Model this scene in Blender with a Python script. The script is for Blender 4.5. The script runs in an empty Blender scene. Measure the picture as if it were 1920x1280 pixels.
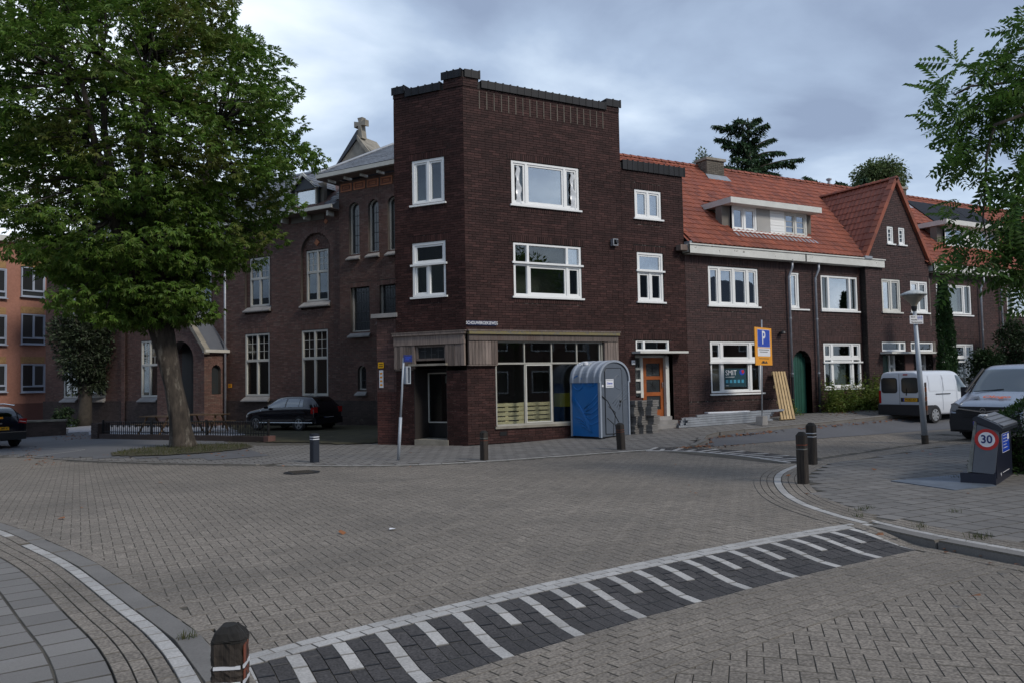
import bpy, math, random
import numpy as np
from mathutils import Vector, Matrix
R_ = math.radians
random.seed(7); rng = np.random.default_rng(11)
scn = bpy.context.scene
COL = scn.collection
# World frame: X runs along the kerb of the brick terrace (to the right), Y goes into the block,
# the street corner of the dark brick house is the origin.
# ---------------------------------------------------------------- camera
CAM = np.array([-9.40, -19.92, 1.75])
def _cam():
    H, P, RO = R_(28.52), R_(2.798), R_(-1.061)
    fh = np.array([math.sin(H), math.cos(H), 0.]); rh = np.array([math.cos(H), -math.sin(H), 0.])
    f = fh * math.cos(P) + np.array([0, 0, math.sin(P)])
    u0 = -fh * math.sin(P) + np.array([0, 0, math.cos(P)])
    r = rh * math.cos(RO) + u0 * math.sin(RO); u = -rh * math.sin(RO) + u0 * math.cos(RO)
    return r, u, f
CR, CU, CF = _cam()
cd = bpy.data.cameras.new('camera'); co = bpy.data.objects.new('camera', cd); COL.objects.link(co)
cd.sensor_width = 36; cd.sensor_fit = 'HORIZONTAL'; cd.lens = 1500 / 1920 * 36; cd.clip_start = .1; cd.clip_end = 2000
co.matrix_world = Matrix(((CR[0], CU[0], -CF[0], CAM[0]), (CR[1], CU[1], -CF[1], CAM[1]), (CR[2], CU[2], -CF[2], CAM[2]), (0, 0, 0, 1)))
scn.camera = co
# ---------------------------------------------------------------- world: overcast, broken cloud
SUN_AZ, SUN_EL = R_(160), R_(38)
w = bpy.data.worlds.new('World'); scn.world = w; w.use_nodes = True
nt = w.node_tree; nt.nodes.clear(); N = nt.nodes; Lk = nt.links
def nd(t, **k):
    n = N.new(t)
    for a, b in k.items(): setattr(n, a, b)
    return n
tc = nd('ShaderNodeTexCoord')
sky = nd('ShaderNodeTexSky'); sky.sky_type = 'NISHITA'; sky.sun_disc = False; sky.sun_elevation = SUN_EL; sky.sun_rotation = SUN_AZ
sep = nd('ShaderNodeSeparateXYZ'); Lk.new(tc.outputs['Generated'], sep.inputs[0])
addz = nd('ShaderNodeMath', operation='ADD'); Lk.new(sep.outputs[2], addz.inputs[0]); addz.inputs[1].default_value = .22
mx = nd('ShaderNodeMath', operation='MAXIMUM'); Lk.new(addz.outputs[0], mx.inputs[0]); mx.inputs[1].default_value = .05
dv = nd('ShaderNodeVectorMath', operation='DIVIDE'); Lk.new(tc.outputs['Generated'], dv.inputs[0])
cmb = nd('ShaderNodeCombineXYZ')
for i in range(3): Lk.new(mx.outputs[0], cmb.inputs[i])
Lk.new(cmb.outputs[0], dv.inputs[1])
n1 = nd('ShaderNodeTexNoise'); n1.inputs['Scale'].default_value = 1.5; n1.inputs['Detail'].default_value = 7; n1.inputs['Roughness'].default_value = .5; n1.inputs['Distortion'].default_value = .25
mp = nd('ShaderNodeMapping'); Lk.new(dv.outputs[0], mp.inputs[0]); mp.inputs['Location'].default_value = (3.1, 1.7, 0)
Lk.new(mp.outputs[0], n1.inputs[0])
# bright break in the cloud low on the left of the street
glow = nd('ShaderNodeVectorMath', operation='DOT_PRODUCT'); Lk.new(tc.outputs['Generated'], glow.inputs[0])
ga = R_(28.52 - 36); ge = R_(20)
glow.inputs[1].default_value = (math.sin(ga) * math.cos(ge), math.cos(ga) * math.cos(ge), math.sin(ge))
gm = nd('ShaderNodeMapRange'); gm.interpolation_type = 'SMOOTHERSTEP'
Lk.new(glow.outputs['Value'], gm.inputs[0]); gm.inputs[1].default_value = .84; gm.inputs[2].default_value = 1.0; gm.inputs[3].default_value = 0; gm.inputs[4].default_value = .34
hz = nd('ShaderNodeMapRange'); Lk.new(sep.outputs[2], hz.inputs[0]); hz.inputs[1].default_value = 0; hz.inputs[2].default_value = .40; hz.inputs[3].default_value = .13; hz.inputs[4].default_value = -.10
s1 = nd('ShaderNodeMath', operation='ADD'); Lk.new(n1.outputs[0], s1.inputs[0]); Lk.new(gm.outputs[0], s1.inputs[1])
s2 = nd('ShaderNodeMath', operation='ADD'); Lk.new(s1.outputs[0], s2.inputs[0]); Lk.new(hz.outputs[0], s2.inputs[1])
cr = nd('ShaderNodeValToRGB'); e = cr.color_ramp.elements
Lk.new(s2.outputs[0], cr.inputs[0])
e[0].position = .37; e[0].color = (.215, .272, .385, 1)
e[1].position = .50; e[1].color = (.31, .390, .520, 1)
for pos, c in ((.61, (.46, .55, .67)), (.75, (.70, .77, .87)), (.94, (1.0, 1.0, 1.0))):
    x = e.new(pos); x.color = (*c, 1)
sc = nd('ShaderNodeVectorMath', operation='SCALE'); Lk.new(cr.outputs[0], sc.inputs[0]); sc.inputs['Scale'].default_value = 10.0
mix = nd('ShaderNodeMix'); mix.data_type = 'RGBA'; mix.inputs[0].default_value = .93
Lk.new(sky.outputs[0], mix.inputs[6]); Lk.new(sc.outputs[0], mix.inputs[7])
bg = nd('ShaderNodeBackground'); bg.inputs[1].default_value = .1; Lk.new(mix.outputs[2], bg.inputs[0])
wo = nd('ShaderNodeOutputWorld'); Lk.new(bg.outputs[0], wo.inputs[0])
# ---------------------------------------------------------------- sun behind thin cloud
sl = bpy.data.lights.new('sun', 'SUN'); sl.energy = 1.5; sl.angle = R_(14); sl.color = (1, .93, .84)
so = bpy.data.objects.new('sun', sl); COL.objects.link(so)
sd = Vector((math.sin(SUN_AZ) * math.cos(SUN_EL), math.cos(SUN_AZ) * math.cos(SUN_EL), math.sin(SUN_EL)))
so.rotation_euler = sd.to_track_quat('Z', 'Y').to_euler(); so.location = (0, -30, 40)
vs = scn.view_settings; vs.view_transform = 'Standard'; vs.look = 'None'; vs.gamma = 1; vs.exposure = .55; vs.use_curve_mapping = False
try:
    scn.cycles.transparent_max_bounces = 12; scn.cycles.max_bounces = 6
except Exception: pass

# ---------------------------------------------------------------- materials
def mat(name, col, rough=.75, var=0., col2=None, v2=.5, nscale=0., namt=.0, fine=0., fscale=60., metal=0., bump=0., bscale=80., spec=.5, coat=0., trans=0., island=True, stain=None, ncol=None, nth=(.45, .65), stretch=0.):
    """procedural material: col, per-piece variation (var / col2), position noise, fine grain, bump"""
    m = bpy.data.materials.new(name); m.use_nodes = True; t = m.node_tree; b = t.nodes['Principled BSDF']; L = t.links
    def n(ty, **k):
        q = t.nodes.new(ty)
        for a, c in k.items(): setattr(q, a, c)
        return q
    b.inputs['Roughness'].default_value = rough; b.inputs['Metallic'].default_value = metal
    b.inputs['Specular IOR Level'].default_value = spec; b.inputs['Coat Weight'].default_value = coat
    out = None
    def mixc(fac, A, B, bt='MIX'):
        x = n('ShaderNodeMix'); x.data_type = 'RGBA'; x.blend_type = bt
        for idx, v in ((0, fac), (6, A), (7, B)):
            if isinstance(v, (int, float)): x.inputs[idx].default_value = v
            elif isinstance(v, tuple): x.inputs[idx].default_value = (*v[:3], 1)
            else: L.new(v, x.inputs[idx])
        return x.outputs[2]
    cur = tuple(col)
    geo = n('ShaderNodeNewGeometry')
    pos = geo.outputs['Position']
    if stretch:
        mq = n('ShaderNodeVectorMath', operation='MULTIPLY'); L.new(pos, mq.inputs[0]); mq.inputs[1].default_value = (1, 1, stretch); pos = mq.outputs[0]
    if var or col2:
        oi = n('ShaderNodeObjectInfo')
        ad = n('ShaderNodeMath', operation='ADD'); L.new(oi.outputs['Random'], ad.inputs[0])
        if island: L.new(geo.outputs['Random Per Island'], ad.inputs[1])
        fr = n('ShaderNodeMath', operation='FRACT'); L.new(ad.outputs[0], fr.inputs[0])
        wn = n('ShaderNodeTexWhiteNoise', noise_dimensions='1D'); L.new(fr.outputs[0], wn.inputs['W'])
        if col2:
            mr = n('ShaderNodeMapRange'); L.new(wn.outputs['Value'], mr.inputs[0]); mr.inputs[1].default_value = 1 - v2; mr.inputs[2].default_value = 1
            cur = mixc(mr.outputs[0], cur, tuple(col2))
        if var:
            mr = n('ShaderNodeMapRange'); L.new(fr.outputs[0], mr.inputs[0]); mr.inputs[3].default_value = 1 - var; mr.inputs[4].default_value = 1 + var
            cb = n('ShaderNodeCombineXYZ')
            for i in range(3): L.new(mr.outputs[0], cb.inputs[i])
            cur = mixc(1., cur, cb.outputs[0], 'MULTIPLY')
    if nscale:
        no = n('ShaderNodeTexNoise'); L.new(pos, no.inputs['Vector']); no.inputs['Scale'].default_value = nscale; no.inputs['Detail'].default_value = 5; no.inputs['Roughness'].default_value = .6
        if ncol:
            mr = n('ShaderNodeMapRange'); L.new(no.outputs[0], mr.inputs[0]); mr.inputs[1].default_value = nth[0]; mr.inputs[2].default_value = nth[1]; mr.inputs[4].default_value = namt
            cur = mixc(mr.outputs[0], cur, tuple(ncol))
        else:
            mr = n('ShaderNodeMapRange'); L.new(no.outputs[0], mr.inputs[0]); mr.inputs[1].default_value = .3; mr.inputs[2].default_value = .7; mr.inputs[3].default_value = 1 - namt; mr.inputs[4].default_value = 1 + namt
            cb = n('ShaderNodeCombineXYZ')
            for i in range(3): L.new(mr.outputs[0], cb.inputs[i])
            cur = mixc(1., cur, cb.outputs[0], 'MULTIPLY')
    if stain:   # (colour, scale, lo, hi, amount)
        no = n('ShaderNodeTexNoise'); L.new(pos, no.inputs['Vector']); no.inputs['Scale'].default_value = stain[1]; no.inputs['Detail'].default_value = 6; no.inputs['Roughness'].default_value = .65
        mr = n('ShaderNodeMapRange'); L.new(no.outputs[0], mr.inputs[0]); mr.inputs[1].default_value = stain[2]; mr.inputs[2].default_value = stain[3]; mr.inputs[4].default_value = stain[4]
        cur = mixc(mr.outputs[0], cur, tuple(stain[0]))
    if fine:
        no = n('ShaderNodeTexNoise'); L.new(pos, no.inputs['Vector']); no.inputs['Scale'].default_value = fscale; no.inputs['Detail'].default_value = 3
        mr = n('ShaderNodeMapRange'); L.new(no.outputs[0], mr.inputs[0]); mr.inputs[1].default_value = .25; mr.inputs[2].default_value = .75; mr.inputs[3].default_value = 1 - fine; mr.inputs[4].default_value = 1 + fine
        cb = n('ShaderNodeCombineXYZ')
        for i in range(3): L.new(mr.outputs[0], cb.inputs[i])
        cur = mixc(1., cur, cb.outputs[0], 'MULTIPLY')
    if isinstance(cur, tuple): b.inputs['Base Color'].default_value = (*cur, 1)
    else: L.new(cur, b.inputs['Base Color'])
    if bump:
        no = n('ShaderNodeTexNoise'); L.new(pos, no.inputs['Vector']); no.inputs['Scale'].default_value = bscale; no.inputs['Detail'].default_value = 3
        bp = n('ShaderNodeBump'); bp.inputs['Strength'].default_value = bump; bp.inputs['Distance'].default_value = .01
        L.new(no.outputs[0], bp.inputs['Height']); L.new(bp.outputs[0], b.inputs['Normal'])
    if trans:
        tr = n('ShaderNodeBsdfTranslucent')
        if isinstance(cur, tuple): tr.inputs[0].default_value = (*cur, 1)
        else: L.new(cur, tr.inputs[0])
        ms = n('ShaderNodeMixShader'); ms.inputs[0].default_value = trans
        L.new(b.outputs[0], ms.inputs[1]); L.new(tr.outputs[0], ms.inputs[2]); L.new(ms.outputs[0], t.nodes['Material Output'].inputs[0])
    return m
def glassmat(name, refl=.12, tint=(.8, .85, .85), rough=.0, wob=0.):
    m = bpy.data.materials.new(name); m.use_nodes = True; t = m.node_tree; t.nodes.clear(); L = t.links
    o = t.nodes.new('ShaderNodeOutputMaterial'); tr = t.nodes.new('ShaderNodeBsdfTransparent'); tr.inputs[0].default_value = (*tint, 1)
    g = t.nodes.new('ShaderNodeBsdfGlossy'); g.inputs['Roughness'].default_value = rough; g.inputs[0].default_value = (.95, .97, 1, 1)
    lw = t.nodes.new('ShaderNodeLayerWeight'); lw.inputs[0].default_value = .5
    pw = t.nodes.new('ShaderNodeMath'); pw.operation = 'POWER'; pw.inputs[1].default_value = 4.; L.new(lw.outputs['Facing'], pw.inputs[0])
    mr = t.nodes.new('ShaderNodeMapRange'); mr.inputs[3].default_value = refl; mr.inputs[4].default_value = min(1, refl + .7); L.new(pw.outputs[0], mr.inputs[0])
    ms = t.nodes.new('ShaderNodeMixShader'); L.new(mr.outputs[0], ms.inputs[0]); L.new(tr.outputs[0], ms.inputs[1]); L.new(g.outputs[0], ms.inputs[2]); L.new(ms.outputs[0], o.inputs[0])
    if wob:
        tcn = t.nodes.new('ShaderNodeNewGeometry'); no = t.nodes.new('ShaderNodeTexNoise'); no.inputs['Scale'].default_value = 1.3; L.new(tcn.outputs['Position'], no.inputs['Vector'])
        bp = t.nodes.new('ShaderNodeBump'); bp.inputs['Strength'].default_value = wob; bp.inputs['Distance'].default_value = .02; L.new(no.outputs[0], bp.inputs['Height']); L.new(bp.outputs[0], g.inputs['Normal'])
    return m
M = {}
M['brick'] = mat('dark_brown_brick', (.038, .0182, .0165), .7, .26, col2=(.057, .0265, .0235), v2=.5, nscale=.6, namt=.34, fine=.18, fscale=90, stain=((.11, .10, .09), 2.2, .68, .82, .3), spec=.2)
M['brick_row'] = mat('red_brown_brick', (.044, .0200, .0180), .7, .26, col2=(.060, .0270, .0235), v2=.5, nscale=.45, namt=.2, fine=.18, fscale=90)
M['brick_dark'] = mat('darker_brick', (.021, .0165, .0155), .75, .25, nscale=.6, namt=.25, fine=.2)  # darker brick for door niches, parapet core, low end wall and gable return
M['brick_ch'] = mat('church_brick', (.125, .066, .053), .78, .22, col2=(.145, .095, .078), v2=.5, nscale=.4, namt=.25, fine=.15)
M['brick_plinth'] = mat('church_plinth_brick', (.058, .041, .036), .78, .26, nscale=.5, namt=.3, stain=((.2, .19, .18), 3.0, .6, .78, .4))
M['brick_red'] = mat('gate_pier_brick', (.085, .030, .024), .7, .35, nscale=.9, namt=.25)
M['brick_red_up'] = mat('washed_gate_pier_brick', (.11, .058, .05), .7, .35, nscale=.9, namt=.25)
M['mortar'] = mat('dark_mortar', (.014, .011, .010), .95, nscale=1.5, namt=.35, stain=((.19, .17, .15), 10., .54, .66, .85))
M['mortar_ch'] = mat('church_mortar', (.080, .068, .060), .95, nscale=1.5, namt=.3)
M['terra'] = mat('terracotta', (.42, .16, .08), .8, .15, nscale=2, namt=.2)
M['terra_d'] = mat('terracotta_dark', (.20, .075, .045), .8, .1)
M['white'] = mat('white_paint', (.80, .81, .80), .45, nscale=1.2, namt=.04)
M['white_old'] = mat('weathered_white_paint', (.60, .60, .56), .6, nscale=2.5, namt=.10, stain=((.12, .11, .09), 5, .63, .68, .8))
M['cream_d'] = mat('dull_cream_paint', (.36, .35, .31), .6, nscale=3, namt=.15)
M['cream'] = mat('cream_paint', (.56, .55, .50), .55, nscale=2, namt=.08)
M['sillstone'] = mat('grey_sill_stone', (.27, .26, .25), .8, .12, nscale=3, namt=.2)
M['stone'] = mat('weathered_stone', (.25, .23, .19), .9, nscale=2.2, namt=.28, bump=.4, bscale=12)
M['glass'] = glassmat('window_glass', .09, (.72, .77, .76))
M['glass_b'] = glassmat('coated_window_glass', .40, (.6, .65, .66), wob=.12)
M['glass_shop'] = glassmat('shop_glass', .06, (.85, .88, .87))
M['glass_car'] = glassmat('tinted_car_glass', .12, (.25, .29, .29))
M['glass_car2'] = glassmat('car_side_glass', .18, (.2, .24, .24))
M['leaded'] = mat('dark_leaded_glass', (.028, .032, .034), .16, .3, spec=.8)
M['lead'] = mat('lead_came', (.05, .055, .06), .6)
M['room'] = mat('room_wall', (.16, .145, .125), .95)
M['roomlight'] = mat('pale_room_wall', (.34, .31, .24), .95)
M['curtain'] = mat('white_curtain', (.62, .63, .62), .9, nscale=8, namt=.12)
M['curtain_grey'] = mat('grey_curtain', (.30, .31, .31), .9, nscale=8, namt=.15)
M['plastic_sheet'] = mat('plastic_sheet', (.60, .62, .64), .25, nscale=6, namt=.2)
M['tile'] = mat('orange_red_clay_tile', (.245, .066, .033), .68, .20, col2=(.170, .048, .030), v2=.5, nscale=.7, namt=.14, stain=((.12, .07, .05), 1.3, .58, .76, .35))
M['tile_d'] = mat('dark_clay_tile', (.205, .057, .032), .65, .15)
M['coping'] = mat('glazed_black_coping_tile', (.009, .010, .013), .55, .35, spec=.3, nscale=2, namt=.3)
M['zinc'] = mat('zinc_sheet', (.30, .32, .35), .5, metal=.35, nscale=3, namt=.18)
M['slate'] = mat('grey_roof_slate', (.115, .125, .145), .55, .22, nscale=.7, namt=.15)
M['slate_d'] = mat('dark_slate', (.03, .035, .045), .5, .2)
M['pipe'] = mat('grey_zinc_pipe', (.34, .36, .40), .45, metal=.4, nscale=6, namt=.2)
M['pipe_b'] = mat('black_iron_pipe', (.014, .015, .018), .5)
M['wood'] = mat('weathered_grey_wood', (.165, .132, .115), .85, .38, nscale=26, namt=.35, stretch=.08, stain=((.09, .045, .03), 1.6, .52, .68, .5))
M['wood_moss'] = mat('mossy_grey_wood', (.16, .145, .115), .9, .1, nscale=8, namt=.3, ncol=(.30, .23, .015), nth=(.40, .50)); 
M['orange_door'] = mat('orange_brown_varnished_wood', (.30, .085, .022), .35, .1, nscale=3, namt=.25)
M['green'] = mat('dark_green_paint', (.016, .075, .055), .45, .12, nscale=3, namt=.1)
M['pine'] = mat('pale_pine_wood', (.46, .33, .17), .8, .15, nscale=6, namt=.15)
M['oldwood'] = mat('brown_weathered_planks', (.17, .105, .055), .85, .15, nscale=6, namt=.2)
M['pine_in'] = mat('pallet_wood', (.66, .56, .34), .8, .12, nscale=6, namt=.15)
M['black'] = mat('black_paint', (.010, .011, .013), .4)
M['iron'] = mat('black_iron', (.008, .008, .009), .6)
M['rubber'] = mat('tyre_rubber', (.015, .015, .016), .85)
M['paver'] = mat('grey_brown_concrete_clinker', (.184, .161, .135), .9, .09, col2=(.204, .179, .150), v2=.4, nscale=.30, namt=.17, fine=.6, fscale=48, stain=((.100, .090, .078), .55, .48, .70, .55))
M['dirt'] = mat('dirty_paver_edge', (.120, .108, .090), .95, nscale=3, namt=.3, fine=.3)
M['dirt_slab'] = mat('dirty_slab_edge', (.078, .074, .068), .95, nscale=3, namt=.3)
M['dirt_white'] = mat('dirty_light_paver_edge', (.20, .195, .185), .95, nscale=3, namt=.3)
M['bed'] = mat('sandy_joint', (.072, .065, .053), .95, nscale=3, namt=.35, fine=.2)
M['road_far'] = mat('worn_clinker_road', (.163, .144, .121), .9, nscale=.8, namt=.12, fine=.3, fscale=25)
M['pv_white'] = mat('light_concrete_clinker', (.37, .36, .345), .85, .12, nscale=1.5, namt=.14, fine=.22, fscale=60, stain=((.22, .21, .19), 3.5, .55, .72, .6))
M['pv_dark'] = mat('dark_basalt_clinker', (.046, .043, .043), .85, .16, nscale=1.2, namt=.15, fine=.7, fscale=60)
M['slab'] = mat('grey_concrete_slab', (.167, .159, .150), .85, .13, nscale=.5, namt=.10, fine=.14, fscale=120, stain=((.24, .25, .26), .9, .6, .75, .35))
M['slab_r'] = mat('grey_brown_concrete_slab', (.155, .147, .138), .85, .12, nscale=.5, namt=.12, fine=.14, fscale=90, stain=((.21, .19, .16), .7, .55, .7, .4))
M['kerb'] = mat('kerb_concrete', (.160, .152, .142), .85, .08, nscale=2, namt=.15, fine=.15)
M['asphalt'] = mat('grey_asphalt', (.105, .107, .115), .9, nscale=.7, namt=.12, fine=.2, fscale=50)
M['soil'] = mat('soil', (.055, .040, .026), 1., nscale=2, namt=.3)
M['grassg'] = mat('short_grass_ground', (.050, .044, .020), 1., nscale=1.6, namt=.4)
M['gravel'] = mat('pale_gravel', (.27, .28, .31), .95, nscale=9, namt=.3, fine=.4, fscale=60)
M['steel'] = mat('galvanised_steel', (.40, .43, .47), .42, metal=.55, nscale=4, namt=.2)
M['pole'] = mat('painted_grey_pole', (.36, .40, .45), .45, metal=.15, nscale=3, namt=.12)
M['pblue'] = mat('blue_plastic', (.010, .150, .44), .38, nscale=1.5, namt=.06)
M['pgrey'] = mat('grey_plastic', (.10, .120, .150), .4, nscale=1.5, namt=.08)
M['proof'] = mat('pale_grey_plastic', (.30, .34, .40), .4, nscale=3, namt=.08)
M['navy'] = mat('dark_navy_paint', (.010, .013, .028), .4)
M['bin_grey'] = mat('grey_panel', (.115, .125, .145), .5, nscale=3, namt=.1)
M['bin_edge'] = mat('worn_steel_edge', (.20, .20, .18), .6, nscale=9, namt=.4)
M['red'] = mat('sign_red', (.50, .022, .02), .4)
M['signwhite'] = mat('sign_white', (.74, .75, .78), .4)
M['signblue'] = mat('sign_blue', (.012, .055, .42), .4)
M['plateblue'] = mat('dark_blue_enamel', (.012, .020, .07), .4)
M['deepblue'] = mat('deep_blue', (.010, .022, .13), .4)
M['yellow'] = mat('plate_yellow', (.80, .42, .01), .45)
M['amber'] = mat('amber_sign', (.80, .33, .015), .45)
M['barrel'] = mat('yellow_plastic', (.62, .52, .02), .4)
M['teal'] = mat('dark_teal_print', (.012, .05, .065), .4)
M['cyan'] = mat('light_blue_print', (.08, .38, .55), .4)
M['car_black'] = mat('black_car_paint', (.006, .007, .012), .18, coat=.6)
M['car_navy'] = mat('dark_blue_car_paint', (.006, .007, .016), .2, coat=.5)
M['car_white'] = mat('white_car_paint', (.62, .66, .72), .28, coat=.4)
M['car_silver'] = mat('silver_car_paint', (.33, .37, .44), .3, metal=.35, coat=.4)
M['plastic_black'] = mat('black_bumper_plastic', (.014, .015, .019), .6)
M['tail'] = mat('red_lamp_plastic', (.38, .012, .012), .2)
M['lamp_clear'] = mat('clear_lamp_glass', (.45, .48, .52), .12, metal=.5)
M['chrome'] = mat('chrome', (.62, .64, .66), .16, metal=.9)
M['alu'] = mat('alloy_wheel', (.42, .43, .44), .35, metal=.6)
M['orangetxt'] = mat('orange_lettering', (.62, .13, .05), .5)
M['post'] = mat('dark_weathered_timber', (.034, .027, .022), .9, .1, nscale=38, namt=.55, bump=.9, bscale=60, stretch=.07)
M['post_red'] = mat('reddish_timber', (.20, .055, .03), .9, nscale=20, namt=.4)
M['post_top'] = mat('mossy_black_post_top', (.014, .013, .012), .95, nscale=20, namt=.4)
M['refl'] = mat('white_reflective_band', (.66, .68, .72), .35)
M['post_grey'] = mat('anthracite_post', (.014, .019, .030), .5)
M['bark'] = mat('chestnut_bark', (.052, .043, .035), .95, nscale=3.5, namt=.35, fine=.45, fscale=11, bump=1.0, bscale=9, stretch=.35, stain=((.20, .18, .15), 2.6, .55, .63, .7))
M['bark_d'] = mat('dark_bark', (.045, .038, .030), .95, nscale=6, namt=.3, bump=.6, bscale=20)
def leafmat(n, c1, c2, v2=.4, brown=None, tr=.3, var=.3, ns=.5):
    return mat(n, c1, .55, var, col2=c2, v2=v2, nscale=ns, namt=.9 if brown else .25, ncol=brown, nth=(.54, .74), trans=tr, spec=.35)
M['leaf'] = leafmat('chestnut_leaf', (.088, .170, .024), (.135, .195, .036), .5, brown=(.155, .120, .036), ns=.33, tr=.35)
M['leaf_a'] = leafmat('ailanthus_leaf', (.058, .125, .022), (.09, .155, .030), .4, tr=.38)
M['leaf_s'] = leafmat('small_tree_leaf', (.045, .066, .032), (.085, .095, .070), .35, tr=.2)
M['needle'] = leafmat('cedar_needle', (.040, .085, .038), (.062, .105, .045), .4, tr=.2)
M['leaf_w'] = leafmat('willow_leaf', (.085, .125, .045), (.13, .16, .06), .4, tr=.35)
M['leaf_c'] = leafmat('cypress_leaf', (.020, .052, .014), (.038, .080, .020), .4, tr=.1)
M['leaf_h'] = leafmat('hedge_leaf', (.024, .058, .012), (.045, .085, .018), .4, tr=.2)
M['leaf_b'] = leafmat('shrub_leaf', (.020, .042, .014), (.040, .070, .022), .4, tr=.2)
M['weed'] = leafmat('weed_leaf', (.11, .17, .03), (.18, .20, .045), .5, brown=(.20, .10, .035), ns=1.4, tr=.35)
M['grass'] = leafmat('grass_blade', (.050, .066, .018), (.095, .082, .034), .4, tr=.3)
M['deadleaf'] = mat('fallen_brown_leaf', (.22, .085, .030), .85, .4, col2=(.13, .06, .03), v2=.5)
M['solar'] = mat('black_solar_panel', (.010, .011, .015), .6, spec=.2)
M['orange_br'] = mat('orange_brick_wall', (.33, .155, .108), .85, nscale=.5, namt=.10, fine=.12, fscale=8)
M['orange_pl'] = mat('dark_orange_brick_base', (.13, .055, .042), .85, nscale=.5, namt=.1)
M['ochre'] = mat('yellow_brick_lintel', (.30, .18, .075), .85, fine=.25, fscale=10)
M['winblue'] = mat('grey_blue_window_frame', (.33, .37, .44), .5)
M['lampstone'] = mat('lamp_shade_top', (.42, .45, .45), .6, nscale=14, namt=.3)
M['opal'] = mat('opal_lamp_bowl', (.30, .27, .22), .35, nscale=3, namt=.1)
M['sheetplate'] = mat('steel_ground_plate', (.12, .145, .18), .6, metal=.3, nscale=2.5, namt=.25)
M['render_grey'] = mat('grey_render', (.36, .355, .34), .8, nscale=2, namt=.06)
M['chimney'] = mat('chimney_brick', (.115, .10, .08), .85, .2, nscale=1.5, namt=.2)
M['sandst'] = mat('sand_mortar_splash', (.20, .17, .12), .95, nscale=5, namt=.3)

# ---------------------------------------------------------------- mesh building
class MB:
    def __init__(s): s.v = []; s.f = []; s.m = []
    def add(s, vs, fs, mi=0):
        o = len(s.v); s.v += [tuple(map(float, p)) for p in vs]; s.f += [tuple(o + i for i in f) for f in fs]; s.m += [mi] * len(fs); return s
    def quad(s, a, b, c, d, mi=0): return s.add([a, b, c, d], [(0, 1, 2, 3)], mi)
    def box(s, a, b, mi=0, fr=None, bev=0):
        """box a..b; in frame fr = (origin, u, n): coords are (s, offset along n, z)"""
        x0, y0, z0 = a; x1, y1, z1 = b
        P = [(x0, y0, z0), (x1, y0, z0), (x1, y1, z0), (x0, y1, z0), (x0, y0, z1), (x1, y0, z1), (x1, y1, z1), (x0, y1, z1)]
        if fr is not None: P = [fr.p(x, z, y) for x, y, z in P]
        return s.add(P, [(0, 3, 2, 1), (4, 5, 6, 7), (0, 1, 5, 4), (1, 2, 6, 5), (2, 3, 7, 6), (3, 0, 4, 7)], mi)
    def prism(s, poly, n0, n1, fr, mi=0):
        """polygon in (s,z) of frame extruded along n"""
        k = len(poly); P = [fr.p(a, b, n0) for a, b in poly] + [fr.p(a, b, n1) for a, b in poly]
        F = [tuple(range(k))[::-1], tuple(range(k, 2 * k))] + [(i, (i + 1) % k, k + (i + 1) % k, k + i) for i in range(k)]
        return s.add(P, F, mi)
    def tube(s, pts, rad, n=8, mi=0, cap=True):
        pts = [Vector(p) for p in pts]; k = len(pts)
        if isinstance(rad, (int, float)): rad = [rad] * k
        up = Vector((0, 0, 1)); P = []; prev = None
        for i, p in enumerate(pts):
            d = (pts[min(i + 1, k - 1)] - pts[max(i - 1, 0)]); d = d.normalized() if d.length > 1e-9 else Vector((0, 0, 1))
            if prev is None: a = d.orthogonal().normalized()
            else:
                a = prev - d * prev.dot(d); a = a.normalized() if a.length > 1e-6 else d.orthogonal().normalized()
            prev = a; b = d.cross(a)
            for j in range(n):
                t = 2 * math.pi * j / n; P.append(p + (a * math.cos(t) + b * math.sin(t)) * rad[i])
        F = [(i * n + j, i * n + (j + 1) % n, (i + 1) * n + (j + 1) % n, (i + 1) * n + j) for i in range(k - 1) for j in range(n)]
        if cap: F += [tuple(range(n))[::-1], tuple(range((k - 1) * n, k * n))]
        return s.add(P, F, mi)
    def lathe(s, prof, c=(0, 0, 0), n=20, mi=0):
        """profile of (r,z) round vertical axis"""
        P = [(c[0] + r * math.cos(2 * math.pi * j / n), c[1] + r * math.sin(2 * math.pi * j / n), c[2] + z) for r, z in prof for j in range(n)]
        k = len(prof)
        F = [(i * n + j, i * n + (j + 1) % n, (i + 1) * n + (j + 1) % n, (i + 1) * n + j) for i in range(k - 1) for j in range(n)]
        F += [tuple(range(n))[::-1], tuple(range((k - 1) * n, k * n))]
        return s.add(P, F, mi)
class Fr:
    """vertical frame: origin o, horizontal direction u (2D), outward normal n = u turned -90 deg"""
    def __init__(s, o, az=None, u=None):
        s.o = np.array([o[0], o[1], o[2] if len(o) > 2 else 0.])
        if u is None: u = (math.sin(az), math.cos(az))
        s.u = np.array([u[0], u[1], 0.]); s.n = np.array([u[1], -u[0], 0.])
    def p(s, a, z, off=0): q = s.o + s.u * a + s.n * off; return (q[0], q[1], q[2] + z)
FRR = Fr((0, 0, 0), u=(1, 0))                        # terrace facade
FRL = Fr((0, 0, 0), u=(.577, -.817))                 # short canted facade, s runs -2.33..0
FRC = Fr((.27, 14.20, 0), u=(.510, -.860))           # church school facade, s' runs -22..4

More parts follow.
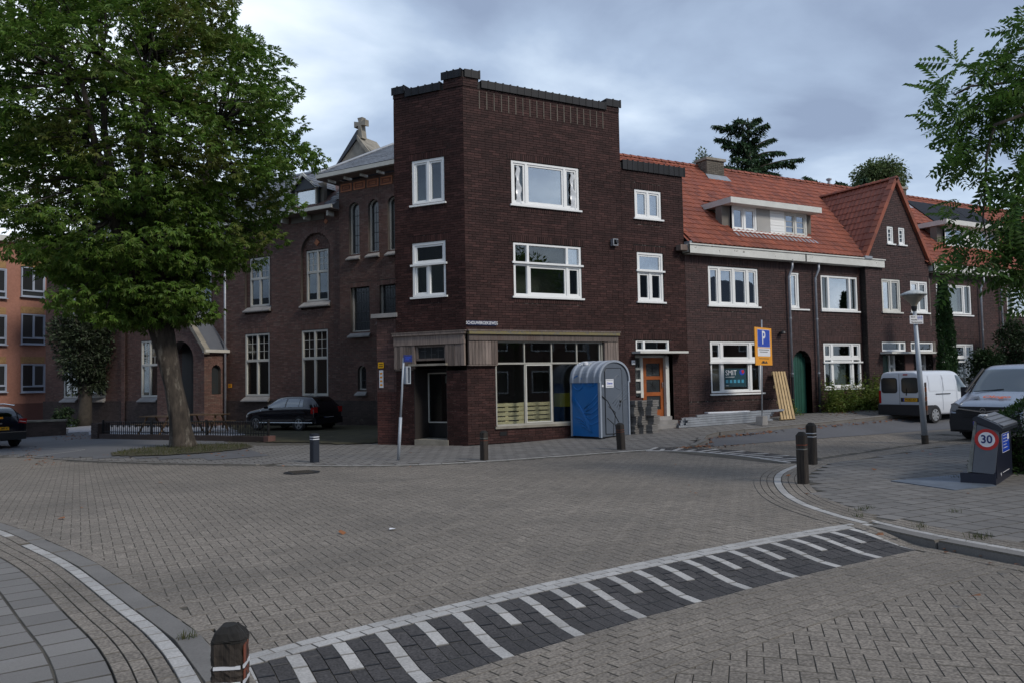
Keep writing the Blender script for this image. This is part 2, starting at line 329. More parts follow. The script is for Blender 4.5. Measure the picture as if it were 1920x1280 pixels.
def mesh_from(name, V, F, mats, mi=None, smooth=False):
    if isinstance(mats, dict): mi = mats['mi']; mats = mats['m']
    me = bpy.data.meshes.new(name); me.from_pydata([tuple(v) for v in V], [], [tuple(f) for f in F]); 
    for m in (mats if isinstance(mats, (list, tuple)) else [mats]): me.materials.append(m)
    if mi is not None and any(mi): me.polygons.foreach_set('material_index', mi)
    if smooth: me.polygons.foreach_set('use_smooth', [True] * len(F))
    me.update(); return me
INV = {}
def link(ob, parent=None):
    COL.objects.link(ob)
    if parent is not None:
        ob.parent = parent
        if parent.name in INV: ob.matrix_parent_inverse = INV[parent.name]
    return ob
def obj(name, mb, mats, parent=None, smooth=False, label=None, stuff=False):
    ob = bpy.data.objects.new(name, mesh_from(name, mb.v, mb.f, mats, mb.m, smooth)); link(ob, parent)
    if label: ob['label'] = label
    if stuff: ob['kind'] = 'stuff'
    return ob
def thing(name, label, cat, loc=(0, 0, 0), group=None, rz=0):
    o = bpy.data.objects.new(name, None); COL.objects.link(o); o.empty_display_size = .3
    o.location = loc; o.rotation_euler = (0, 0, rz)
    INV[o.name] = (Matrix.Translation(Vector(loc)) @ Matrix.Rotation(rz, 4, 'Z')).inverted()
    o['label'] = label; o['category'] = cat
    if group: o['group'] = group
    return o
def proto(name, label, cat, group=None):
    """a thing whose parts are modelled round its own origin"""
    o = bpy.data.objects.new(name, None); COL.objects.link(o); o.empty_display_size = .3; o['label'] = label; o['category'] = cat
    if group: o['group'] = group
    return o
def tag(o, label, cat, group=None):
    o['label'] = label; o['category'] = cat
    if group: o['group'] = group
    return o
def struct(o): o['kind'] = 'structure'; return o
def dup(root, loc, rz=0, label=None, scale=None):
    r = root.copy(); COL.objects.link(r); r.location = loc; r.rotation_euler = (0, 0, rz)
    if scale: r.scale = scale
    if label: r['label'] = label
    for c in list(root.children):
        k = c.copy(); COL.objects.link(k); k.parent = r
        for g in c.children:
            h = g.copy(); COL.objects.link(h); h.parent = k
    return r
def text(s, size, fr, a, z, off, m, parent=None, name='lettering', align='CENTER', ext=.002, sx=1., bold=0.):
    cu = bpy.data.curves.new('t', 'FONT'); cu.body = s; cu.size = size; cu.align_x = align; cu.align_y = 'CENTER'; cu.extrude = ext; cu.offset = bold; cu.resolution_u = 3
    t = bpy.data.objects.new('t', cu); COL.objects.link(t)
    me = bpy.data.meshes.new_from_object(t.evaluated_get(bpy.context.evaluated_depsgraph_get()))
    bpy.data.objects.remove(t); bpy.data.curves.remove(cu)
    me.materials.clear(); me.materials.append(m); me.name = name
    X = fr.u * sx; Y = getattr(fr, 'v', np.array([0, 0, 1.])); Z = fr.n; p = np.array(fr.p(a, z, off))
    me.transform(Matrix(((X[0], Y[0], Z[0], p[0]), (X[1], Y[1], Z[1], p[1]), (X[2], Y[2], Z[2], p[2]), (0, 0, 0, 1))))
    ob = bpy.data.objects.new(name, me); return link(ob, parent)
# ---- bulk pieces: first `keep` (largest in view) are objects, the rest one joined mesh
def proj(P):
    D = P - CAM; Z = D @ CF; Zs = np.where(Z > .05, Z, 1e9)
    return 960 + 1500 * (D @ CR) / Zs, 640 - 1500 * (D @ CU) / Zs, Z
def join_bulk(name, V, F, Ms, mat_, parent, kind='stuff', smooth=False):
    V = np.asarray(V, float); nV = len(V); n = len(Ms)
    P = np.einsum('nij,vj->nvi', Ms[:, :3, :3], V) + Ms[:, None, :3, 3]
    P = P.reshape(-1, 3); me = bpy.data.meshes.new(name)
    ls = np.array([len(f) for f in F]); flat = np.concatenate([np.array(f) for f in F])
    me.vertices.add(len(P)); me.vertices.foreach_set('co', P.ravel())
    L = (flat[None, :] + (np.arange(n) * nV)[:, None]).ravel(); me.loops.add(len(L)); me.loops.foreach_set('vertex_index', L.astype(np.int32))
    me.polygons.add(len(F) * n); st = np.concatenate([[0], np.cumsum(ls)[:-1]])
    me.polygons.foreach_set('loop_start', (st[None, :] + (np.arange(n) * ls.sum())[:, None]).ravel().astype(np.int32))
    try: me.polygons.foreach_set('loop_total', np.tile(ls, n).astype(np.int32))
    except Exception: pass
    if isinstance(mat_, dict):
        for q in mat_['m']: me.materials.append(q)
        me.polygons.foreach_set('material_index', np.tile(np.array(mat_['mi'], np.int32), n))
    else: me.materials.append(mat_)
    me.polygons.foreach_set('use_smooth', np.full(len(F) * n, bool(smooth)))
    me.update(calc_edges=True)
    ob = bpy.data.objects.new(name, me); link(ob, parent)
    if kind: ob['kind'] = kind
    return ob
def pieces(name, V, F, Ms, mat_, parent, keep=300, smooth=False, plural=None):
    Ms = np.asarray(Ms, float)
    if not len(Ms): return
    x, y, z = proj(Ms[:, :3, 3]); vis = (x > -20) & (x < 1940) & (y > -20) & (y < 1300) & (z > .5)
    key = np.where(vis, z, 1e6 + np.abs(z)); idx = np.argsort(key)
    k = min(keep, int(vis.sum())); a, b = idx[:k], idx[k:]
    if k:
        me = mesh_from(name, V, F, mat_, smooth=smooth)
        for i in a:
            o = bpy.data.objects.new(name, me); o.matrix_basis = Matrix(Ms[i].tolist()); link(o, parent)
    if len(b): join_bulk(plural or name + 's', V, F, Ms[b], mat_, parent, smooth=smooth)
BRV = [(-.5, -.5, 0), (.5, -.5, 0), (.5, .5, 0), (-.5, .5, 0), (-.5, -.5, -1), (.5, -.5, -1), (.5, .5, -1), (-.5, .5, -1)]
BRF = [(0, 1, 2, 3), (0, 4, 5, 1), (1, 5, 6, 2), (2, 6, 7, 3), (3, 7, 4, 0)]
def chamf(ix, iy, iz):
    a, b = .5 - ix, .5 - iy
    V = [(-a, -b, 0), (a, -b, 0), (a, b, 0), (-a, b, 0), (-.5, -.5, -iz), (.5, -.5, -iz), (.5, .5, -iz), (-.5, .5, -iz), (-.5, -.5, -1), (.5, -.5, -1), (.5, .5, -1), (-.5, .5, -1)]
    F = [(0, 1, 2, 3)] + [(i, 4 + i, 4 + (i + 1) % 4, (i + 1) % 4) for i in range(4)] + [(4 + i, 8 + i, 8 + (i + 1) % 4, 4 + (i + 1) % 4) for i in range(4)]
    return V, F
def ident(o, X, Y, Z): 
    m = np.eye(4); m[:3, 0] = X; m[:3, 1] = Y; m[:3, 2] = Z; m[:3, 3] = o; return m
# ---------------------------------------------------------------- brick walls
def inter(z, s0, s1, holes):
    iv = [(s0, s1)]
    for h in holes:
        if h['z0'] <= z <= h['z1'] or (h.get('arch') and h['z0'] <= z <= h['z1'] + (h['s1'] - h['s0']) / 2):
            a, b = h['s0'], h['s1']
            if z > h['z1']:
                r = (b - a) / 2; c = (a + b) / 2; q = r * r - (z - h['z1']) ** 2
                if q <= 0: continue
                a, b = c - math.sqrt(q), c + math.sqrt(q)
            nw = []
            for p, q in iv:
                if b <= p or a >= q: nw.append((p, q)); continue
                if a > p: nw.append((p, a))
                if b < q: nw.append((b, q))
            iv = nw
    return [(p, q) for p, q in iv if q - p > .012]
def brickwall(parent, fr, s0, s1, z0, z1, holes=(), soldiers=(), off=0., m='brick', mort='mortar', keep=0, course=.07, L=.225, ext=None, reveal=.12, extra=None, jd=.013, msold=None):
    """real brick courses on a mortar core; holes rect or arched; soldiers = rows of upright bricks; extra = more pieces (s,z,half,half,angle)"""
    it = []; core = MB(); k = 0; z = z0; solid = list(holes) + [dict(s0=a, s1=b, z0=c, z1=d) for a, b, c, d in soldiers]
    while z < z1 - .01:
        h = min(course, z1 - z); zc = z + h / 2
        a, b = (s0, s1) if ext is None else ext(zc)
        for p, q in inter(zc, a, b, holes):
            core.quad(fr.p(p, z, off - jd), fr.p(q, z, off - jd), fr.p(q, z + h, off - jd), fr.p(p, z + h, off - jd))
        for p, q in inter(zc, a, b, solid):
            x = math.floor(p / L) * L + (L / 2 if k % 2 else 0) - L
            while x < q:
                u0, u1 = max(x, p), min(x + L, q)
                if u1 - u0 > .03: it.append(((u0 + u1) / 2, zc, (u1 - u0) / 2 - .004, h / 2 - .006, 0))
                x += L if random.random() > .06 else L / 2
        z += h; k += 1
    for a, b, c, d in soldiers:
        n = max(1, round((b - a) / .072)); w = (b - a) / n
        for i in range(n):
            it.append((a + w * (i + .5), (c + d) / 2, w / 2 - .006, (d - c) / 2 - .006, 0))
    if extra: it += extra
    for h in holes:      # reveals
        A, B, C, D = h['s0'], h['s1'], h['z0'], h['z1']; rv = h.get('rev', reveal)
        core.quad(fr.p(A, C, off), fr.p(A, C, off - rv), fr.p(A, D, off - rv), fr.p(A, D, off)).quad(fr.p(B, C, off - rv), fr.p(B, C, off), fr.p(B, D, off), fr.p(B, D, off - rv))
        core.quad(fr.p(A, C, off), fr.p(B, C, off), fr.p(B, C, off - rv), fr.p(A, C, off - rv))
        if h.get('arch'):
            r = (B - A) / 2; c = (A + B) / 2
            P = [(c - r * math.cos(math.pi * i / 12), D + r * math.sin(math.pi * i / 12)) for i in range(13)]
            for (p1, q1), (p2, q2) in zip(P, P[1:]): core.quad(fr.p(p1, q1, off), fr.p(p1, q1, off - rv), fr.p(p2, q2, off - rv), fr.p(p2, q2, off))
        else: core.quad(fr.p(A, D, off - rv), fr.p(B, D, off - rv), fr.p(B, D, off), fr.p(A, D, off))
    obj('mortar', core, M[mort], parent)
    it = np.array(it); n = len(it); Ms = np.zeros((n, 4, 4)); Ms[:, 3, 3] = 1
    ca, sa = np.cos(it[:, 4]), np.sin(it[:, 4]); u = fr.u; zz = np.array([0, 0, 1.])
    jit = rng.uniform(-.0025, .0025, n)
    Ms[:, :3, 0] = (u[None] * ca[:, None] + zz[None] * sa[:, None]) * (2 * it[:, 2])[:, None]
    Ms[:, :3, 1] = (-u[None] * sa[:, None] + zz[None] * ca[:, None]) * (2 * it[:, 3])[:, None]
    Ms[:, :3, 2] = fr.n[None] * .016
    Ms[:, :3, 3] = fr.o + u[None] * it[:, :1] + zz[None] * it[:, 1:2] + fr.n[None] * (off + jit)[:, None]
    pieces('brick', BRV, BRF, Ms, M[m], parent, keep)
def arch_ring(c, z, r, th=.22, n=None, full=math.pi):
    n = n or max(8, int(full * (r + th / 2) / .075)); out = []
    for i in range(n):
        t = (math.pi - full) / 2 + full * (i + .5) / n
        out.append((c + (r + th / 2) * math.cos(t), z + (r + th / 2) * math.sin(t), (r + th / 2) * full / n / 2 - .005, th / 2 - .004, t - math.pi / 2))
    return out
# ---------------------------------------------------------------- windows
def ring(mb, fr, a, b, c, d, e, n0, n1, mi=0):
    mb.box((a, n0, c), (b, n1, c + e), mi, fr); mb.box((a, n0, d - e), (b, n1, d), mi, fr)
    mb.box((a, n0, c + e), (a + e, n1, d - e), mi, fr); mb.box((b - e, n0, c + e), (b, n1, d - e), mi, fr)
def window(parent, fr, s0, s1, z0, z1, spec='p', off=0., e=.075, bar=.075, m='white', glass='glass', sill=True, room=True, shelf=None, roomm='room', depth=.9, rd=.5, name='window', sillm=None, arch=False, label=None):
    f = MB(); panes = []; n1, n0 = off - .02, off - .11
    ring(f, fr, s0, s1, z0, z1, e, n0, n1)
    def rec(sp, a, b, c, d):
        if isinstance(sp, tuple):
            k, fs, ch = sp; t = sum(fs); x = a if k == 'H' else c; tot = (b - a if k == 'H' else d - c) - bar * (len(fs) - 1)
            for i, (q, s) in enumerate(zip(fs, ch)):
                w_ = tot * q / t
                if k == 'H': rec(s, x, x + w_, c, d)
                else: rec(s, a, b, x, x + w_)
                if i < len(fs) - 1:
                    if k == 'H': f.box((x + w_, n0, c), (x + w_ + bar, n1, d), 0, fr)
                    else: f.box((a, n0, x + w_), (b, n1 + .004, x + w_ + bar), 0, fr)
                x += w_ + bar
            return
        o2 = off - .045; g = off - .075
        if 's' in sp:
            ring(f, fr, a + .004, b - .004, c + .004, d - .004, .05, off - .10, o2); a += .054; b -= .054; c += .054; d -= .054
        else: ring(f, fr, a, b, c, d, .014, off - .09, off - .06); a += .014; b -= .014; c += .014; d -= .014
        mm = [ch for ch in sp if ch.isdigit()]
        if mm:
            nx, nz = int(mm[0]), int(mm[1])
            for i in range(1, nx): x = a + (b - a) * i / nx; f.box((x - .011, off - .085, c), (x + .011, off - .062, d), 0, fr)
            for i in range(1, nz): z = c + (d - c) * i / nz; f.box((a, off - .084, z - .011), (b, off - .061, z + .011), 0, fr)
        panes.append((a, b, c, d, sp, g))
    rec(spec, s0 + e, s1 - e, z0 + e, z1 - e)
    if shelf: 
        for z in shelf: f.box((s0 - .05, off - .02, z), (s1 + .05, off + .045, z + .055), 0, fr)
    w_ = obj(name, f, [M[m]], parent, label=label)
    for a, b, c, d, sp, g in panes:
        q = MB(); gm = 'glass_b' if 'b' in sp else ('leaded' if 'l' in sp else glass)
        q.box((a, g - .006, c), (b, g, d), 0, fr); obj('pane', q, [M[gm]], w_)
        if 'c' in sp or 'g' in sp:
            q = MB(); k = 9; w0 = (b - a)
            P = []
            for i in range(k + 1):
                for zz in (c, d): P.append(fr.p(a + w0 * i / k, zz, g - .14 - (.03 if i % 2 else 0)))
            q.add(P, [(2 * i, 2 * i + 2, 2 * i + 3, 2 * i + 1) for i in range(k)]); obj('curtain', q, [M['curtain' if 'c' in sp else 'curtain_grey']], w_)
    if sill:
        q = MB(); q.box((s0 - .06, off - .10, z0 - .05), (s1 + .06, off + .06, z0), 0, fr); obj('sill', q, [M[sillm or m]], w_)
    if room:
        q = MB(); a, b, c, d = s0 - .35, s1 + .35, z0 - rd, z1 + min(.15, rd); A = off - .13; B = off - .13 - depth
        p = lambda x, z, y: fr.p(x, z, y)
        q.quad(p(a, c, B), p(b, c, B), p(b, d, B), p(a, d, B)); q.quad(p(a, c, A), p(b, c, A), p(b, c, B), p(a, c, B)); q.quad(p(a, d, B), p(b, d, B), p(b, d, A), p(a, d, A))
        q.quad(p(a, c, A), p(a, c, B), p(a, d, B), p(a, d, A)); q.quad(p(b, c, B), p(b, c, A), p(b, d, A), p(b, d, B))
        # inner faces of the outer wall close the room round the opening
        q.quad(p(a, c, A), p(s0, c, A), p(s0, d, A), p(a, d, A)); q.quad(p(s1, c, A), p(b, c, A), p(b, d, A), p(s1, d, A)); q.quad(p(s0, c, A), p(s1, c, A), p(s1, z0, A), p(s0, z0, A)); q.quad(p(s0, z1, A), p(s1, z1, A), p(s1, d, A), p(s0, d, A))
        obj('room_interior', q, [M[roomm]], w_)
    return w_
# ---------------------------------------------------------------- ground
def smz(x): x = np.clip(x, 0, 1); return x * x * (3 - 2 * x)
DROP = .085
def gz(x, y, walk=False):
    """height of the paved ground; x = s, t = -y"""
    t = -y
    a = .031 * x * smz((4.6 - t) / 4.2) * smz(x / 6.)
    b = .026 * x * np.clip((6 - t) / 12, 0, 1)
    return np.where(x > 0, a, b)
def rampline(x): return 13.42 + .027 * np.clip(-x - 1.2, 0, 9) ** 1.82      # t of the white line across the street
def roadz(x, y):
    t = -y; z = gz(x, y)
    z = z - DROP * smz((t - rampline(x) - .22) / .80)
    return z
def poly_in(P, x, y):
    P = np.asarray(P); ins = np.zeros(np.shape(x), bool); n = len(P)
    for i in range(n):
        x0, y0 = P[i]; x1, y1 = P[(i + 1) % n]
        c = ((y0 > y) != (y1 > y)) & (x < (x1 - x0) * (y - y0) / (y1 - y0 + 1e-12) + x0); ins ^= c
    return ins
def smooth_line(P, step=.1, closed=False):
    P0 = np.array(P, float); P = [P0[0]]
    for a, b in zip(P0, P0[1:]):
        n = max(1, int(np.linalg.norm(b - a) / 1.6)); P += [a + (b - a) * i / n for i in range(1, n + 1)]
    P = np.array(P); Q = [P[0] * 2 - P[1], *P, P[-1] * 2 - P[-2]]; out = []
    for i in range(1, len(Q) - 2):
        a, b, c, d = Q[i - 1], Q[i], Q[i + 1], Q[i + 2]; n = max(2, int(np.linalg.norm(c - b) / step))
        for k in range(n):
            t = k / n; out.append(.5 * ((2 * b) + (c - a) * t + (2 * a - 5 * b + 4 * c - d) * t * t + (-a + 3 * b - 3 * c + d) * t ** 3))
    out.append(P[-1]); out = np.array(out)
    L = np.concatenate([[0], np.cumsum(np.linalg.norm(np.diff(out, axis=0), axis=1))]); s = np.arange(0, L[-1], step)
    return np.stack([np.interp(s, L, out[:, 0]), np.interp(s, L, out[:, 1])], 1)
def offs(P, d):
    T = np.gradient(P, axis=0); T /= np.linalg.norm(T, axis=1)[:, None]; return P + np.stack([T[:, 1], -T[:, 0]], 1) * d, T
# edges of the pavements, as (s, t)
NLt = [(-15.5, -.8), (-12.6, 2.8), (-11.2, 5.5), (-10.24, 7.92), (-9.81, 9.34), (-9.41, 10.78), (-9.03, 12.68), (-8.84, 13.67), (-8.75, 14.6), (-8.72, 16.0), (-8.72, 26)]
NRt = [(-1.5, 26), (-1.5, 16), (-1.5, 15.3), (-1.44, 14.3), (-1.25, 13.4), (-1.06, 12.82), (-.72, 12.06), (-.1, 11.17), (.85, 10.14), (1.8, 9.35), (3.05, 8.62), (3.6, 8.35), (4.6, 8.2), (6.3, 7.85), (9.15, 7.3), (14, 6.9), (45, 6.6)]
FWt = [(-32, -44), (-20, -24), (-15.5, -16.5), (-11.5, -9.65), (-10, -6.83), (-8.71, -3.91), (-7.55, -1.7), (-6.27, .2), (-5.46, 1.27), (-4.31, 2.62), (-3.18, 3.56), (-1.87, 4.01), (-.33, 4.16), (2.06, 4.16), (3.6, 4.22), (4.7, 4.05), (5.4, 3.4), (6.0, 2.9), (6.83, 2.6), (8.55, 2.52), (14.6, 2.3), (45, 2.3)]
def wy(P): P = np.array(P, float).copy(); P[:, 1] *= -1; return P
NL = smooth_line(wy(NLt)); NR = smooth_line(wy(NRt)); FW = smooth_line(wy(FWt))
NLpoly = np.vstack([NL, [(-40, -26), (-40, 8)]]); NRpoly = np.vstack([NR, [(45, -26)]]); FWpoly = np.vstack([FW, [(45, 60), (-60, 60), (-60, 44)]])
def sheet(name, x0, x1, y0, y1, step, zf, m, mask=None, parent=None):
    xs = np.arange(x0, x1 + step / 2, step); ys = np.arange(y0, y1 + step / 2, step); X, Y = np.meshgrid(xs, ys); Z = zf(X, Y); nx = len(xs)
    V = np.stack([X.ravel(), Y.ravel(), Z.ravel()], 1); F = []
    cx = (X[:-1, :-1] + step / 2); cy = (Y[:-1, :-1] + step / 2); mk = np.ones(cx.shape, bool) if mask is None else mask(cx, cy)
    for j, i in zip(*np.nonzero(mk)): a = j * nx + i; F.append((a, a + 1, a + nx + 1, a + nx))
    o = bpy.data.objects.new(name, mesh_from(name, V, F, M[m])); link(o, parent); return o
GR = struct(sheet('ground', -400, 400, -400, 400, 20, lambda x, y: x * 0 - .75, 'road_far'))
road = struct(sheet('road', -46, 46, -27, 62, .5, lambda x, y: roadz(x, y) - .010 - .05 * ((np.abs(-y - rampline(x) - .5) < 1.6) & (np.abs(x + 5) < 5.5)), 'bed'))
# pavement base follows the kerbed ground
walk = struct(sheet('pavement', -46, 46, -27, 62, .5, lambda x, y: gz(x, y) - .004, 'bed', mask=lambda x, y: poly_in(NLpoly, x, y) & (x < -9.6) | poly_in(NRpoly, x, y) & (x > -.9) & ((y < -9.9) | (x > 4)) & poly_in(NRpoly, x - .35, y + .3) | poly_in(FWpoly, x, y) & poly_in(FWpoly, x, y - .5) & poly_in(FWpoly, x - .3, y - .3)))
def place_pavers(quads, zf, w, h, thick=.06, tilt=.0022, inset=.003):
    """quads: (cx, cy, ang) -> matrices with the ground's own height"""
    q = np.asarray(quads); n = len(q); Ms = np.zeros((n, 4, 4)); Ms[:, 3, 3] = 1
    x, y, a = q[:, 0], q[:, 1], q[:, 2]; ca, sa = np.cos(a), np.sin(a)
    W = w if q.shape[1] < 4 else q[:, 3]; Hh = h if q.shape[1] < 4 else q[:, 4]
    z = zf(x, y) + rng.uniform(-.0015, .0015, n); e = .12
    gx = (zf(x + e, y) - zf(x - e, y)) / (2 * e) + rng.normal(0, tilt, n); gy = (zf(x, y + e) - zf(x, y - e)) / (2 * e) + rng.normal(0, tilt, n)
    Ms[:, 0, 0] = ca * W; Ms[:, 1, 0] = sa * W; Ms[:, 2, 0] = (gx * ca + gy * sa) * W
    Ms[:, 0, 1] = -sa * Hh; Ms[:, 1, 1] = ca * Hh; Ms[:, 2, 1] = (-gx * sa + gy * ca) * Hh
    Ms[:, 0, 2] = -gx * thick; Ms[:, 1, 2] = -gy * thick; Ms[:, 2, 2] = thick
    Ms[:, 0, 3] = x; Ms[:, 1, 3] = y; Ms[:, 2, 3] = z
    return Ms
def inview(x, y, pad=60):
    P = np.stack([x, y, x * 0], 1); a, b, z = proj(P); return (z > 1) & (a > -pad * 3) & (a < 1920 + pad * 3) & (b < 1280 + pad * 4)
def herring(x0, x1, y0, y1, w, ang, ox=0, oy=0):
    r = max(x1 - x0, y1 - y0) * .75 / w; n = int(r) + 2; I, J = np.meshgrid(np.arange(-n, n), np.arange(-n, n)); I = I.ravel(); J = J.ravel(); k = (I - J) % 4
    hx = np.where(k == 0, I + 1., I + .5) * w; hy = np.where(k == 0, J + .5, J + 1.) * w; a = np.where(k == 0, 0., math.pi / 2); s = (k == 0) | (k == 3)
    hx, hy, a = hx[s], hy[s], a[s]; c, d = math.cos(ang), math.sin(ang); cx, cy = (x0 + x1) / 2 + ox, (y0 + y1) / 2 + oy
    X = cx + hx * c - hy * d; Y = cy + hx * d + hy * c; m = (X > x0) & (X < x1) & (Y > y0) & (Y < y1)
    return X[m], Y[m], a[m] + ang
def dist_line(P, x, y):
    P = P[::3]; d = np.full(x.shape, 1e9)
    for i in range(0, len(x), 4000):
        d[i:i + 4000] = np.sqrt(((x[i:i + 4000, None] - P[None, :, 0]) ** 2 + (y[i:i + 4000, None] - P[None, :, 1]) ** 2).min(1))
    return d
PW = .105
def dsel(x, y, d=.22):
    walkm = poly_in(NLpoly, x, y) | poly_in(NRpoly, x, y) | poly_in(FWpoly, x, y)
    ok = ~walkm
    for P in (NL, NR, FW): ok &= dist_line(P, x, y) > d
    return ok
# raised junction: herringbone along the streets; lower road: a few running rows, then diagonal herringbone
x, y, a = herring(-20, 12, -15, 12, PW, 0.); m = inview(x, y) & (-y < rampline(x) + .10); m2 = (np.hypot(x - CAM[0], y - CAM[1]) < 27); x, y, a = x[m & m2], y[m & m2], a[m & m2]
k = dsel(x, y, .24) ; x, y, a = x[k], y[k], a[k]
A = np.stack([x, y, a, np.full(len(x), .2055), np.full(len(x), .1005)], 1)
x, y, a = herring(-9, 2, -26, -14, PW, R_(45)); m = inview(x, y) & (-y > rampline(x) + 1.86); x, y, a = x[m], y[m], a[m]; k = dsel(x, y, .18); x, y, a = x[k], y[k], a[k]
B = np.stack([x, y, a, np.full(len(x), .2055), np.full(len(x), .1005)], 1)
Cr = []
for r in range(9):      # running bond rows under the ramp
    for i in range(60):
        xx = -9.2 + .21 * i + (.105 if r % 2 else 0) + .02 * r; t = rampline(xx) + 1.13 + .105 * r; sl = (rampline(xx + .1) - rampline(xx - .1)) / .2
        Cr.append((xx, -t, -math.atan(sl), .2055, .1005))
Cr = np.array(Cr); k = dsel(Cr[:, 0], Cr[:, 1], .18); Cr = Cr[k]
PV, PF = chamf(.014, .028, .07)
EDG = {'paver': 'dirt', 'slab': 'dirt_slab', 'slab_r': 'dirt_slab', 'pv_white': 'dirt_white', 'pv_dark': 'black', 'kerb': 'dirt'}
def edged(k): return {'m': [M[k], M[EDG[k]]], 'mi': [0] + [1] * 4 + [0 if k == 'kerb' else 1] * 4}
pieces('paver', PV, PF, np.concatenate([place_pavers(np.vstack([A, B]), lambda x, y: roadz(x, y) - .004, 0, 0, .045), place_pavers(Cr, roadz, 0, 0, .045)]), edged('paver'), road, 300)
# piano-key ramp
rm = struct(sheet('speed_table_ramp', -9.5, -.5, -15.6, -13.2, .1, lambda x, y: roadz(x, y) - .006, 'bed', mask=lambda x, y: (-y > rampline(x)) & (-y < rampline(x) + 1.05)))
wl, dk = [], []; PITCH = .66
for i in range(46):
    for r in range(2):
        xx = -8.9 + .21 * i * .87 + (.09 if r else 0)
        if xx > -1.25: continue
        t = rampline(xx) + .055 + .107 * r; sl = (rampline(xx + .1) - rampline(xx - .1)) / .2; wl.append((xx, -t, -math.atan(sl), .178, .100))
# key columns: across the ramp, columns .105 wide
xx = -8.86; per = [('L', .10), ('d', .1125), ('d', .1125), ('S', .10), ('d', .1125), ('d', .1125)]; i = 0
while xx < -1.3:
    ty, cwid = per[i % 6]; xc = xx + cwid / 2; wk = {'L': 4, 'S': 2, 'd': 0}[ty]; t0 = rampline(xc) + .232
    if ty == 'd':
        rr = 0.; L0 = .105 if i % 2 else .21
        while rr < .835:
            Lp = min(L0, .84 - rr); dk.append((xc, -(t0 + rr + Lp / 2), 0., cwid - .005, Lp - .005)); rr += Lp; L0 = .21
    else:
        for r in range(4): (wl if r < wk else dk).append((xc, -(t0 + .21 * (r + .5)), 0., cwid - .005, .205))
    xx += cwid; i += 1
dk = np.array(dk); wl = np.array(wl)
k = dsel(dk[:, 0], dk[:, 1], .16); dk = dk[k]; k = dsel(wl[:, 0], wl[:, 1], .12); wl = wl[k]
pieces('white_paver', PV, PF, place_pavers(wl, roadz, 0, 0, .045), edged('pv_white'), rm, 300)
pieces('dark_paver', PV, PF, place_pavers(dk, roadz, 0, 0, .045), edged('pv_dark'), rm, 300)
# small ramp into the street on the right
wl2, dk2 = [], []
ln = smooth_line(wy([(2.75, 4.36), (3.3, 5.1), (3.5, 6.4), (3.2, 8.35)]), .05); cx = 0
rm2 = MB(); Q, T = offs(ln, -.01)
for i in range(0, len(ln) - 1, 2):
    px, py = ln[i]; tx, ty = T[i]; nx_, ny_ = -ty, tx; 
    ang = math.atan2(ty, tx)
    kk = (i // 2) % 6
    for r in range(5):
        X, Y = px + nx_ * (.06 + .205 * r - .10 * (r == 0)), py + ny_ * (.06 + .205 * r - .10 * (r == 0))
        if r == 0: (wl2 if True else dk2).append((px + nx_ * .03, py + ny_ * .03, ang, .097, .10))
        else: (wl2 if (kk == 0 or (kk == 3 and r < 3)) else dk2).append((px + nx_ * (.09 + .205 * (r - .5)), py + ny_ * (.09 + .205 * (r - .5)), ang, .097, .2))
r2o = struct(obj('far_speed_table_ramp', MB().quad((2.9, -4.3, .001), (3.0, -8.3, .001), (3.9, -8.2, .001), (3.7, -4.4, .001)), [M['bed']]))
pieces('white_paver', PV, PF, place_pavers(wl2, lambda x, y: gz(x, y) + .012, 0, 0, .045), M['pv_white'], r2o, 60)
pieces('dark_paver', PV, PF, place_pavers(dk2, lambda x, y: gz(x, y) + .010, 0, 0, .045), M['pv_dark'], r2o, 100)
# rows of stones that follow the pavement edges
def row(P, d, L, W, zf, s0=0, s1=1e9, gap=.008, m2=None, ph=0.):
    Q, T = offs(P, d); Ls = np.concatenate([[0], np.cumsum(np.linalg.norm(np.diff(Q, axis=0), axis=1))]); out = []
    s = max(s0, 0) + L / 2 + ph
    while s < min(s1, Ls[-1]):
        x = np.interp(s, Ls, Q[:, 0]); y = np.interp(s, Ls, Q[:, 1]); tx = np.interp(s, Ls, T[:, 0]); ty = np.interp(s, Ls, T[:, 1])
        out.append((x, y, math.atan2(ty, tx), L - gap, W - gap)); s += L
    return np.array(out)
def put(nm, rows, m, parent, zf=gz, keep=300, th=.05, V=None, F=None, clip=True):
    q = np.vstack(rows)
    if clip: q = q[inview(q[:, 0], q[:, 1])]
    if len(q): pieces(nm, V or PV, F or PF, place_pavers(q, zf, 0, 0, th), edged(m), parent, keep)
# near-left pavement (right-hand side of NL when walking in t direction is the pavement? normal (ty,-tx))
def nl(d): return d        # positive offset = (T.y,-T.x)
lift = lambda x, y: gz(x, y) + .004
Ls = 0
SL = len(NL) * .1
W1 = row(NL, .055, .205, .115, lift, 11.6, 19.45, gap=.013); W2 = row(NL, .055, .205, .115, lift, 20.5, 24, gap=.013)
W0 = row(NL, .055, .205, .115, lift, 0, 10.9, gap=.013)
put('white_edge_paver', [W0, W1, W2], 'pv_white', walk, lift)
G1 = [row(NL, .055, .205, .115, lift, 10.9, 11.55), row(NL, .055, .205, .115, lift, 19.5, 20.45)]
for i, d in enumerate((.168, .273, .378)): G1.append(row(NL, d, .205, .105, lift, ph=.1 * (i % 2)))
put('clinker', G1, 'paver', walk, lift)
TL = [row(NL, .432 + .3 * (i + .5), .3, .3, lift, ph=.0, gap=.014) for i in range(14)]
TV, TF = chamf(.018, .018, .07)
put('slab', TL, 'slab', walk, lift, V=TV, F=TF)
put('gutter_stone', [row(NL, -.095, 1.0, .18, roadz, ph=.4)], 'kerb', walk, lambda x, y: roadz(x, y) + .003, V=TV, F=TF)
put('gutter_clinker', [row(NL, -.24, .205, .105, roadz)], 'paver', walk, lambda x, y: roadz(x, y) + .001)
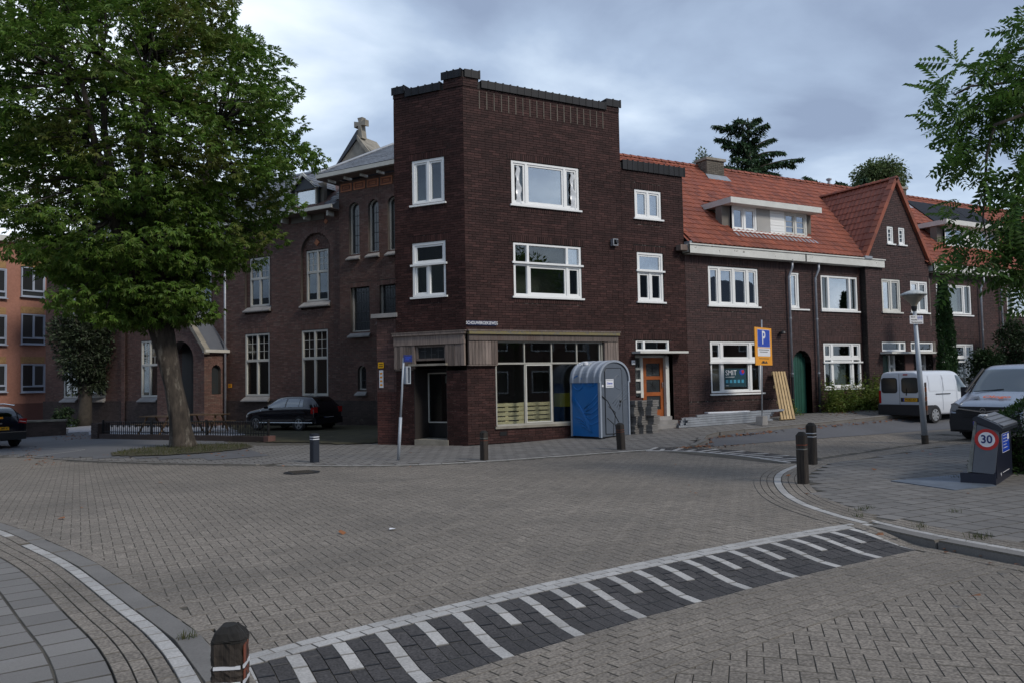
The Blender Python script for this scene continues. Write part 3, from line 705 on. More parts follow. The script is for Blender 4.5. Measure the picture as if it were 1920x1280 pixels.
# near-right pavement: flush edge stones round the corner, raised kerb beside the lower road
def arc_s(P, pt): return .1 * int(np.argmin(np.hypot(P[:, 0] - pt[0], P[:, 1] - pt[1])))
kA = arc_s(NR, (-1.27, -13.5)); kB = arc_s(NR, (3.3, -8.5)); kF = arc_s(NR, (20, -6.8))
sg = 1 if poly_in(NRpoly, np.array([offs(NR, .2)[0][60, 0]]), np.array([offs(NR, .2)[0][60, 1]]))[0] else -1
put('edge_stone', [row(NR, .06 * sg, .5, .12, gz, kA, kB), ], 'pv_white', walk, lift, V=TV, F=TF)
put('clinker', [row(NR, sg * d, .205, .105, gz, kA, kF, ph=.1 * i) for i, d in enumerate((.175, .28, .385, .49))] + [row(NR, sg * .06, .205, .105, gz, kB + .2, kF)] + [row(NR, -sg * d, .205, .105, gz, kA, kB, ph=.1 * i) for i, d in enumerate((.06, .165, .27))], 'paver', walk, lift, keep=200)
put('kerb_stone', [row(NR, .07 * sg, .95, .18, gz, 0, kA, gap=.007)], 'kerb', walk, lambda x, y: gz(x, y) + .006, th=.30, V=TV, F=TF)
put('gutter_clinker', [row(NR, -sg * d, .205, .105, roadz, 0, kA + .1) for d in (.085, .19)], 'paver', walk, lambda x, y: roadz(x, y) + .002, keep=60)
put('white_edge_paver', [row(NR, .22 * sg, .2, .11, gz, 0, kA)], 'pv_white', walk, lift)
put('clinker', [row(NR, sg * d, .205, .105, gz, 0, kA, ph=.1 * i) for i, d in enumerate((.335, .44, .545))], 'paver', walk, lift, keep=100)
gx, gy = np.meshgrid(np.arange(-2, 22, .302), np.arange(-24, -5, .302)); gx = gx.copy(); gx[1::2] += .15; gx, gy = gx.ravel(), gy.ravel()
k = poly_in(NRpoly, gx, gy) & inview(gx, gy) & (dist_line(NR, gx, gy) > .56); kn = k & (dist_line(NR, gx, gy) > .0)
put('slab', [np.stack([gx[k], gy[k], gx[k] * 0, gx[k] * 0 + .288, gx[k] * 0 + .288], 1)], 'slab_r', walk, lift, V=TV, F=TF)
# far pavement
kC = arc_s(FW, (-5.46, -1.27)); kD = arc_s(FW, (3.2, -4.2)); kE = arc_s(FW, (20, -2.3))
sg2 = 1 if poly_in(FWpoly, np.array([offs(FW, .2)[0][500, 0]]), np.array([offs(FW, .2)[0][500, 1]]))[0] else -1
put('edge_stone', [row(FW, .07 * sg2, .5, .11, gz, kC, kD)], 'pv_white', walk, lift, V=TV, F=TF, keep=60)
put('kerb_stone', [row(FW, .07 * sg2, 1.0, .14, gz, 20, kC), ], 'kerb', walk, lambda x, y: gz(x, y) + .012, th=.2, V=TV, F=TF, keep=60)
put('kerb_stone', [row(FW, .07 * sg2, 1.0, .18, gz, kD, kE)], 'kerb', walk, lambda x, y: gz(x, y) + .10 * smz((x - 3.6) / 1.5), th=.35, V=TV, F=TF, keep=60)
gx, gy = np.meshgrid(np.arange(-14, 26, .302), np.arange(-5, 14, .302)); gx = gx.copy(); gx[1::2] += .15; gx, gy = gx.ravel(), gy.ravel()
fz = lambda x, y: gz(x, y) + .004
k = poly_in(FWpoly, gx, gy) & (dist_line(FW, gx, gy) > .24) & inview(gx, gy) & ~((gx > .0) & (gy > -.02)) & ~((gy > -1.1 * (gx + 6.2) + 7.6) & (gx < 0) & (gy > 3))
put('slab', [np.stack([gx[k], gy[k], gx[k] * 0, gx[k] * 0 + .288, gx[k] * 0 + .288], 1)], 'slab_r', walk, fz, V=TV, F=TF, keep=120)
# roads beyond the paver range, asphalt parking strip, school forecourt
struct(sheet('far_road', -46, 46, -12, 62, .5, lambda x, y: roadz(x, y) - .003, 'road_far', mask=lambda x, y: ~poly_in(FWpoly, x, y) & ~poly_in(NRpoly, x, y) & (np.hypot(x - CAM[0], y - CAM[1]) > 26)))
kx = lambda x, y: gz(x, y) + .006
struct(sheet('parking_strip', 4.2, 40, -4.4, -2.4, .4, lambda x, y: gz(x, y) + .003, 'asphalt', mask=lambda x, y: ~poly_in(FWpoly, x, y)))
struct(sheet('forecourt_asphalt', -36, -5, 1.5, 60, .5, lambda x, y: gz(x, y) + .012, 'asphalt', mask=lambda x, y: poly_in(FWpoly, x, y - .6) & poly_in(FWpoly, x + .5, y) & (y > -1.6 * (x + 9.0) + 6)))
def ray(px, py): r = CF + (px - 960) / 1500 * CR - (py - 640) / 1500 * CU; return r
def on_frame(px, py, fr, off=0.):
    r = ray(px, py); t = ((fr.o + fr.n * off - CAM) @ fr.n) / (r @ fr.n); q = CAM + t * r; return float((q - fr.o) @ fr.u), float(q[2])
def on_s(px, py, fr, s):
    """point of a pixel ray on the plane square to the frame at distance s along it -> (offset, z)"""
    r = ray(px, py); t = ((fr.o + fr.u * s - CAM) @ fr.u) / (r @ fr.u); q = CAM + t * r; return float((q - fr.o) @ fr.n), float(q[2])
def on_ground(px, py, dz=0.):
    z = 0.
    for _ in range(30):
        r = ray(px, py); t = (z + dz - CAM[2]) / r[2]; q = CAM + t * r; z = .5 * z + .5 * float(gz(q[0], q[1]))
    return np.array([q[0], q[1], z + dz])
K = 1.09375
def S_(a): return a * K
def Z_(z): return (z - .1) * K
def H(a, b, c, d, **k): return dict(s0=S_(a), s1=S_(b), z0=Z_(c), z1=Z_(d), **k)
def hole(a, b, c, d, **k): return dict(s0=a, s1=b, z0=c, z1=d, **k)
# ================================================================= corner building
CB = thing('corner_building', 'three storey dark brown brick corner building with black tiled parapet and boarded shopfront', 'building', (0, 0, 0))
w2F = H(1.37, 3.49, 6.31, 7.49); w1F = H(1.39, 3.51, 3.89, 5.32); wS2 = H(5.38, 6.34, 6.28, 7.11); wS1 = H(5.41, 6.35, 3.88, 5.30)
wTr = H(5.29, 6.50, 2.46, 2.79); dr = H(5.25, 6.60, .42, 2.36); shop = H(0, 4.62, 2.12, 2.98, rev=.0); shopw = H(.81, 4.60, .55, 2.12, rev=.1)
hR = [w2F, w1F, wS2, wS1, wTr, dict(dr, rev=.35), shop, shopw]
sold = []
for h in (w2F, w1F, wS2, wS1, wTr):
    sold.append((h['s0'] - .12, h['s1'] + .12, h['z1'], h['z1'] + .2)); sold.append((h['s0'], h['s1'], h['z0'] - .19, h['z0'] - .04)) if h is not wTr else None
sold = [q for q in sold if q]
PZ = 8.94; TOWER = S_(4.9)
def zr(h): return h
# tower part up to parapet, low part to the right
sold_p = [(.55, TOWER - .55, 9.14, 9.80)]
brickwall(CB, FRR, 0, TOWER, .02, 10.0, hR, sold, keep=220)
brickwall(CB, FRR, TOWER + .001, 7.83, .25, 8.28, hR, sold, keep=60)
brickwall(CB, Fr((0, 0, 0), u=(1, 0)), -.004, .47, 10.0, 10.25, off=.02)
brickwall(CB, FRR, TOWER - .5, TOWER, 10.0, 10.16, off=.02)
# narrow upright ribs under the parapet (recessed joints between header stacks)
rb = MB()
for i in range(19):
    a = .50 + i * .235; rb.box((a, -.02, 9.42), (a + .028, .010, 9.93), 0, FRR)
obj('parapet_rib', rb, [M['chimney']], CB)
wl1 = hole(-1.72, -.64, 6.80, 8.09); wl2 = hole(-1.74, -.63, 4.16, 5.71); shL = hole(-2.36, 0, 2.10, 3.12, rev=0); dL = hole(-1.72, -.66, .02, 2.12, rev=.75)
soL = [(h['s0'] - .1, h['s1'] + .1, h['z1'], h['z1'] + .2) for h in (wl1, wl2)] + [(h['s0'], h['s1'], h['z0'] - .19, h['z0'] - .04) for h in (wl1, wl2)]
brickwall(CB, FRL, -2.33, 0, -.03, 10.0, [wl1, wl2, shL, dL], soL, keep=40)
brickwall(CB, FRL, -.62, .004, 10.0, 10.25, off=.02)
brickwall(CB, FRL, -2.335, -1.95, 10.0, 10.12, off=.02)
# quoin at the corner of the pale brick panel next the door (washed-out pillar)
BO = CB
E_L = FRL.p(-2.33, 0); BK = [(E_L[0], E_L[1]), (1.3, 7.6), (7.83, 7.6), (7.83, .02)]
core = MB()
b3 = FRL.p(-2.33, 0)
P = [b3, (b3[0] + 1.6, b3[1] + 4.2, 0), (TOWER, 7.4, 0), (TOWER, .0, 0)]
for (a, b) in zip(P, P[1:]): core.quad((a[0], a[1], 0), (b[0], b[1], 0), (b[0], b[1], 10.0), (a[0], a[1], 10.0))
core.add([(p[0], p[1], 9.5) for p in [(0, 0.1, 0)] + P[:1] + P[1:]], [(0, 1, 2, 3, 4)])
core.quad((TOWER, .02, 8.2), (TOWER, .3, 8.2), (TOWER, .3, 10.1), (TOWER, .02, 10.1))
core.quad((7.83, .0, 0), (7.83, 7.4, 0), (7.83, 7.4, 5.4), (7.83, .0, 5.4))
obj('side_wall', core, [M['brick']], CB)
sw = Fr((TOWER, 0, 0), u=(0, 1)); 
brickwall(CB, sw, 0, 2.6, 8.2, 10.0, off=.0)
lw = Fr((7.83, 0, 0), u=(0, 1)); brickwall(CB, lw, 0, 1.9, 5.5, 8.28, ext=lambda z: (0, max(.05, min(3.4, (8.3 - z) * .5 + 1.0))), m='brick_dark')
# black glazed coping tiles along the parapet
def coping(fr, a, b, z, parent, w=.24, h=.22, d=.34):
    n = max(1, round((b - a) / w)); w = (b - a) / n; V = []; 
    for i in range(n):
        q = MB(); x = a + w * i; g = .006
        q.box((x + g, -.30, z), (x + w - g, .055, z + .035), 0, fr)
        q.box((x + g, .028, z - h + .035), (x + w - g, .055, z), 0, fr)
        q.box((x + w - .03, .02, z - h + .03), (x + w + .012, .066, z + .055), 0, fr); q.box((x + w - .03, -.30, z + .03), (x + w + .012, .05, z + .055), 0, fr)
        obj('coping_tile', q, [M['coping']], parent)
        q = None
coping(FRR, 0.04, .52, 10.44, CB); coping(FRR, .56, TOWER - .52, 10.02 + .18, CB); coping(FRR, TOWER - .5, TOWER + .04, 10.34, CB)
coping(FRL, -.68, -.04, 10.44, CB); coping(FRL, -1.9, -.72, 10.18, CB); coping(FRL, -2.37, -1.93, 10.30, CB)
coping(FRR, TOWER + .06, 7.90, 8.50, CB, w=.215, h=.30)
# upper part of parapet walls behind copings
pk = MB()
pk.box((.0, -.3, 10.0), (TOWER, -.012, 10.18), 0, FRR); pk.box((-2.33, -.3, 9.9), (-.0, -.012, 10.16), 0, FRL); pk.box((0, -.28, 10.1), (.5, -.0, 10.42), 0, FRR); pk.box((-.62, -.28, 10.1), (0, -.0, 10.42), 0, FRL); pk.box((TOWER - .5, -.28, 10.1), (TOWER, -.0, 10.32), 0, FRR); pk.box((-2.33, -.28, 10.1), (-1.95, 0, 10.28), 0, FRL)
pk.box((TOWER + .01, -.28, 8.0), (7.83, -.014, 8.46), 0, FRR)
obj('parapet_core', pk, [M['brick_dark']], CB)
# windows
window(CB, FRR, w2F['s0'], w2F['s1'], w2F['z0'], w2F['z1'], ('H', [.42, 1.35, .42], ['s', 'sb', 's']), label='wide white window with loose plastic sheet in both narrow side lights')
window(CB, FRR, w1F['s0'], w1F['s1'], w1F['z0'], w1F['z1'], ('V', [.82, .52], [('H', [.36, 1.2, .36], ['p', 's', 's']), ('H', [.36, 1.2, .36], ['p', 'p', 'b'])]), shelf=[4.16 + .93])
window(CB, FRR, wS2['s0'], wS2['s1'], wS2['z0'], wS2['z1'], ('H', [1, 1], ['scb', 'scb']))
window(CB, FRR, wS1['s0'], wS1['s1'], wS1['z0'], wS1['z1'], ('V', [.98, .62], [('H', [1, 1], ['s', 's']), 'scb']), shelf=[4.14 + .93], label='narrow white window with bright blind in the upper light and a casement ajar')
window(CB, FRR, wTr['s0'], wTr['s1'], wTr['z0'], wTr['z1'], ('H', [.26, 1], ['p', 'p']), e=.06, rd=.02)
window(CB, FRL, -1.72, -.64, 6.80, 8.09, ('H', [1, 1], ['s', 's']), roomm='roomlight')
window(CB, FRL, -1.74, -.63, 4.16, 5.71, ('V', [.93, .55], [('H', [1, 1.1], ['s', 'p']), 's']), shelf=[5.04], roomm='roomlight')
# loose plastic sheets in the top window
for a, b in ((w2F['s0'] + .13, .16), (w2F['s1'] - .33, .14)):
    P = []; n = 14
    for i in range(n + 1):
        z = w2F['z1'] - .16 - i * .078; wd = .05 + .02 * math.sin(i * .9) + .006 * i; o = a + .04 + .012 * math.sin(i * 1.7)
        P += [FRR.p(o, z, -.028 + .02 * math.sin(i * 1.3)), FRR.p(o + wd, z, .0 + .025 * math.cos(i * 1.1)), FRR.p(o + wd + .05, z, -.03 + .02 * math.sin(i))]
    F = [(3 * i + j, 3 * i + j + 1, 3 * i + 4 + j, 3 * i + 3 + j) for i in range(n) for j in (0, 1)]
    t = obj('plastic_sheet', MB().add(P, F), [M['plastic_sheet']], smooth=True); tag(t, 'crumpled translucent plastic sheet hanging in the %s side light of the top window' % ('left' if b == .16 else 'right'), 'plastic sheet', 'plastic sheets in the top window')
# shopfront: boards, fascia
bd = lambda nm, fr, a, b, c, d, n0, n1, m='wood': obj(nm, MB().box((a, n0, c), (b, n1, d), 0, fr), [M[m]], CB)
bd('roof_board', FRR, -.03, 5.08, 3.13, 3.17, -.02, .20, 'wood'); bd('moss_edge', FRR, .0, 5.06, 3.045, 3.128, .02, .19, 'wood_moss')
bd('roof_board', FRL, -2.38, .06, 3.13, 3.165, -.02, .18, 'wood'); bd('fascia_edge', FRL, -2.36, .035, 3.06, 3.126, .02, .17, 'wood')
bd('fascia_board', FRR, .02, 5.03, 2.87, 3.042, .01, .13); bd('fascia_board', FRL, -2.34, -.02, 2.80, 3.055, .01, .12)
x = .0
for i in range(9): w_ = .098; bd('plank', FRR, .03 + .099 * i, .03 + .099 * i + w_ - .008, 2.22, 2.865, .01, .09 + random.uniform(0, .02))
for i in range(5): bd('plank', FRR, 4.55 + .1 * i, 4.55 + .1 * i + .092, 2.20, 2.865, .01, .09 + random.uniform(0, .02))
bd('trim_strip', FRR, .0, .90, 2.185, 2.212, .0, .12); 
for i in range(7): bd('plank', FRL, -2.33 + .1 * i, -2.33 + .1 * i + .092, 2.16 + random.uniform(-.05, .02), 2.79, .01, .09 + random.uniform(0, .02))
for i in range(6): bd('plank', FRL, -.62 + .1 * i, -.62 + .1 * i + .092, 2.20, 2.79, .01, .09 + random.uniform(0, .02))
ob = MB(); ob.box((-1.62, -.02, 2.36), (-.63, .05, 2.42), 0, FRL).box((-1.62, -.02, 2.73), (-.63, .05, 2.79), 0, FRL).box((-1.62, -.02, 2.42), (-1.56, .05, 2.73), 0, FRL).box((-.69, -.02, 2.42), (-.63, .05, 2.73), 0, FRL)
f_ = obj('fanlight', ob, [M['wood']], CB); obj('pane', MB().box((-1.56, -.02, 2.42), (-.69, .01, 2.73), 0, FRL), [M['leaded']], f_)
ob = MB()
for i in (1, 2, 3): ob.box((-1.56 + .2175 * i - .006, .01, 2.42), (-1.56 + .2175 * i + .006, .016, 2.73), 0, FRL)
for i, (q, r) in enumerate(((.55, 2.52), (.2, 2.63), (.8, 2.63))): ob.box((-1.56 + q * .87 - .1, .011, r), (-1.56 + q * .87 + .1, .015, r + .01), 0, FRL)
obj('lead_came', ob, [M['lead']], f_)
bd('door_canopy', FRL, -1.78, -.55, 2.215, 2.27, -.3, .22, 'stone'); bd('lintel', FRL, -2.33, -1.75, 2.09, 2.15, -.1, .05, 'wood')
# recessed corner door
dd = MB(); o_ = -.72
dd.box((-1.72, o_ - .05, .16), (-.6, o_, .62), 0, FRL).box((-1.72, o_ - .05, 2.02), (-.6, o_, 2.2), 0, FRL)
dA = on_frame(803, 750, FRL, o_)[0]; dd.box((-1.72, o_ - .05, .62), (dA + .01, o_, 2.02), 0, FRL)
d_ = obj('shop_door', dd, [M['black']], CB)
dd = MB(); ring(dd, FRL, dA, -.62, .58, 2.03, .035, o_ - .02, o_ + .02); obj('door_frame', dd, [M['cream']], d_)
obj('pane', MB().box((dA + .03, o_ - .02, .615), (-.655, o_ - .01, 1.995), 0, FRL), [M['glass']], d_)
obj('notice', MB().box((-1.16, o_ - .05, 1.72), (-.98, o_ - .045, 1.93), 0, FRL), [M['cream']], d_)
obj('door_step', MB().box((-1.72, -.7, -.02), (-.62, .03, .15), 0, FRL), [M['stone']], CB)
nk = MB(); nk.box((-1.73, -.78, .0), (-1.71, .0, 2.2), 0, FRL).box((-.66, -.78, 0), (-.64, 0, 2.2), 0, FRL).box((-1.8, -1.6, 0.1), (-.5, -1.58, 2.2), 0, FRL).quad(FRL.p(-1.75, 2.14, 0), FRL.p(-.6, 2.14, 0), FRL.p(-.6, 2.14, -.8), FRL.p(-1.75, 2.14, -.8))
obj('door_niche', nk, [M['brick_dark']], CB)
# shop window grid
sf = MB(); xs = [S_(.82), S_(1.66), S_(2.49), S_(3.29), S_(4.04) - .0, 4.50]; mz = 2.24
for i, x in enumerate(xs): sf.box((x - .018, -.05, .50), (x + .018, .01, 2.86), 0, FRR)
sf.box((xs[0], -.06, mz - .025), (xs[-1], .02, mz + .025), 0, FRR); sf.box((xs[0], -.06, .49), (xs[-1], .02, .54), 0, FRR); sf.box((xs[0], -.06, 2.82), (xs[-1], .02, 2.86), 0, FRR)
sh = obj('shop_window', sf, [M['cream_d']], CB)
for i in range(5):
    obj('pane', MB().box((xs[i] + .025, -.03, .54), (xs[i + 1] - .025, -.022, mz - .035), 0, FRR), [M['glass_shop']], sh)
    obj('pane', MB().box((xs[i] + .025, -.03, mz + .035), (xs[i + 1] - .025, -.022, 2.82), 0, FRR), [M['glass_shop']], sh)
q = MB(); ring(q, FRR, xs[1] + .025, xs[2] - .025, .55, mz - .03, .032, -.045, .02); obj('casement', q, [M['cream']], sh)
obj('shop_sill', MB().box((xs[0] - .06, -.1, .42), (4.7, .05, .49), 0, FRR), [M['stone']], CB)
q = MB(); p = lambda a, z, y: FRR.p(a, z, y); a, b, c, d, A, B = .55, 4.9, .06, 3.0, -.13, -4.2
q.quad(p(a, c, B), p(b, c, B), p(b, d, B), p(a, d, B)); q.quad(p(a, c, A), p(b, c, A), p(b, c, B), p(a, c, B)); q.quad(p(a, d, A), p(b, d, A), p(b, d, B), p(a, d, B)); q.quad(p(a, c, A), p(a, c, B), p(a, d, B), p(a, d, A)); q.quad(p(b, c, A), p(b, c, B), p(b, d, B), p(b, d, A))
obj('shop_interior', q, [M['room']], CB)
# plinth under the shop window with vent bricks
obj('air_brick', MB().box((.98, .0, .23), (1.20, .012, .34), 0, FRR), [M['black']], CB)
# orange front door in its recess
dq = MB(); y0 = -.22; a, b, c, d = on_frame(1204, 669, FRR, -.22)[0], on_frame(1243, 669, FRR, -.22)[0], .55, on_frame(1222, 669, FRR, -.22)[1]
dq.box((a, y0 - .05, c), (a + .14, y0, d), 0, FRR).box((b - .14, y0 - .05, c), (b, y0, d), 0, FRR)
dh_ = (d - c) / 1.9; hz_ = [c, c + .22 * dh_, c + .66 * dh_, c + .78 * dh_, c + 1.18 * dh_, c + 1.29 * dh_, c + 1.70 * dh_, d]
for i in (0, 2, 4, 6): dq.box((a + .14, y0 - .05, hz_[i]), (b - .14, y0, hz_[i + 1]), 0, FRR)
fd = obj('front_door', dq, [M['orange_door']], CB)
for i in (1, 3, 5):
    pn = obj('pane', MB().box((a + .14, y0 - .035, hz_[i]), (b - .14, y0 - .03, hz_[i + 1]), 0, FRR), [M['leaded']], fd)
    q = MB(); cx_, cz_ = (a + b) / 2, (hz_[i] + hz_[i + 1]) / 2
    for k_ in range(8):
        t = math.pi * k_ / 4; q.tube([FRR.p(cx_, cz_, y0 - .02), FRR.p(cx_ + .16 * math.cos(t), cz_ + .13 * math.sin(t), y0 - .02)], .006, 4)
    q.tube([FRR.p(a + .15, cz_, y0 - .02), FRR.p(b - .15, cz_, y0 - .02)], .005, 4); obj('grille', q, [M['iron']], fd)
obj('door_handle', MB().box((b - .09, y0, 1.45), (b - .06, y0 + .05, 1.62), 0, FRR), [M['chrome']], fd)
dw = MB(); dw.box((b + .0, y0 - .05, c), (b + .13, -.10, d + .02), 0, FRR); dw.box((a - .10, y0 - .05, c + .6), (a, y0 + .03, d), 0, FRR); dw.box((a - .3, y0 - .05, d - .02), (b + .16, y0 + .04, d + .1), 0, FRR)
for z in (1.30, 1.66, 2.02): dw.box((a - .28, y0 - .03, z), (a - .1, y0 + .02, z + .07), 0, FRR)
obj('door_frame', dw, [M['white_old']], CB)
obj('side_light', MB().box((a - .28, y0 - .05, 1.2), (a - .1, y0 - .03, d), 0, FRR), [M['leaded']], CB)
cn = MB(); cn.box((S_(5.15), -.5, Z_(2.40)), (S_(6.88), .42, Z_(2.46)), 0, FRR); obj('door_canopy', cn, [M['white_old']], CB)
nk = MB(); nk.box((S_(5.24), -.9, .2), (S_(5.25), 0, 2.5), 0, FRR).box((S_(6.60), -.9, .2), (S_(6.61), 0, 2.5), 0, FRR).quad(p(5.7, .2, -1.4), p(7.1, .2, -1.4), p(7.1, 2.6, -1.4), p(5.7, 2.6, -1.4)); obj('door_niche', nk, [M['brick_dark']], CB)
low = MB(); low.box((S_(4.95), -.3, .2), (S_(5.45), .03, 1.16), 0, FRR); obj('low_wall', low, [M['brick']], CB)
def steps(parent, a, b, z0, z1, n, fr=FRR, dep=.28, y=-.4, m='stone'):
    for i in range(n):
        h = (z1 - z0) / n; obj('step', MB().box((a, y, z0 + h * i - .3), (b, y + .4 + dep * (n - 1 - i) + .02, z0 + h * (i + 1)), 0, fr), [M[m]], parent)
steps(CB, S_(5.45), S_(6.55), .20, .55, 3, y=-.45, m='sillstone')
# wall lamp box, pipe collar, house number
v_ = thing('wall_vent', 'small grey boxed vent high on the dark brick wall beside the first floor window', 'vent', FRR.p(5.02, 5.9, .05)); q = MB(); ring(q, FRR, 4.93, 5.11, 5.80, 6.01, .025, 0, .14); obj('hood', q, [M['zinc']], v_); obj('vent_pipe', MB().tube([FRR.p(5.03, 5.90, 0), FRR.p(5.06, 5.93, .16)], .06, 12), [M['black']], v_)
t = thing('street_name_sign', 'blue street name plate reading SCHOUWBROEKSEWEG on the dark brick corner above the shopfront', 'street sign', FRR.p(.4, 3.36, .03))
obj('plate', MB().box((.02, .012, 3.29), (.93, .03, 3.42), 0, FRR), [M['plateblue']], t); text('SCHOUWBROEKSEWEG', .12, FRR, .475, 3.355, .031, M['signwhite'], t, bold=.001, sx=.76)
t = thing('house_number_plate', 'small white house number plate left of the orange front door', 'house number', FRR.p(5.6, 2.3, .02)); obj('plate', MB().box((5.60, .01, 2.18), (5.73, .02, 2.31), 0, FRR), [M['signwhite']], t); text('74', .09, FRR, 5.665, 2.245, .021, M['black'], t)
# ================================================================= terrace houses
EZ = 5.78                                           # wall top
def gable_ext(z): return (16.3, 20.05) if z < 6.0 else (18.17 - (9.12 - z) * .601, 18.17 + (9.12 - z) * .601)
def rowhouse(name, label, a, b, holes, sold, keep, base, top=EZ, off=0., **k):
    t = thing(name, label, 'house', (a, 0, base)); brickwall(t, FRR, a, b, base, top, holes, sold, keep=keep, m='brick_row', off=off, **k); return t
def so(h, up=True, dn=True, hh=.2): return ([(h['s0'] - .1, h['s1'] + .1, h['z1'], h['z1'] + hh)] if up else []) + ([(h['s0'], h['s1'], h['z0'] - .19, h['z0'] - .04)] if dn else [])
A1 = H(8.06, 10.11, 3.85, 5.04); Ag = H(8.05, 10.16, 1.2, 2.78); B0 = H(11.48, 12.27, 3.83, 5.02); B1 = H(12.94, 14.73, 3.82, 4.99); Bg = H(12.95, 14.78, 1.25, 2.77)
gd = dict(s0=12.60, s1=13.50, z0=.38, z1=2.18, arch=True, rev=.35)
HA = rowhouse('terrace_house', 'brown brick terrace house with orange roof and a teal poster in its ground floor window', 7.835, 13.05, [A1, Ag, B0, dict(gd, s1=13.50)], so(A1, False) + so(Ag) + so(B0, False) + [(7.835, 13.05, 5.42, 5.78), (7.835, 12.4, .98, 1.12)], 200, .25, extra=[q for q in arch_ring(13.05, 2.18, .45, .2) if q[0] < 13.05])
HB = rowhouse('terrace_house', 'brown brick terrace house with green arched passage door and weeds along its front', 13.05, 16.28, [B1, Bg, gd], so(B1, False) + so(Bg) + [(13.05, 16.28, 5.42, 5.78)], 100, .30, extra=[q for q in arch_ring(13.05, 2.18, .45, .2) if q[0] > 13.05])
window(HA, FRR, A1['s0'], A1['s1'], A1['z0'], A1['z1'], ('H', [.42, .62, .62, .42], ['sb', 'sb', 'sb', 'sb']), bar=.09)
window(HA, FRR, Ag['s0'], Ag['s1'], Ag['z0'], Ag['z1'], glass='glass_shop', spec= ('V', [1.0, .52], [('H', [.4, 1.25, .4], ['p', 's', 'p']), ('H', [.4, 1.25, .4], ['s', 's', 's'])]), shelf=[2.19], bar=.10)
window(HA, FRR, B0['s0'], B0['s1'], B0['z0'], B0['z1'], ('H', [1, 1], ['sgb', 'sgb']))
window(HB, FRR, B1['s0'], B1['s1'], B1['z0'], B1['z1'], ('H', [.36, 1.3, .36], ['pg', 'pb', 'p']), bar=.09)
window(HB, FRR, Bg['s0'], Bg['s1'], Bg['z0'], Bg['z1'], ('V', [1.05, .5], [('H', [.36, 1.1, .36], ['pg', 'sg', 'pg']), ('H', [.36, 1.1, .36], ['s', 's', 's'])]), shelf=[2.17], bar=.10)
# poster
PA, PB = on_frame(1356, 700, FRR, -.07)[0], on_frame(1399, 700, FRR, -.07)[0]; PO = on_frame(1360, 695, FRR, -.07)[0]
t = thing('window_poster', 'dark teal poster with white lettering SMIT in the ground floor window', 'poster', FRR.p(9.9, 1.5, -.1))
obj('sheet', MB().box((PA, -.073, 1.42), (PB, -.069, 2.03), 0, FRR), [M['teal']], t); text('SMIT', .24, FRR, PO, 1.88, -.068, M['signwhite'], t, align='LEFT')
q = MB(); q.add([FRR.p(PO + .74 + .12 * math.cos(i * math.pi / 6), 1.90 + .10 * math.sin(i * math.pi / 6), -.067) for i in range(12)], [tuple(range(12))]); obj('round_mark', q, [M['signblue']], t); 
q = MB(); q.add([FRR.p(PO + .76, 1.84, -.065), FRR.p(PO + .84, 1.90, -.065), FRR.p(PO + .82, 1.98, -.065), FRR.p(PO + .70, 1.96, -.065)], [(0, 1, 2, 3)]); obj('red_mark', q, [M['red']], t)
q = MB()
for i in range(5):
    x_ = PO + .06 + .175 * i; ring(q, FRR, x_ - .05, x_ + .05, 1.55, 1.65, .02, -.068, -.065); q.box((x_ - .02, -.068, 1.58), (x_ + .02, -.117, 1.62), 0, FRR)
obj('pictograms', q, [M['cyan']], t); obj('fine_line', MB().box((PO, -.068, 1.74), (9.9, -.117, 1.755), 0, FRR).box((PO, -.068, 1.455), (9.62, -.117, 1.468), 0, FRR), [M['signwhite']], t)
# green passage door
q = MB(); n = 7
for i in range(n):
    a = 12.60 + .9 * i / n; b = 12.60 + .9 * (i + 1) / n - .012; zt = 2.18 + math.sqrt(max(0, .45 ** 2 - ((a + b) / 2 - 13.05) ** 2)); obj('door_board', MB().prism([(a, .42), (b, .42), (b, zt), (a, zt)], -.30, -.25, FRR), [M['green']], HB)
obj('door_backing', MB().box((12.5, -.36, .3), (13.6, -.33, 2.8), 0, FRR), [M['black']], HB)
obj('step', MB().box((12.58, -.35, .2), (13.52, .04, .40), 0, FRR), [M['stone']], HB)
# downpipes with offset at the top, black iron foot
def downpipe(parent, x, zt, zb, base, o=.07):
    q = MB(); q.tube([FRR.p(x + .06, zt, .22), FRR.p(x + .06, zt - .22, .22), FRR.p(x, zt - .52, o + .04), FRR.p(x, zb, o + .04)], .042, 10); w_ = obj('downpipe', q, [M['pipe']], parent, smooth=True)
    q = MB(); q.tube([FRR.p(x, zb, o + .04), FRR.p(x, base, o + .04)], .05, 10); obj('pipe_foot', q, [M['pipe_b']], w_)
    q = MB()
    for z in (zt - .6, (zt + zb) / 2, zb + .1): q.tube([FRR.p(x, z, o + .04), FRR.p(x, z + .05, o + .04)], .052, 10)
    obj('pipe_clip', q, [M['zinc']], w_)
downpipe(HA, S_(11.36), 5.72, 1.7, .3); downpipe(HB, S_(12.57), 5.72, 1.7, .3)
def lampw(x, z, lb):
    t = thing('wall_lamp', lb, 'wall lamp', FRR.p(x, z, .05)); obj('bracket', MB().box((x - .04, 0, z - .05), (x + .04, .1, z + .03), 0, FRR), [M['iron']], t); obj('shade', MB().lathe([(.03, .06), (.09, .02), (.11, -.04), (.02, -.05)], FRR.p(x, z + .02, .14), 12), [M['pipe_b']], t)
lampw(12.0, 3.22, 'small black wall lamp beside the left downpipe')
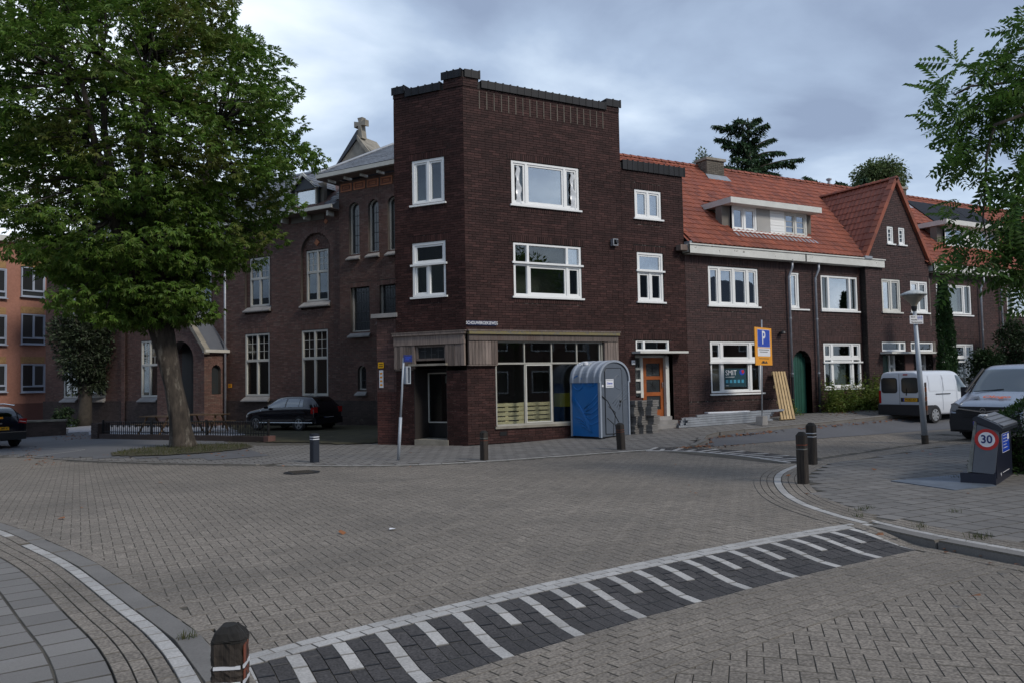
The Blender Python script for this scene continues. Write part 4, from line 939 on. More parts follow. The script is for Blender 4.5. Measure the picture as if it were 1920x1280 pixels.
# eaves gutter boards
def gutter(parent, a, b, c=Z_(5.33), d=Z_(5.60)):
    q = MB(); q.box((a, .0, c), (b, .33, c + .03), 0, FRR).box((a, .30, c), (b, .34, d), 0, FRR).box((a, .30, d - .03), (b, .375, d + .012), 0, FRR).box((a, .0, c), (a + .03, .34, d), 0, FRR).box((b - .03, .0, c), (b, .34, d), 0, FRR)
    g_ = obj('gutter_board', q, [M['white_old']], parent); obj('gutter_lining', MB().box((a + .04, .02, d - .12), (b - .04, .29, d - .10), 0, FRR), [M['zinc']], g_)
gutter(HA, 7.75, 13.048); gutter(HB, 13.052, S_(15.80))
obj('rotten_gutter_end', MB().box((7.45, .05, 5.80), (7.78, .28, 5.98), 0, FRR), [M['wood']], HA)
obj('lead_flashing', MB().quad(FRR.p(7.86, 6.05, .2), FRR.p(8.2, 6.0, .2), FRR.p(8.0, 6.7, -.6), FRR.p(7.86, 6.75, -.6)).box((7.84, -.1, 6.0), (7.95, .26, 6.12), 0, FRR), [M['zinc']], HA)
# ---- clay tile roofs
SL = .885; EY = -.30; EZR = 6.04; RD = 4.36         # slope, eave offset, eave height, ridge depth
nv = np.array([0, SL, 1.]); 
def tile_unit(lip=.45):
    V = []; nx = 6
    for j, y in enumerate((-.5, .5)):
        for i in range(nx):
            u = i / (nx - 1); z = .5 * (.5 - .5 * math.cos(2 * math.pi * min(1, u * 1.15))) ; V.append((u - .5, y, z + (lip if j == 0 else 0)))
    V += [(i / (nx - 1) - .5, -.5, V[i][2] - .6) for i in range(nx)]
    F = [(i, i + 1, nx + i + 1, nx + i) for i in range(nx - 1)] + [(2 * nx + i, 2 * nx + i + 1, i + 1, i) for i in range(nx - 1)]
    return V, F
TUV, TUF = tile_unit()
def tileroof(parent, o, U, Vd, nu, nvv, wu, wv, keepf=None, keep=0, m='tile', th=.045):
    """tiles laid on a plane: origin o, U along eave, Vd up the slope"""
    U = np.array(U, float); Vd = np.array(Vd, float); U /= np.linalg.norm(U); Vd /= np.linalg.norm(Vd); Nn = np.cross(U, Vd); Ms = []
    for j in range(nvv):
        for i in range(nu):
            c = np.array(o) + U * (wu * (i + .5)) + Vd * (wv * (j + .5))
            if keepf is not None and not keepf(c): continue
            Ms.append(ident(c + Nn * rng.uniform(-.002, .004), U * wu, Vd * wv * 1.04 + Nn * 0, Nn * th))
    pieces('roof_tile', TUV, TUF, Ms, M[m], parent, keep)
def roofslope(parent, a, b, keepf, keep, depth=RD, strips=None):
    up = np.array([0, 1, SL]); ln_ = math.hypot(depth + .3, (depth + .3) * SL); nvv = int(ln_ / .30)
    tileroof(parent, (a, EY, EZR + .03), (1, 0, 0), up, int((b - a) / .212), nvv, .212, ln_ / nvv, keepf, keep)
    q = MB(); zt = EZR + (depth + .3) * SL
    for xa, xb, ya, yb_ in (strips or [(a, b, EY, EY)]): q.quad((xa, ya, EZR + (ya + .3) * SL - .02), (xb, yb_, EZR + (yb_ + .3) * SL - .02), (xb, depth, zt - .02), (xa, depth, zt - .02))
    q.quad((b, depth, zt - .02), (a, depth, zt - .02), (a, 9, 6), (b, 9, 6)).quad((b, 9, 6), (a, 9, 6), (a, 9, .1), (b, 9, .1))
    obj('roof_deck', q, [M['tile_d']], parent)
    n = int((b - a) / .36)
    for i in range(n):
        x = a + (b - a) * i / n; w_ = (b - a) / n; r0, r1 = .10, .125; q = MB(); P = []
        for k_, (xx, r) in enumerate(((x, r1), (x + w_ * 1.06, r0))):
            for j in range(7): t_ = math.pi * j / 6; P.append((xx, depth - r * 1.15 * math.cos(t_), zt - .02 + r * math.sin(t_)))
        q.add(P, [(j, j + 1, 8 + j, 7 + j) for j in range(6)] + [tuple(range(7))]); obj('ridge_tile', q, [M['tile']], parent)
def rz(y): return EZR + (y + .3) * SL
def kf1(c):
    x, y, z = c
    if x < TOWER or (x < 7.9 and y < .5): return False
    if 10.50 < x < 14.15 and .52 < y < 2.0: return False
    if 16.32 + (y + .3) * .55 < x < 20.0 - (y + .3) * .55 and y < 3.2: return False          # under the cross gable
    return True
roofslope(HA, 5.4, 13.05, kf1, 300, strips=[(5.4, 7.84, .35, .35), (7.84, 13.05, EY, EY)]); roofslope(HB, 13.05, 20.3, kf1, 150, strips=[(13.05, 16.28, EY, EY), (16.28, 18.17, EY, 3.2), (18.17, 20.05, 3.2, EY), (20.05, 20.3, EY, EY)])
# dormer, two halves: left glazed with grey panel, right weatherboarded
def dormer(parent, x0, x1, y0, zb, zt, ov, roofh):
    q = MB(); fr = Fr((0, y0, 0), u=(1, 0)); yb = (zt - EZR) / SL - .3
    for x in (x0, x1):
        q = MB(); q.add([(x, y0, zb), (x, y0, zt), (x, yb, zt)], [(0, 1, 2)]); obj('dormer_cheek', q, [M['render_grey']], parent)
    q = MB(); q.box((x0 - ov[0], -.0, 0), (x1 + ov[1], .36, .20), 0, Fr((0, y0, zt), u=(1, 0)))
    q.add([(x0 - ov[0], y0, zt), (x0 - ov[0], y0, zt + .2), (x0 - ov[0], yb + .25, zt + .2), (x0 - ov[0], yb, zt)], [(0, 1, 2, 3)]).quad((x0 - ov[0], y0, zt), (x1 + ov[1], y0, zt), (x1 + ov[1], yb, zt), (x0 - ov[0], yb, zt))
    if ov[1] > 0: q.add([(x1 + ov[1], y0, zt), (x1 + ov[1], y0, zt + .2), (x1 + ov[1], yb + .25, zt + .2), (x1 + ov[1], yb, zt)], [(0, 1, 2, 3)])
    d_ = obj('dormer_roof', q, [M['white_old']], parent)
    obj('dormer_roof_felt', MB().quad((x0 - ov[0] + .01, y0 - .35, zt + .205), (x1 + ov[1] - .01, y0 - .35, zt + .205), (x1 + ov[1] - .01, yb + .3, zt + .21), (x0 - ov[0] + .01, yb + .3, zt + .21)), [M['zinc']], d_)
    return fr
f1 = dormer(HA, 10.48, 12.30, .54, 6.78, 7.66, (.38, 0), .2)
window(HA, f1, 10.48, 11.66, 6.80, 7.66, ('H', [1, 1], ['sb', 'sb']), sill=False, depth=.3, name='dormer_window')
obj('panel', MB().box((11.66, -.06, 6.80), (12.295, -.0, 7.66), 0, f1), [M['render_grey']], HA)
f2 = dormer(HB, 12.30, 14.18, .54, 6.78, 7.66, (0, .38), .2)
window(HB, f2, 13.0, 14.18, 6.80, 7.66, ('H', [1, 1], ['s13b', 's13b']), sill=False, depth=.3, m='white_old', name='dormer_window')
for i in range(8): obj('weatherboard', MB().prism([(12.30, 6.80 + .107 * i), (13.0, 6.80 + .107 * i), (13.0, 6.80 + .107 * i + .1), (12.30, 6.80 + .107 * i + .1)], -.06, .0 + .008 * (i % 2), f2), [M['white']], HB)
obj('dormer_sill', MB().box((10.42, -.02, 6.73), (12.3, .10, 6.80), 0, f1), [M['white']], HA); obj('dormer_sill', MB().box((12.3, -.02, 6.73), (14.25, .10, 6.80), 0, f2), [M['white_old']], HB)
obj('lead_apron', MB().quad((10.4, .44, 6.74), (12.3, .44, 6.74), (12.3, .20, 6.54), (10.3, .20, 6.54)), [M['zinc']], HA); obj('lead_apron', MB().quad((12.3, .44, 6.74), (14.25, .44, 6.74), (14.5, .18, 6.53), (12.3, .20, 6.54)), [M['zinc']], HB)
# chimneys
def chimney(parent, x0, x1, y0, y1, z0, z1, pots=()):
    t = parent; fr = Fr((0, y0, 0), u=(1, 0)); 
    q = MB(); q.box((x0, y0, z0), (x1, y1, z1)); c_ = obj('chimney', q, [M['chimney']], t)
    it = []
    for r in range(int((z1 - z0) / .07)):
        x = x0 - (.11 if r % 2 else 0)
        while x < x1:
            a, b = max(x, x0), min(x + .22, x1)
            if b - a > .04: it.append(ident(((a + b) / 2, y0 - .012, z0 + .07 * r + .035), np.array([b - a - .012, 0, 0]), np.array([0, 0, .058]), np.array([0, -.012, 0])))
            x += .22
        y = y0 - (.11 if r % 2 else 0)
        while y < y1:
            a, b = max(y, y0), min(y + .22, y1)
            if b - a > .04: it.append(ident((x0 - .012, (a + b) / 2, z0 + .07 * r + .035), np.array([0, -(b - a - .012), 0]), np.array([0, 0, .058]), np.array([-.012, 0, 0])))
            y += .22
    join_bulk('chimney_bricks', BRV, BRF, np.array(it), M['chimney'], c_)
    obj('chimney_cap', MB().box((x0 - .07, y0 - .07, z1), (x1 + .07, y1 + .07, z1 + .1)), [M['stone']], c_); obj('lead_flashing', MB().box((x0 - .03, y0 - .03, z0 - .1), (x1 + .03, y1 + .03, z0 + .14)).quad((x0 - .15, y0 - .25, rz(y0 - .25) + .07), (x1 + .15, y0 - .25, rz(y0 - .25) + .07), (x1 + .1, y0 - .02, rz(y0) + .1), (x0 - .1, y0 - .02, rz(y0) + .1)), [M['zinc']], c_)
    for (px, h, r, m_) in pots: obj('chimney_pot', MB().lathe([(r, 0), (r, h * .7), (r * 1.3, h * .72), (r * 1.3, h), (.01, h)], (px, (y0 + y1) / 2, z1 + .1), 12), [M[m_]], c_)
chimney(HA, 12.35, 13.25, 3.75, 4.35, 9.55, 10.30)
obj('roof_vent', MB().lathe([(.06, -.1), (.06, .18), (.12, .2), (.12, .26), (.01, .3)], (20.0, 4.3, 10.2), 12), [M['zinc']], HB)
# ---- gabled house
hG = [H(15.72, 16.71, 3.82, 4.97), H(17.26, 18.22, 3.84, 4.96), H(15.61, 16.88, 2.46, 2.80), H(17.15, 18.40, 2.46, 2.80), hole(17.63, 18.0, 6.68, 7.35), hole(18.30, 18.68, 6.68, 7.35), dict(H(15.62, 16.75, .45, 2.36), rev=.4), dict(H(17.3, 18.35, .45, 2.36), rev=.4)]
FG = Fr((0, -.22, 0), u=(1, 0))
HG = thing('gabled_house', 'brown brick house with steep pointed front gable and two doors under one canopy', 'house', (18.2, -.2, .4))
brickwall(HG, FG, 16.28, 20.05, .35, 9.12, hG, so(hG[0]) + so(hG[1]) + so(hG[2], dn=False) + so(hG[3], dn=False), keep=60, m='brick_row', ext=gable_ext)
brickwall(HG, Fr((16.28, -.22, 0), u=(0, -1)), -.22, 0, .35, 6.0, m='brick_dark')  # left return of the gable: its shade is put into the darker brick colour
window(HG, FG, hG[0]['s0'], hG[0]['s1'], hG[0]['z0'], hG[0]['z1'], ('H', [1, 1], ['sb', 's']), m='white_old'); window(HG, FG, hG[1]['s0'], hG[1]['s1'], hG[1]['z0'], hG[1]['z1'], ('H', [1, 1], ['sb', 's']))
window(HG, FG, hG[2]['s0'], hG[2]['s1'], hG[2]['z0'], hG[2]['z1'], ('H', [1, .25], ['p', 'p']), e=.06, sill=False, rd=.02); window(HG, FG, hG[3]['s0'], hG[3]['s1'], hG[3]['z0'], hG[3]['z1'], ('H', [.25, 1], ['p', 'p']), e=.06, sill=False, rd=.02)
for h in hG[4:6]: window(HG, FG, h['s0'], h['s1'], h['z0'], h['z1'], 's13', e=.06)
obj('door_canopy', MB().box((S_(15.5), 0, Z_(2.38)), (S_(18.9), .5, Z_(2.44)), 0, FG), [M['white_old']], HG)
for a, g_ in ((17.12, 'green'), (18.98, 'pipe_b')):
    d_ = obj('front_door', MB().box((a, -.38, .45), (a + .68, -.33, 2.45), 0, FG), [M[g_]], HG)
    q = MB(); q.box((a + .68, -.40, .45), (a + .78, -.28, 2.47), 0, FG).box((a + .95, -.40, .45), (a + 1.05, -.28, 2.47), 0, FG)
    for z in (1.2, 1.6, 2.0): q.box((a + .78, -.38, z), (a + .95, -.3, z + .08), 0, FG)
    obj('door_frame', q, [M['white']], HG); obj('side_light', MB().box((a + .78, -.39, 1.2), (a + .95, -.37, 2.45), 0, FG), [M['leaded']], HG)
    q = MB()
    for z in (1.75, 1.87, 1.99): q.box((a + .12, -.33, z), (a + .50, -.315, z + .03), 0, FG)
    obj('letter_slats', q, [M['black']], d_)
obj('porch_pier', MB().box((18.35, -.3, .4), (18.85, .02, 2.5), 0, FG), [M['brick_row']], HG)
obj('dark_wall', MB().box((16.4, -.9, .3), (19.9, -.88, 5.9), 0, FG).prism([(16.7, 5.9), (19.6, 5.9), (18.17, 8.4)], -.9, -.88, FG), [M['room']], HG)
# gable roof slopes (left slope seen), barge tiles
pk_ = 9.22; up = np.array([.601, 0, 1.]); LL = math.hypot(.601, 1) * 3.2; ny = int(4.0 / .26)
def kgl(c): return rz(c[1]) < c[2] + .12
tileroof(HG, (16.24, 4.2, 6.0), (0, -1, 0), up, int(4.5 / .21), 12, .21, LL / 12, lambda c: c[1] < .2 or rz(c[1]) < c[2] + .15, 60, m='tile_d')
tileroof(HG, (20.12, -.3, 6.0), (0, 1, 0), (-.601, 0, 1.), int(4.5 / .21), 12, .21, LL / 12, lambda c: c[1] < .2 or rz(c[1]) < c[2] + .15, 0)
q = MB(); q.quad((16.24, -.30, 5.98), (18.17, -.30, 9.2), (18.17, 4.2, 9.2), (16.24, 4.2, 5.98)); q.quad((20.12, -.30, 5.98), (20.12, 4.2, 5.98), (18.17, 4.2, 9.2), (18.17, -.30, 9.2)); obj('roof_deck', q, [M['tile_d']], HG)
for sgn in (-1, 1):
    for i in range(13):
        t0, t1 = i / 13, (i + 1) / 13 * 1.0; a0 = (18.17 + sgn * 1.95 * (1 - t0), 6.0 + 3.22 * t0); a1 = (18.17 + sgn * 1.95 * (1 - t1), 6.0 + 3.22 * t1); nx_, nz_ = sgn * .857, .515
        q = MB(); q.prism([(a0[0] - nx_ * .07, a0[1] - nz_ * .07), (a0[0] + nx_ * .09, a0[1] + nz_ * .09), (a1[0] + nx_ * .075, a1[1] + nz_ * .075), (a1[0] - nx_ * .07, a1[1] - nz_ * .07)], -.12, .12, FG); obj('verge_tile', q, [M['tile']], HG)
for i in range(11):
    y = -.34 + .33 * i; q = MB(); P = []
    for k_, (yy, r) in enumerate(((y, .12), (y + .35, .10))):
        for j in range(7): t_ = math.pi * j / 6; P.append((18.17 - r * math.cos(t_), yy, 9.20 + r * math.sin(t_)))
    q.add(P, [(j, j + 1, 8 + j, 7 + j) for j in range(6)] + [tuple(range(7))]); obj('ridge_tile', q, [M['tile']], HG)
obj('valley_lead', MB().quad((16.30, -.28, 6.10), (16.2, -.28, 6.10), (18.08, 2.95, 9.0), (18.2, 2.95, 9.0)), [M['lead']], HG)
obj('lead_flashing', MB().box((16.1, -.1, 6.0), (16.5, .18, 6.10), 0, FG), [M['zinc']], HG)
chimney(HG, 23.3, 24.35, 3.6, 4.3, 9.4, 10.25, ((23.65, .35, .13, 'zinc'), (24.1, .5, .16, 'pipe_b')))
# ---- houses to the right
hH = [H(19.02, 21.12, 3.83, 4.97), H(19.05, 21.13, .9, 2.76), H(23.44, 25.5, 3.9, 5.0), dict(s0=24.0, s1=24.9, z0=.5, z1=2.0, arch=True, rev=.35), H(24.9, 27, 1.1, 2.7)]
HH = rowhouse('terrace_house', 'farthest brown brick terrace house with dormer and black solar panels on its roof', 20.06, 40, hH, so(hH[0], False) + so(hH[1]) + [(20.06, 40, 5.42, 5.78)], 0, .4, extra=arch_ring(24.45, 2.0, .45, .2))
window(HH, FRR, hH[0]['s0'], hH[0]['s1'], hH[0]['z0'], hH[0]['z1'], ('H', [.36, 1.3, .36], ['p', 'sg', 'p'])); window(HH, FRR, hH[1]['s0'], hH[1]['s1'], hH[1]['z0'], hH[1]['z1'], ('V', [1.5, .5], [('H', [.4, 1.1, .4], ['p', 'pg', 'p']), ('H', [.4, 1.1, .4], ['s', 's', 's'])]), shelf=[2.16])
window(HH, FRR, hH[2]['s0'], hH[2]['s1'], hH[2]['z0'], hH[2]['z1'], ('H', [.36, 1.3, .36], ['pg', 'pb', 'p'])); window(HH, FRR, hH[4]['s0'], hH[4]['s1'], hH[4]['z0'], hH[4]['z1'], ('H', [.36, 1.3, .36], ['p', 'p', 'p']))
obj('passage_dark', MB().box((23.9, -.4, .4), (25, -.36, 2.6), 0, FRR), [M['black']], HH)
gutter(HH, 20.2, 40, c=Z_(5.33), d=Z_(5.60)); downpipe(HH, 23.6, 5.72, 1.2, .4); downpipe(HH, 25.05, 5.72, 1.2, .4)
roofslope(HH, 20.0, 40, lambda c: not (22.95 < c[0] < 26.6 and .88 < c[1] < 2.3) and not (c[0] < 20.0 + .6 * 0 and c[1] < 2), 100)
f3 = dormer(HH, 22.9, 26.7, .88, 7.08, 7.96, (.4, .4), .2)
window(HH, f3, 22.9, 24.3, 7.1, 7.96, ('H', [1, 1], ['sb', 'sb']), sill=False, depth=.3, name='dormer_window'); window(HH, f3, 25.3, 26.7, 7.1, 7.96, ('H', [1, 1], ['sb', 's']), sill=False, depth=.3, name='dormer_window'); obj('panel', MB().box((24.3, -.06, 7.1), (25.3, 0, 7.96), 0, f3), [M['white']], HH)
for i in range(3):
    for j in range(2):
        x0 = 24.6 + i * 1.72; y0 = 2.25 + j * .82; d_ = .12
        q = MB(); q.add([(x0, y0, rz(y0) + d_), (x0 + 1.68, y0, rz(y0) + d_), (x0 + 1.68, y0 + .79, rz(y0 + .79) + d_), (x0, y0 + .79, rz(y0 + .79) + d_), (x0, y0, rz(y0) + .06), (x0 + 1.68, y0, rz(y0) + .06), (x0, y0 + .79, rz(y0 + .79) + .06), (x0 + 1.68, y0 + .79, rz(y0 + .79) + .06)], [(0, 1, 2, 3), (4, 5, 1, 0), (4, 0, 3, 6), (1, 5, 7, 2)]); obj('solar_panel', q, [M['solar']], HH)
# ================================================================= church school
CH = thing('church_school', 'long brown brick church school with tall white windows, pointed porch and slate roof', 'building', tuple(FRC.p(-9, 0)))
cols = [(-20.32, -18.93), (-17.78, -16.37), (-13.31, -11.9), (-5.47, -3.85), (-1.82, -.24)]
hC = [hole(a, b, 1.24, 4.15) for a, b in cols]
ups = [(-20.25, -18.9), (-17.7, -16.4), (-13.25, -11.95), (-9.35, -8.0), (-5.27, -3.95), (-1.62, -.29)]
nich = [hole(a - .22, b + .22, 5.05, 7.55, arch=True, rev=.12) for a, b in ups]
ring_ = []
for h in nich: ring_ += arch_ring((h['s0'] + h['s1']) / 2, 7.55, (h['s1'] - h['s0']) / 2, .22)
brickwall(CH, FRC, -22.15, .6, 1.05, 9.25, hC + nich, [(h['s0'] - .05, h['s1'] + .05, 4.15, 4.40) for h in hC], m='brick_ch', mort='mortar_ch', extra=ring_)
for (a, b), h in zip(ups, nich):
    brickwall(CH, FRC, h['s0'], h['s1'], 5.05, 8.5, [hole(a, b, 5.38, 7.68)], off=-.12, m='brick_ch', mort='mortar_ch', ext=lambda z, h=h: (h['s0'], h['s1']) if z < 7.55 else ((h['s0'] + h['s1']) / 2 - math.sqrt(max(.0004, ((h['s1'] - h['s0']) / 2) ** 2 - (z - 7.55) ** 2)), (h['s0'] + h['s1']) / 2 + math.sqrt(max(.0004, ((h['s1'] - h['s0']) / 2) ** 2 - (z - 7.55) ** 2))))
    obj('terracotta_ornament', MB().prism([((a + b) / 2 + .16 * math.cos(t), 8.0 + .16 * math.sin(t)) for t in (0, math.pi / 2, math.pi, 1.5 * math.pi)], -.12, -.085, FRC), [M['terra']], CH)
brickwall(CH, FRC, -22.25, .6, -.35, 1.05, [], off=.07, m='brick_plinth', mort='mortar_ch')
obj('plinth_cap', MB().box((-22.25, .0, 1.04), (.6, .075, 1.075), 0, FRC), [M['brick_plinth']], CH)
brickwall(CH, FRC, -14.75, -14.45, -.3, 9.2, [], off=.16, m='brick_ch', mort='mortar_ch')
sp_low = ('V', [1.55, 1.15], [('H', [1, 1], ['p', 'p']), ('H', [1, 1], ['p23', 'p23'])]); sp_up = ('V', [1.25, .9], [('H', [1, 1], ['p', 'p']), ('H', [1, 1], ['p23', 'p23'])])
def stonesill(fr, a, b, z, off, parent):
    q = MB(); q.prism([(0, 0), (0, 0)], 0, 0, fr) if False else None
    q = MB(); P = [fr.p(a, z, off - .08), fr.p(b, z, off - .08), fr.p(b + .08, z - .19, off + .16), fr.p(a - .08, z - .19, off + .16), fr.p(a, z - .26, off - .08), fr.p(b, z - .26, off - .08), fr.p(b + .08, z - .24, off + .16), fr.p(a - .08, z - .24, off + .16)]
    q.add(P, [(0, 3, 2, 1), (3, 7, 6, 2), (4, 5, 6, 7), (0, 4, 7, 3), (1, 2, 6, 5)]); obj('stone_sill', q, [M['sillstone']], parent)
for a, b in cols: window(CH, FRC, a, b, 1.26, 4.15, sp_low, sill=False, bar=.10, e=.09, m='cream', roomm='room'); stonesill(FRC, a, b, 1.26, .06, CH)
for a, b in ups: window(CH, FRC, a, b, 5.40, 7.68, sp_up, off=-.12, sill=False, bar=.10, e=.08, m='cream'); stonesill(FRC, a - .15, b + .15, 5.38, -.02, CH)
# gutter and brackets
obj('soffit_board', MB().box((-22.6, .0, 9.24), (.55, .50, 9.27), 0, FRC), [M['wood']], CH); obj('gutter_board', MB().box((-22.6, .48, 9.27), (.55, .58, 9.42), 0, FRC), [M['cream']], CH)
for i in range(17): obj('bracket', MB().prism([(-22.0 + 1.38 * i, 9.0), (-21.9 + 1.38 * i, 9.0), (-21.9 + 1.38 * i, 9.22), (-22.0 + 1.38 * i, 9.22)], .0, .38, FRC), [M['cream']], CH)
q = MB(); q.tube([FRC.p(-6.62, 9.2, .2), FRC.p(-6.62, .0, .2)], .055, 10); obj('downpipe', q, [M['pipe']], CH, smooth=True)
for i in range(8):
    if i in (6,): obj('terracotta_ornament', MB().prism([(-.3 + .12 * math.cos(t), 8.85 + .12 * math.sin(t)) for t in (0, math.pi / 2, math.pi, 1.5 * math.pi)], 0, .02, FRC), [M['terra']], CH)
# slate roof with courses
def slates(parent, o, U, Vd, w, l, keepf=None, m='slate', stuff=True):
    U = np.array(U, float); Vd = np.array(Vd, float); L = np.linalg.norm(Vd) * l; U /= np.linalg.norm(U); Vd /= np.linalg.norm(Vd); Nn = np.cross(U, Vd); Ms = []
    wu, wv = .30, .24; nr = int(L / wv); nu = int(w / wu) + 1
    for j in range(nr):
        for i in range(nu):
            c = np.array(o) + U * (wu * (i + (.5 if j % 2 else 0))) + Vd * (wv * (j + .5))
            if keepf is not None and not keepf(c): continue
            Ms.append(ident(c + Nn * (.012 + rng.uniform(0, .004)), U * .292, Vd * .27 - Nn * .014, Nn * .03))
    join_bulk('slates', BRV, BRF, np.array(Ms), M[m], parent)
RM = np.array([0, 0, 1.]); back = -FRC.n; RDp = 3.3; RZ0, RZ1 = 9.40, 12.32
o = np.array(FRC.p(-22.6, RZ0, .5)); Vd = back * (RDp + .5) + RM * (RZ1 - RZ0)
def kslate(c):
    s = float((c - FRC.o) @ FRC.u); return s < .55 and not (-2.25 < s < -.05 and c[2] < 10.9)
slates(CH, o, FRC.u, Vd, 23.1, 1.0, kslate)
q = MB(); a, b = FRC.p(-22.6, RZ0 - .03, .5), FRC.p(.58, RZ0 - .03, .5); c, d = FRC.p(.58, RZ1 - .03, -RDp), FRC.p(-22.6, RZ1 - .03, -RDp); q.quad(a, b, c, d); q.quad(d, c, FRC.p(.58, RZ0, -7.5), FRC.p(-22.6, RZ0, -7.5)); q.quad(FRC.p(4, RZ0, -7.5), FRC.p(-22.6, RZ0, -7.5), FRC.p(-22.6, 0, -7.5), FRC.p(4, 0, -7.5)); q.quad(FRC.p(-22.15, -.3, 0), FRC.p(-22.15, -.3, -7.5), FRC.p(-22.15, 9.3, -7.5), FRC.p(-22.15, 9.3, 0)).add([FRC.p(-22.15, 9.3, 0), FRC.p(-22.15, 9.3, -7.5), FRC.p(-22.15, RZ1, -RDp)], [(0, 1, 2)])
obj('roof_deck', q, [M['brick_ch']], CH)
q = MB(); q.tube([FRC.p(-22.6, RZ1 + .02, -RDp), FRC.p(.6, RZ1 + .02, -RDp)], .09, 8); obj('ridge_capping', q, [M['zinc']], CH)
# roof dormer
q = MB(); fd_ = .15
ow = window(CH, FRC, -2.05, -.75, 9.47, 10.45, 'pb', off=-fd_ + .3, sill=False, depth=.2, m='cream', name='dormer_window')
q.box((-.62, -2.0, 9.5), (-.60, .15, 10.45), 0, FRC).box((-2.12, -2.0, 9.5), (-2.10, .15, 10.45), 0, FRC); obj('dormer_cheek', q, [M['slate_d']], CH)
o = np.array(FRC.p(-.50, 10.38, .32)); Vv = (-FRC.u * .9 + RM * .72)
slates(CH, o, -FRC.n, Vv, 2.4, 1.0); q = MB(); q.quad(FRC.p(-.50, 10.36, .32), FRC.p(-.50, 10.36, -2.0), FRC.p(-1.4, 11.08, -2.0), FRC.p(-1.4, 11.08, .32)); q.quad(FRC.p(-2.3, 10.36, .32), FRC.p(-2.3, 10.36, -2.0), FRC.p(-1.4, 11.08, -2.0), FRC.p(-1.4, 11.08, .32)); obj('dormer_roof', q, [M['slate_d']], CH)
q = MB(); q.prism([(-2.35, 10.34), (-2.2, 10.34), (-1.4, 10.98), (-.6, 10.34), (-.45, 10.34), (-1.4, 11.12)], .25, .33, FRC); obj('barge_board', q, [M['cream']], CH)
q = MB(); q.prism([(-2.05, 10.36), (-.75, 10.36), (-1.4, 10.95)], .15, .2, FRC); obj('dormer_gable', q, [M['slate_d']], CH)
# tower-like bay on the right
TO = .14
hT = [hole(1.16, 1.74, 7.21, 9.15, arch=True, rev=.2), hole(2.23, 2.80, 7.22, 9.14, arch=True, rev=.2), hole(3.28, 3.85, 7.2, 9.14, arch=True, rev=.2), hole(1.21, 2.26, 3.92, 5.80, rev=.2), hole(2.80, 3.75, 4.42, 5.79, rev=.2), hole(1.58, 2.04, 1.49, 2.28, arch=True, rev=.2)]
brickwall(CH, FRC, .6, 5.2, 1.05, 10.42, hT, [(h['s0'] - .08, h['s1'] + .08, h['z1'], h['z1'] + .2) for h in hT[3:5]], off=TO, m='brick_ch', mort='mortar_ch', extra=arch_ring(1.81, 2.28, .23, .18) + [q_ for h in hT[:3] for q_ in arch_ring((h['s0'] + h['s1']) / 2, h['z1'], .29, .12)])
brickwall(CH, FRC, .55, 5.2, -.2, 1.05, [], off=TO + .07, m='brick_plinth', mort='mortar_ch')
brickwall(CH, Fr(FRC.p(.6, 0, 0), u=tuple(FRC.n[:2] * 1)), -1.5, TO, 9.2, 10.4, [], m='brick_ch', mort='mortar_ch')
for h in hT:
    q = MB(); a, b, c, d = h['s0'], h['s1'], h['z0'], h['z1']; A = TO - .2
    q.box((a, A - .02, c), (b, A, d), 0, FRC)
    if h.get('arch'): r = (b - a) / 2; q.prism([((a + b) / 2 + r * math.cos(t), d + r * math.sin(t)) for t in np.linspace(0, math.pi, 11)], A - .02, A, FRC)
    w_ = obj('leaded_window', q, [M['leaded']], CH)
    q = MB(); q.box((a, A, c), (a + .055, A + .07, d), 0, FRC).box((a, A, c), (b, A + .09, c + .05), 0, FRC)
    if h.get('arch'):
        r = (b - a) / 2; P = [((a + b) / 2 - r * math.cos(t), d + r * math.sin(t)) for t in np.linspace(0, math.pi * .55, 7)]
        for (p1, q1), (p2, q2) in zip(P, P[1:]): q.prism([(p1, q1), (p2, q2), (p2 * .84 + (a + b) / 2 * .16, d + (q2 - d) * .84), (p1 * .84 + (a + b) / 2 * .16, d + (q1 - d) * .84)], A, A + .07, FRC)
    obj('frame', q, [M['cream']], w_)
    q = MB()
    for z in np.arange(c + .4, d, .42): q.box((a, A, z), (b, A + .012, z + .022), 0, FRC)
    for x in np.arange(a + .14, b, .14): q.box((x, A, c), (x + .008, A + .008, d), 0, FRC)
    obj('lead_came', q, [M['lead']], w_); stonesill(FRC, a, b, c, TO, CH)
for a in (.72, 1.46, 2.20, 2.94, 3.68):
    q = MB(); ring(q, FRC, a, a + .62, 9.95, 10.29, .05, TO, TO + .03); ring(q, FRC, a + .16, a + .46, 10.07, 10.17, .03, TO, TO + .03); obj('terracotta_frame', q, [M['terra']], CH); obj('terracotta_panel', MB().box((a + .05, TO, 10.0), (a + .57, TO + .012, 10.24), 0, FRC), [M['terra_d']], CH)
obj('soffit_board', MB().box((-.1, TO, 10.50), (5, TO + .60, 10.53), 0, FRC).box((-.1, -3, 10.50), (.6, TO, 10.53), 0, FRC), [M['wood']], CH); q = MB(); q.box((-.1, TO + .58, 10.53), (5, TO + .68, 10.70), 0, FRC).box((-.1, -3, 10.53), (-.0, TO + .6, 10.70), 0, FRC); obj('gutter_board', q, [M['cream']], CH)
for a in (.35, 1.25, 2.15, 3.05): obj('bracket', MB().box((a, TO, 10.38), (a + .09, TO + .42, 10.495), 0, FRC), [M['cream']], CH)
eL = np.array(FRC.p(-.1, 10.72, TO + .66)); ap = on_frame(738, 272, FRC, -1.9); apx = np.array(FRC.p(ap[0], ap[1], -1.9))
hd = apx - eL; dpt = -(hd @ FRC.n); slz = hd[2] / dpt; run = float(hd @ FRC.u)
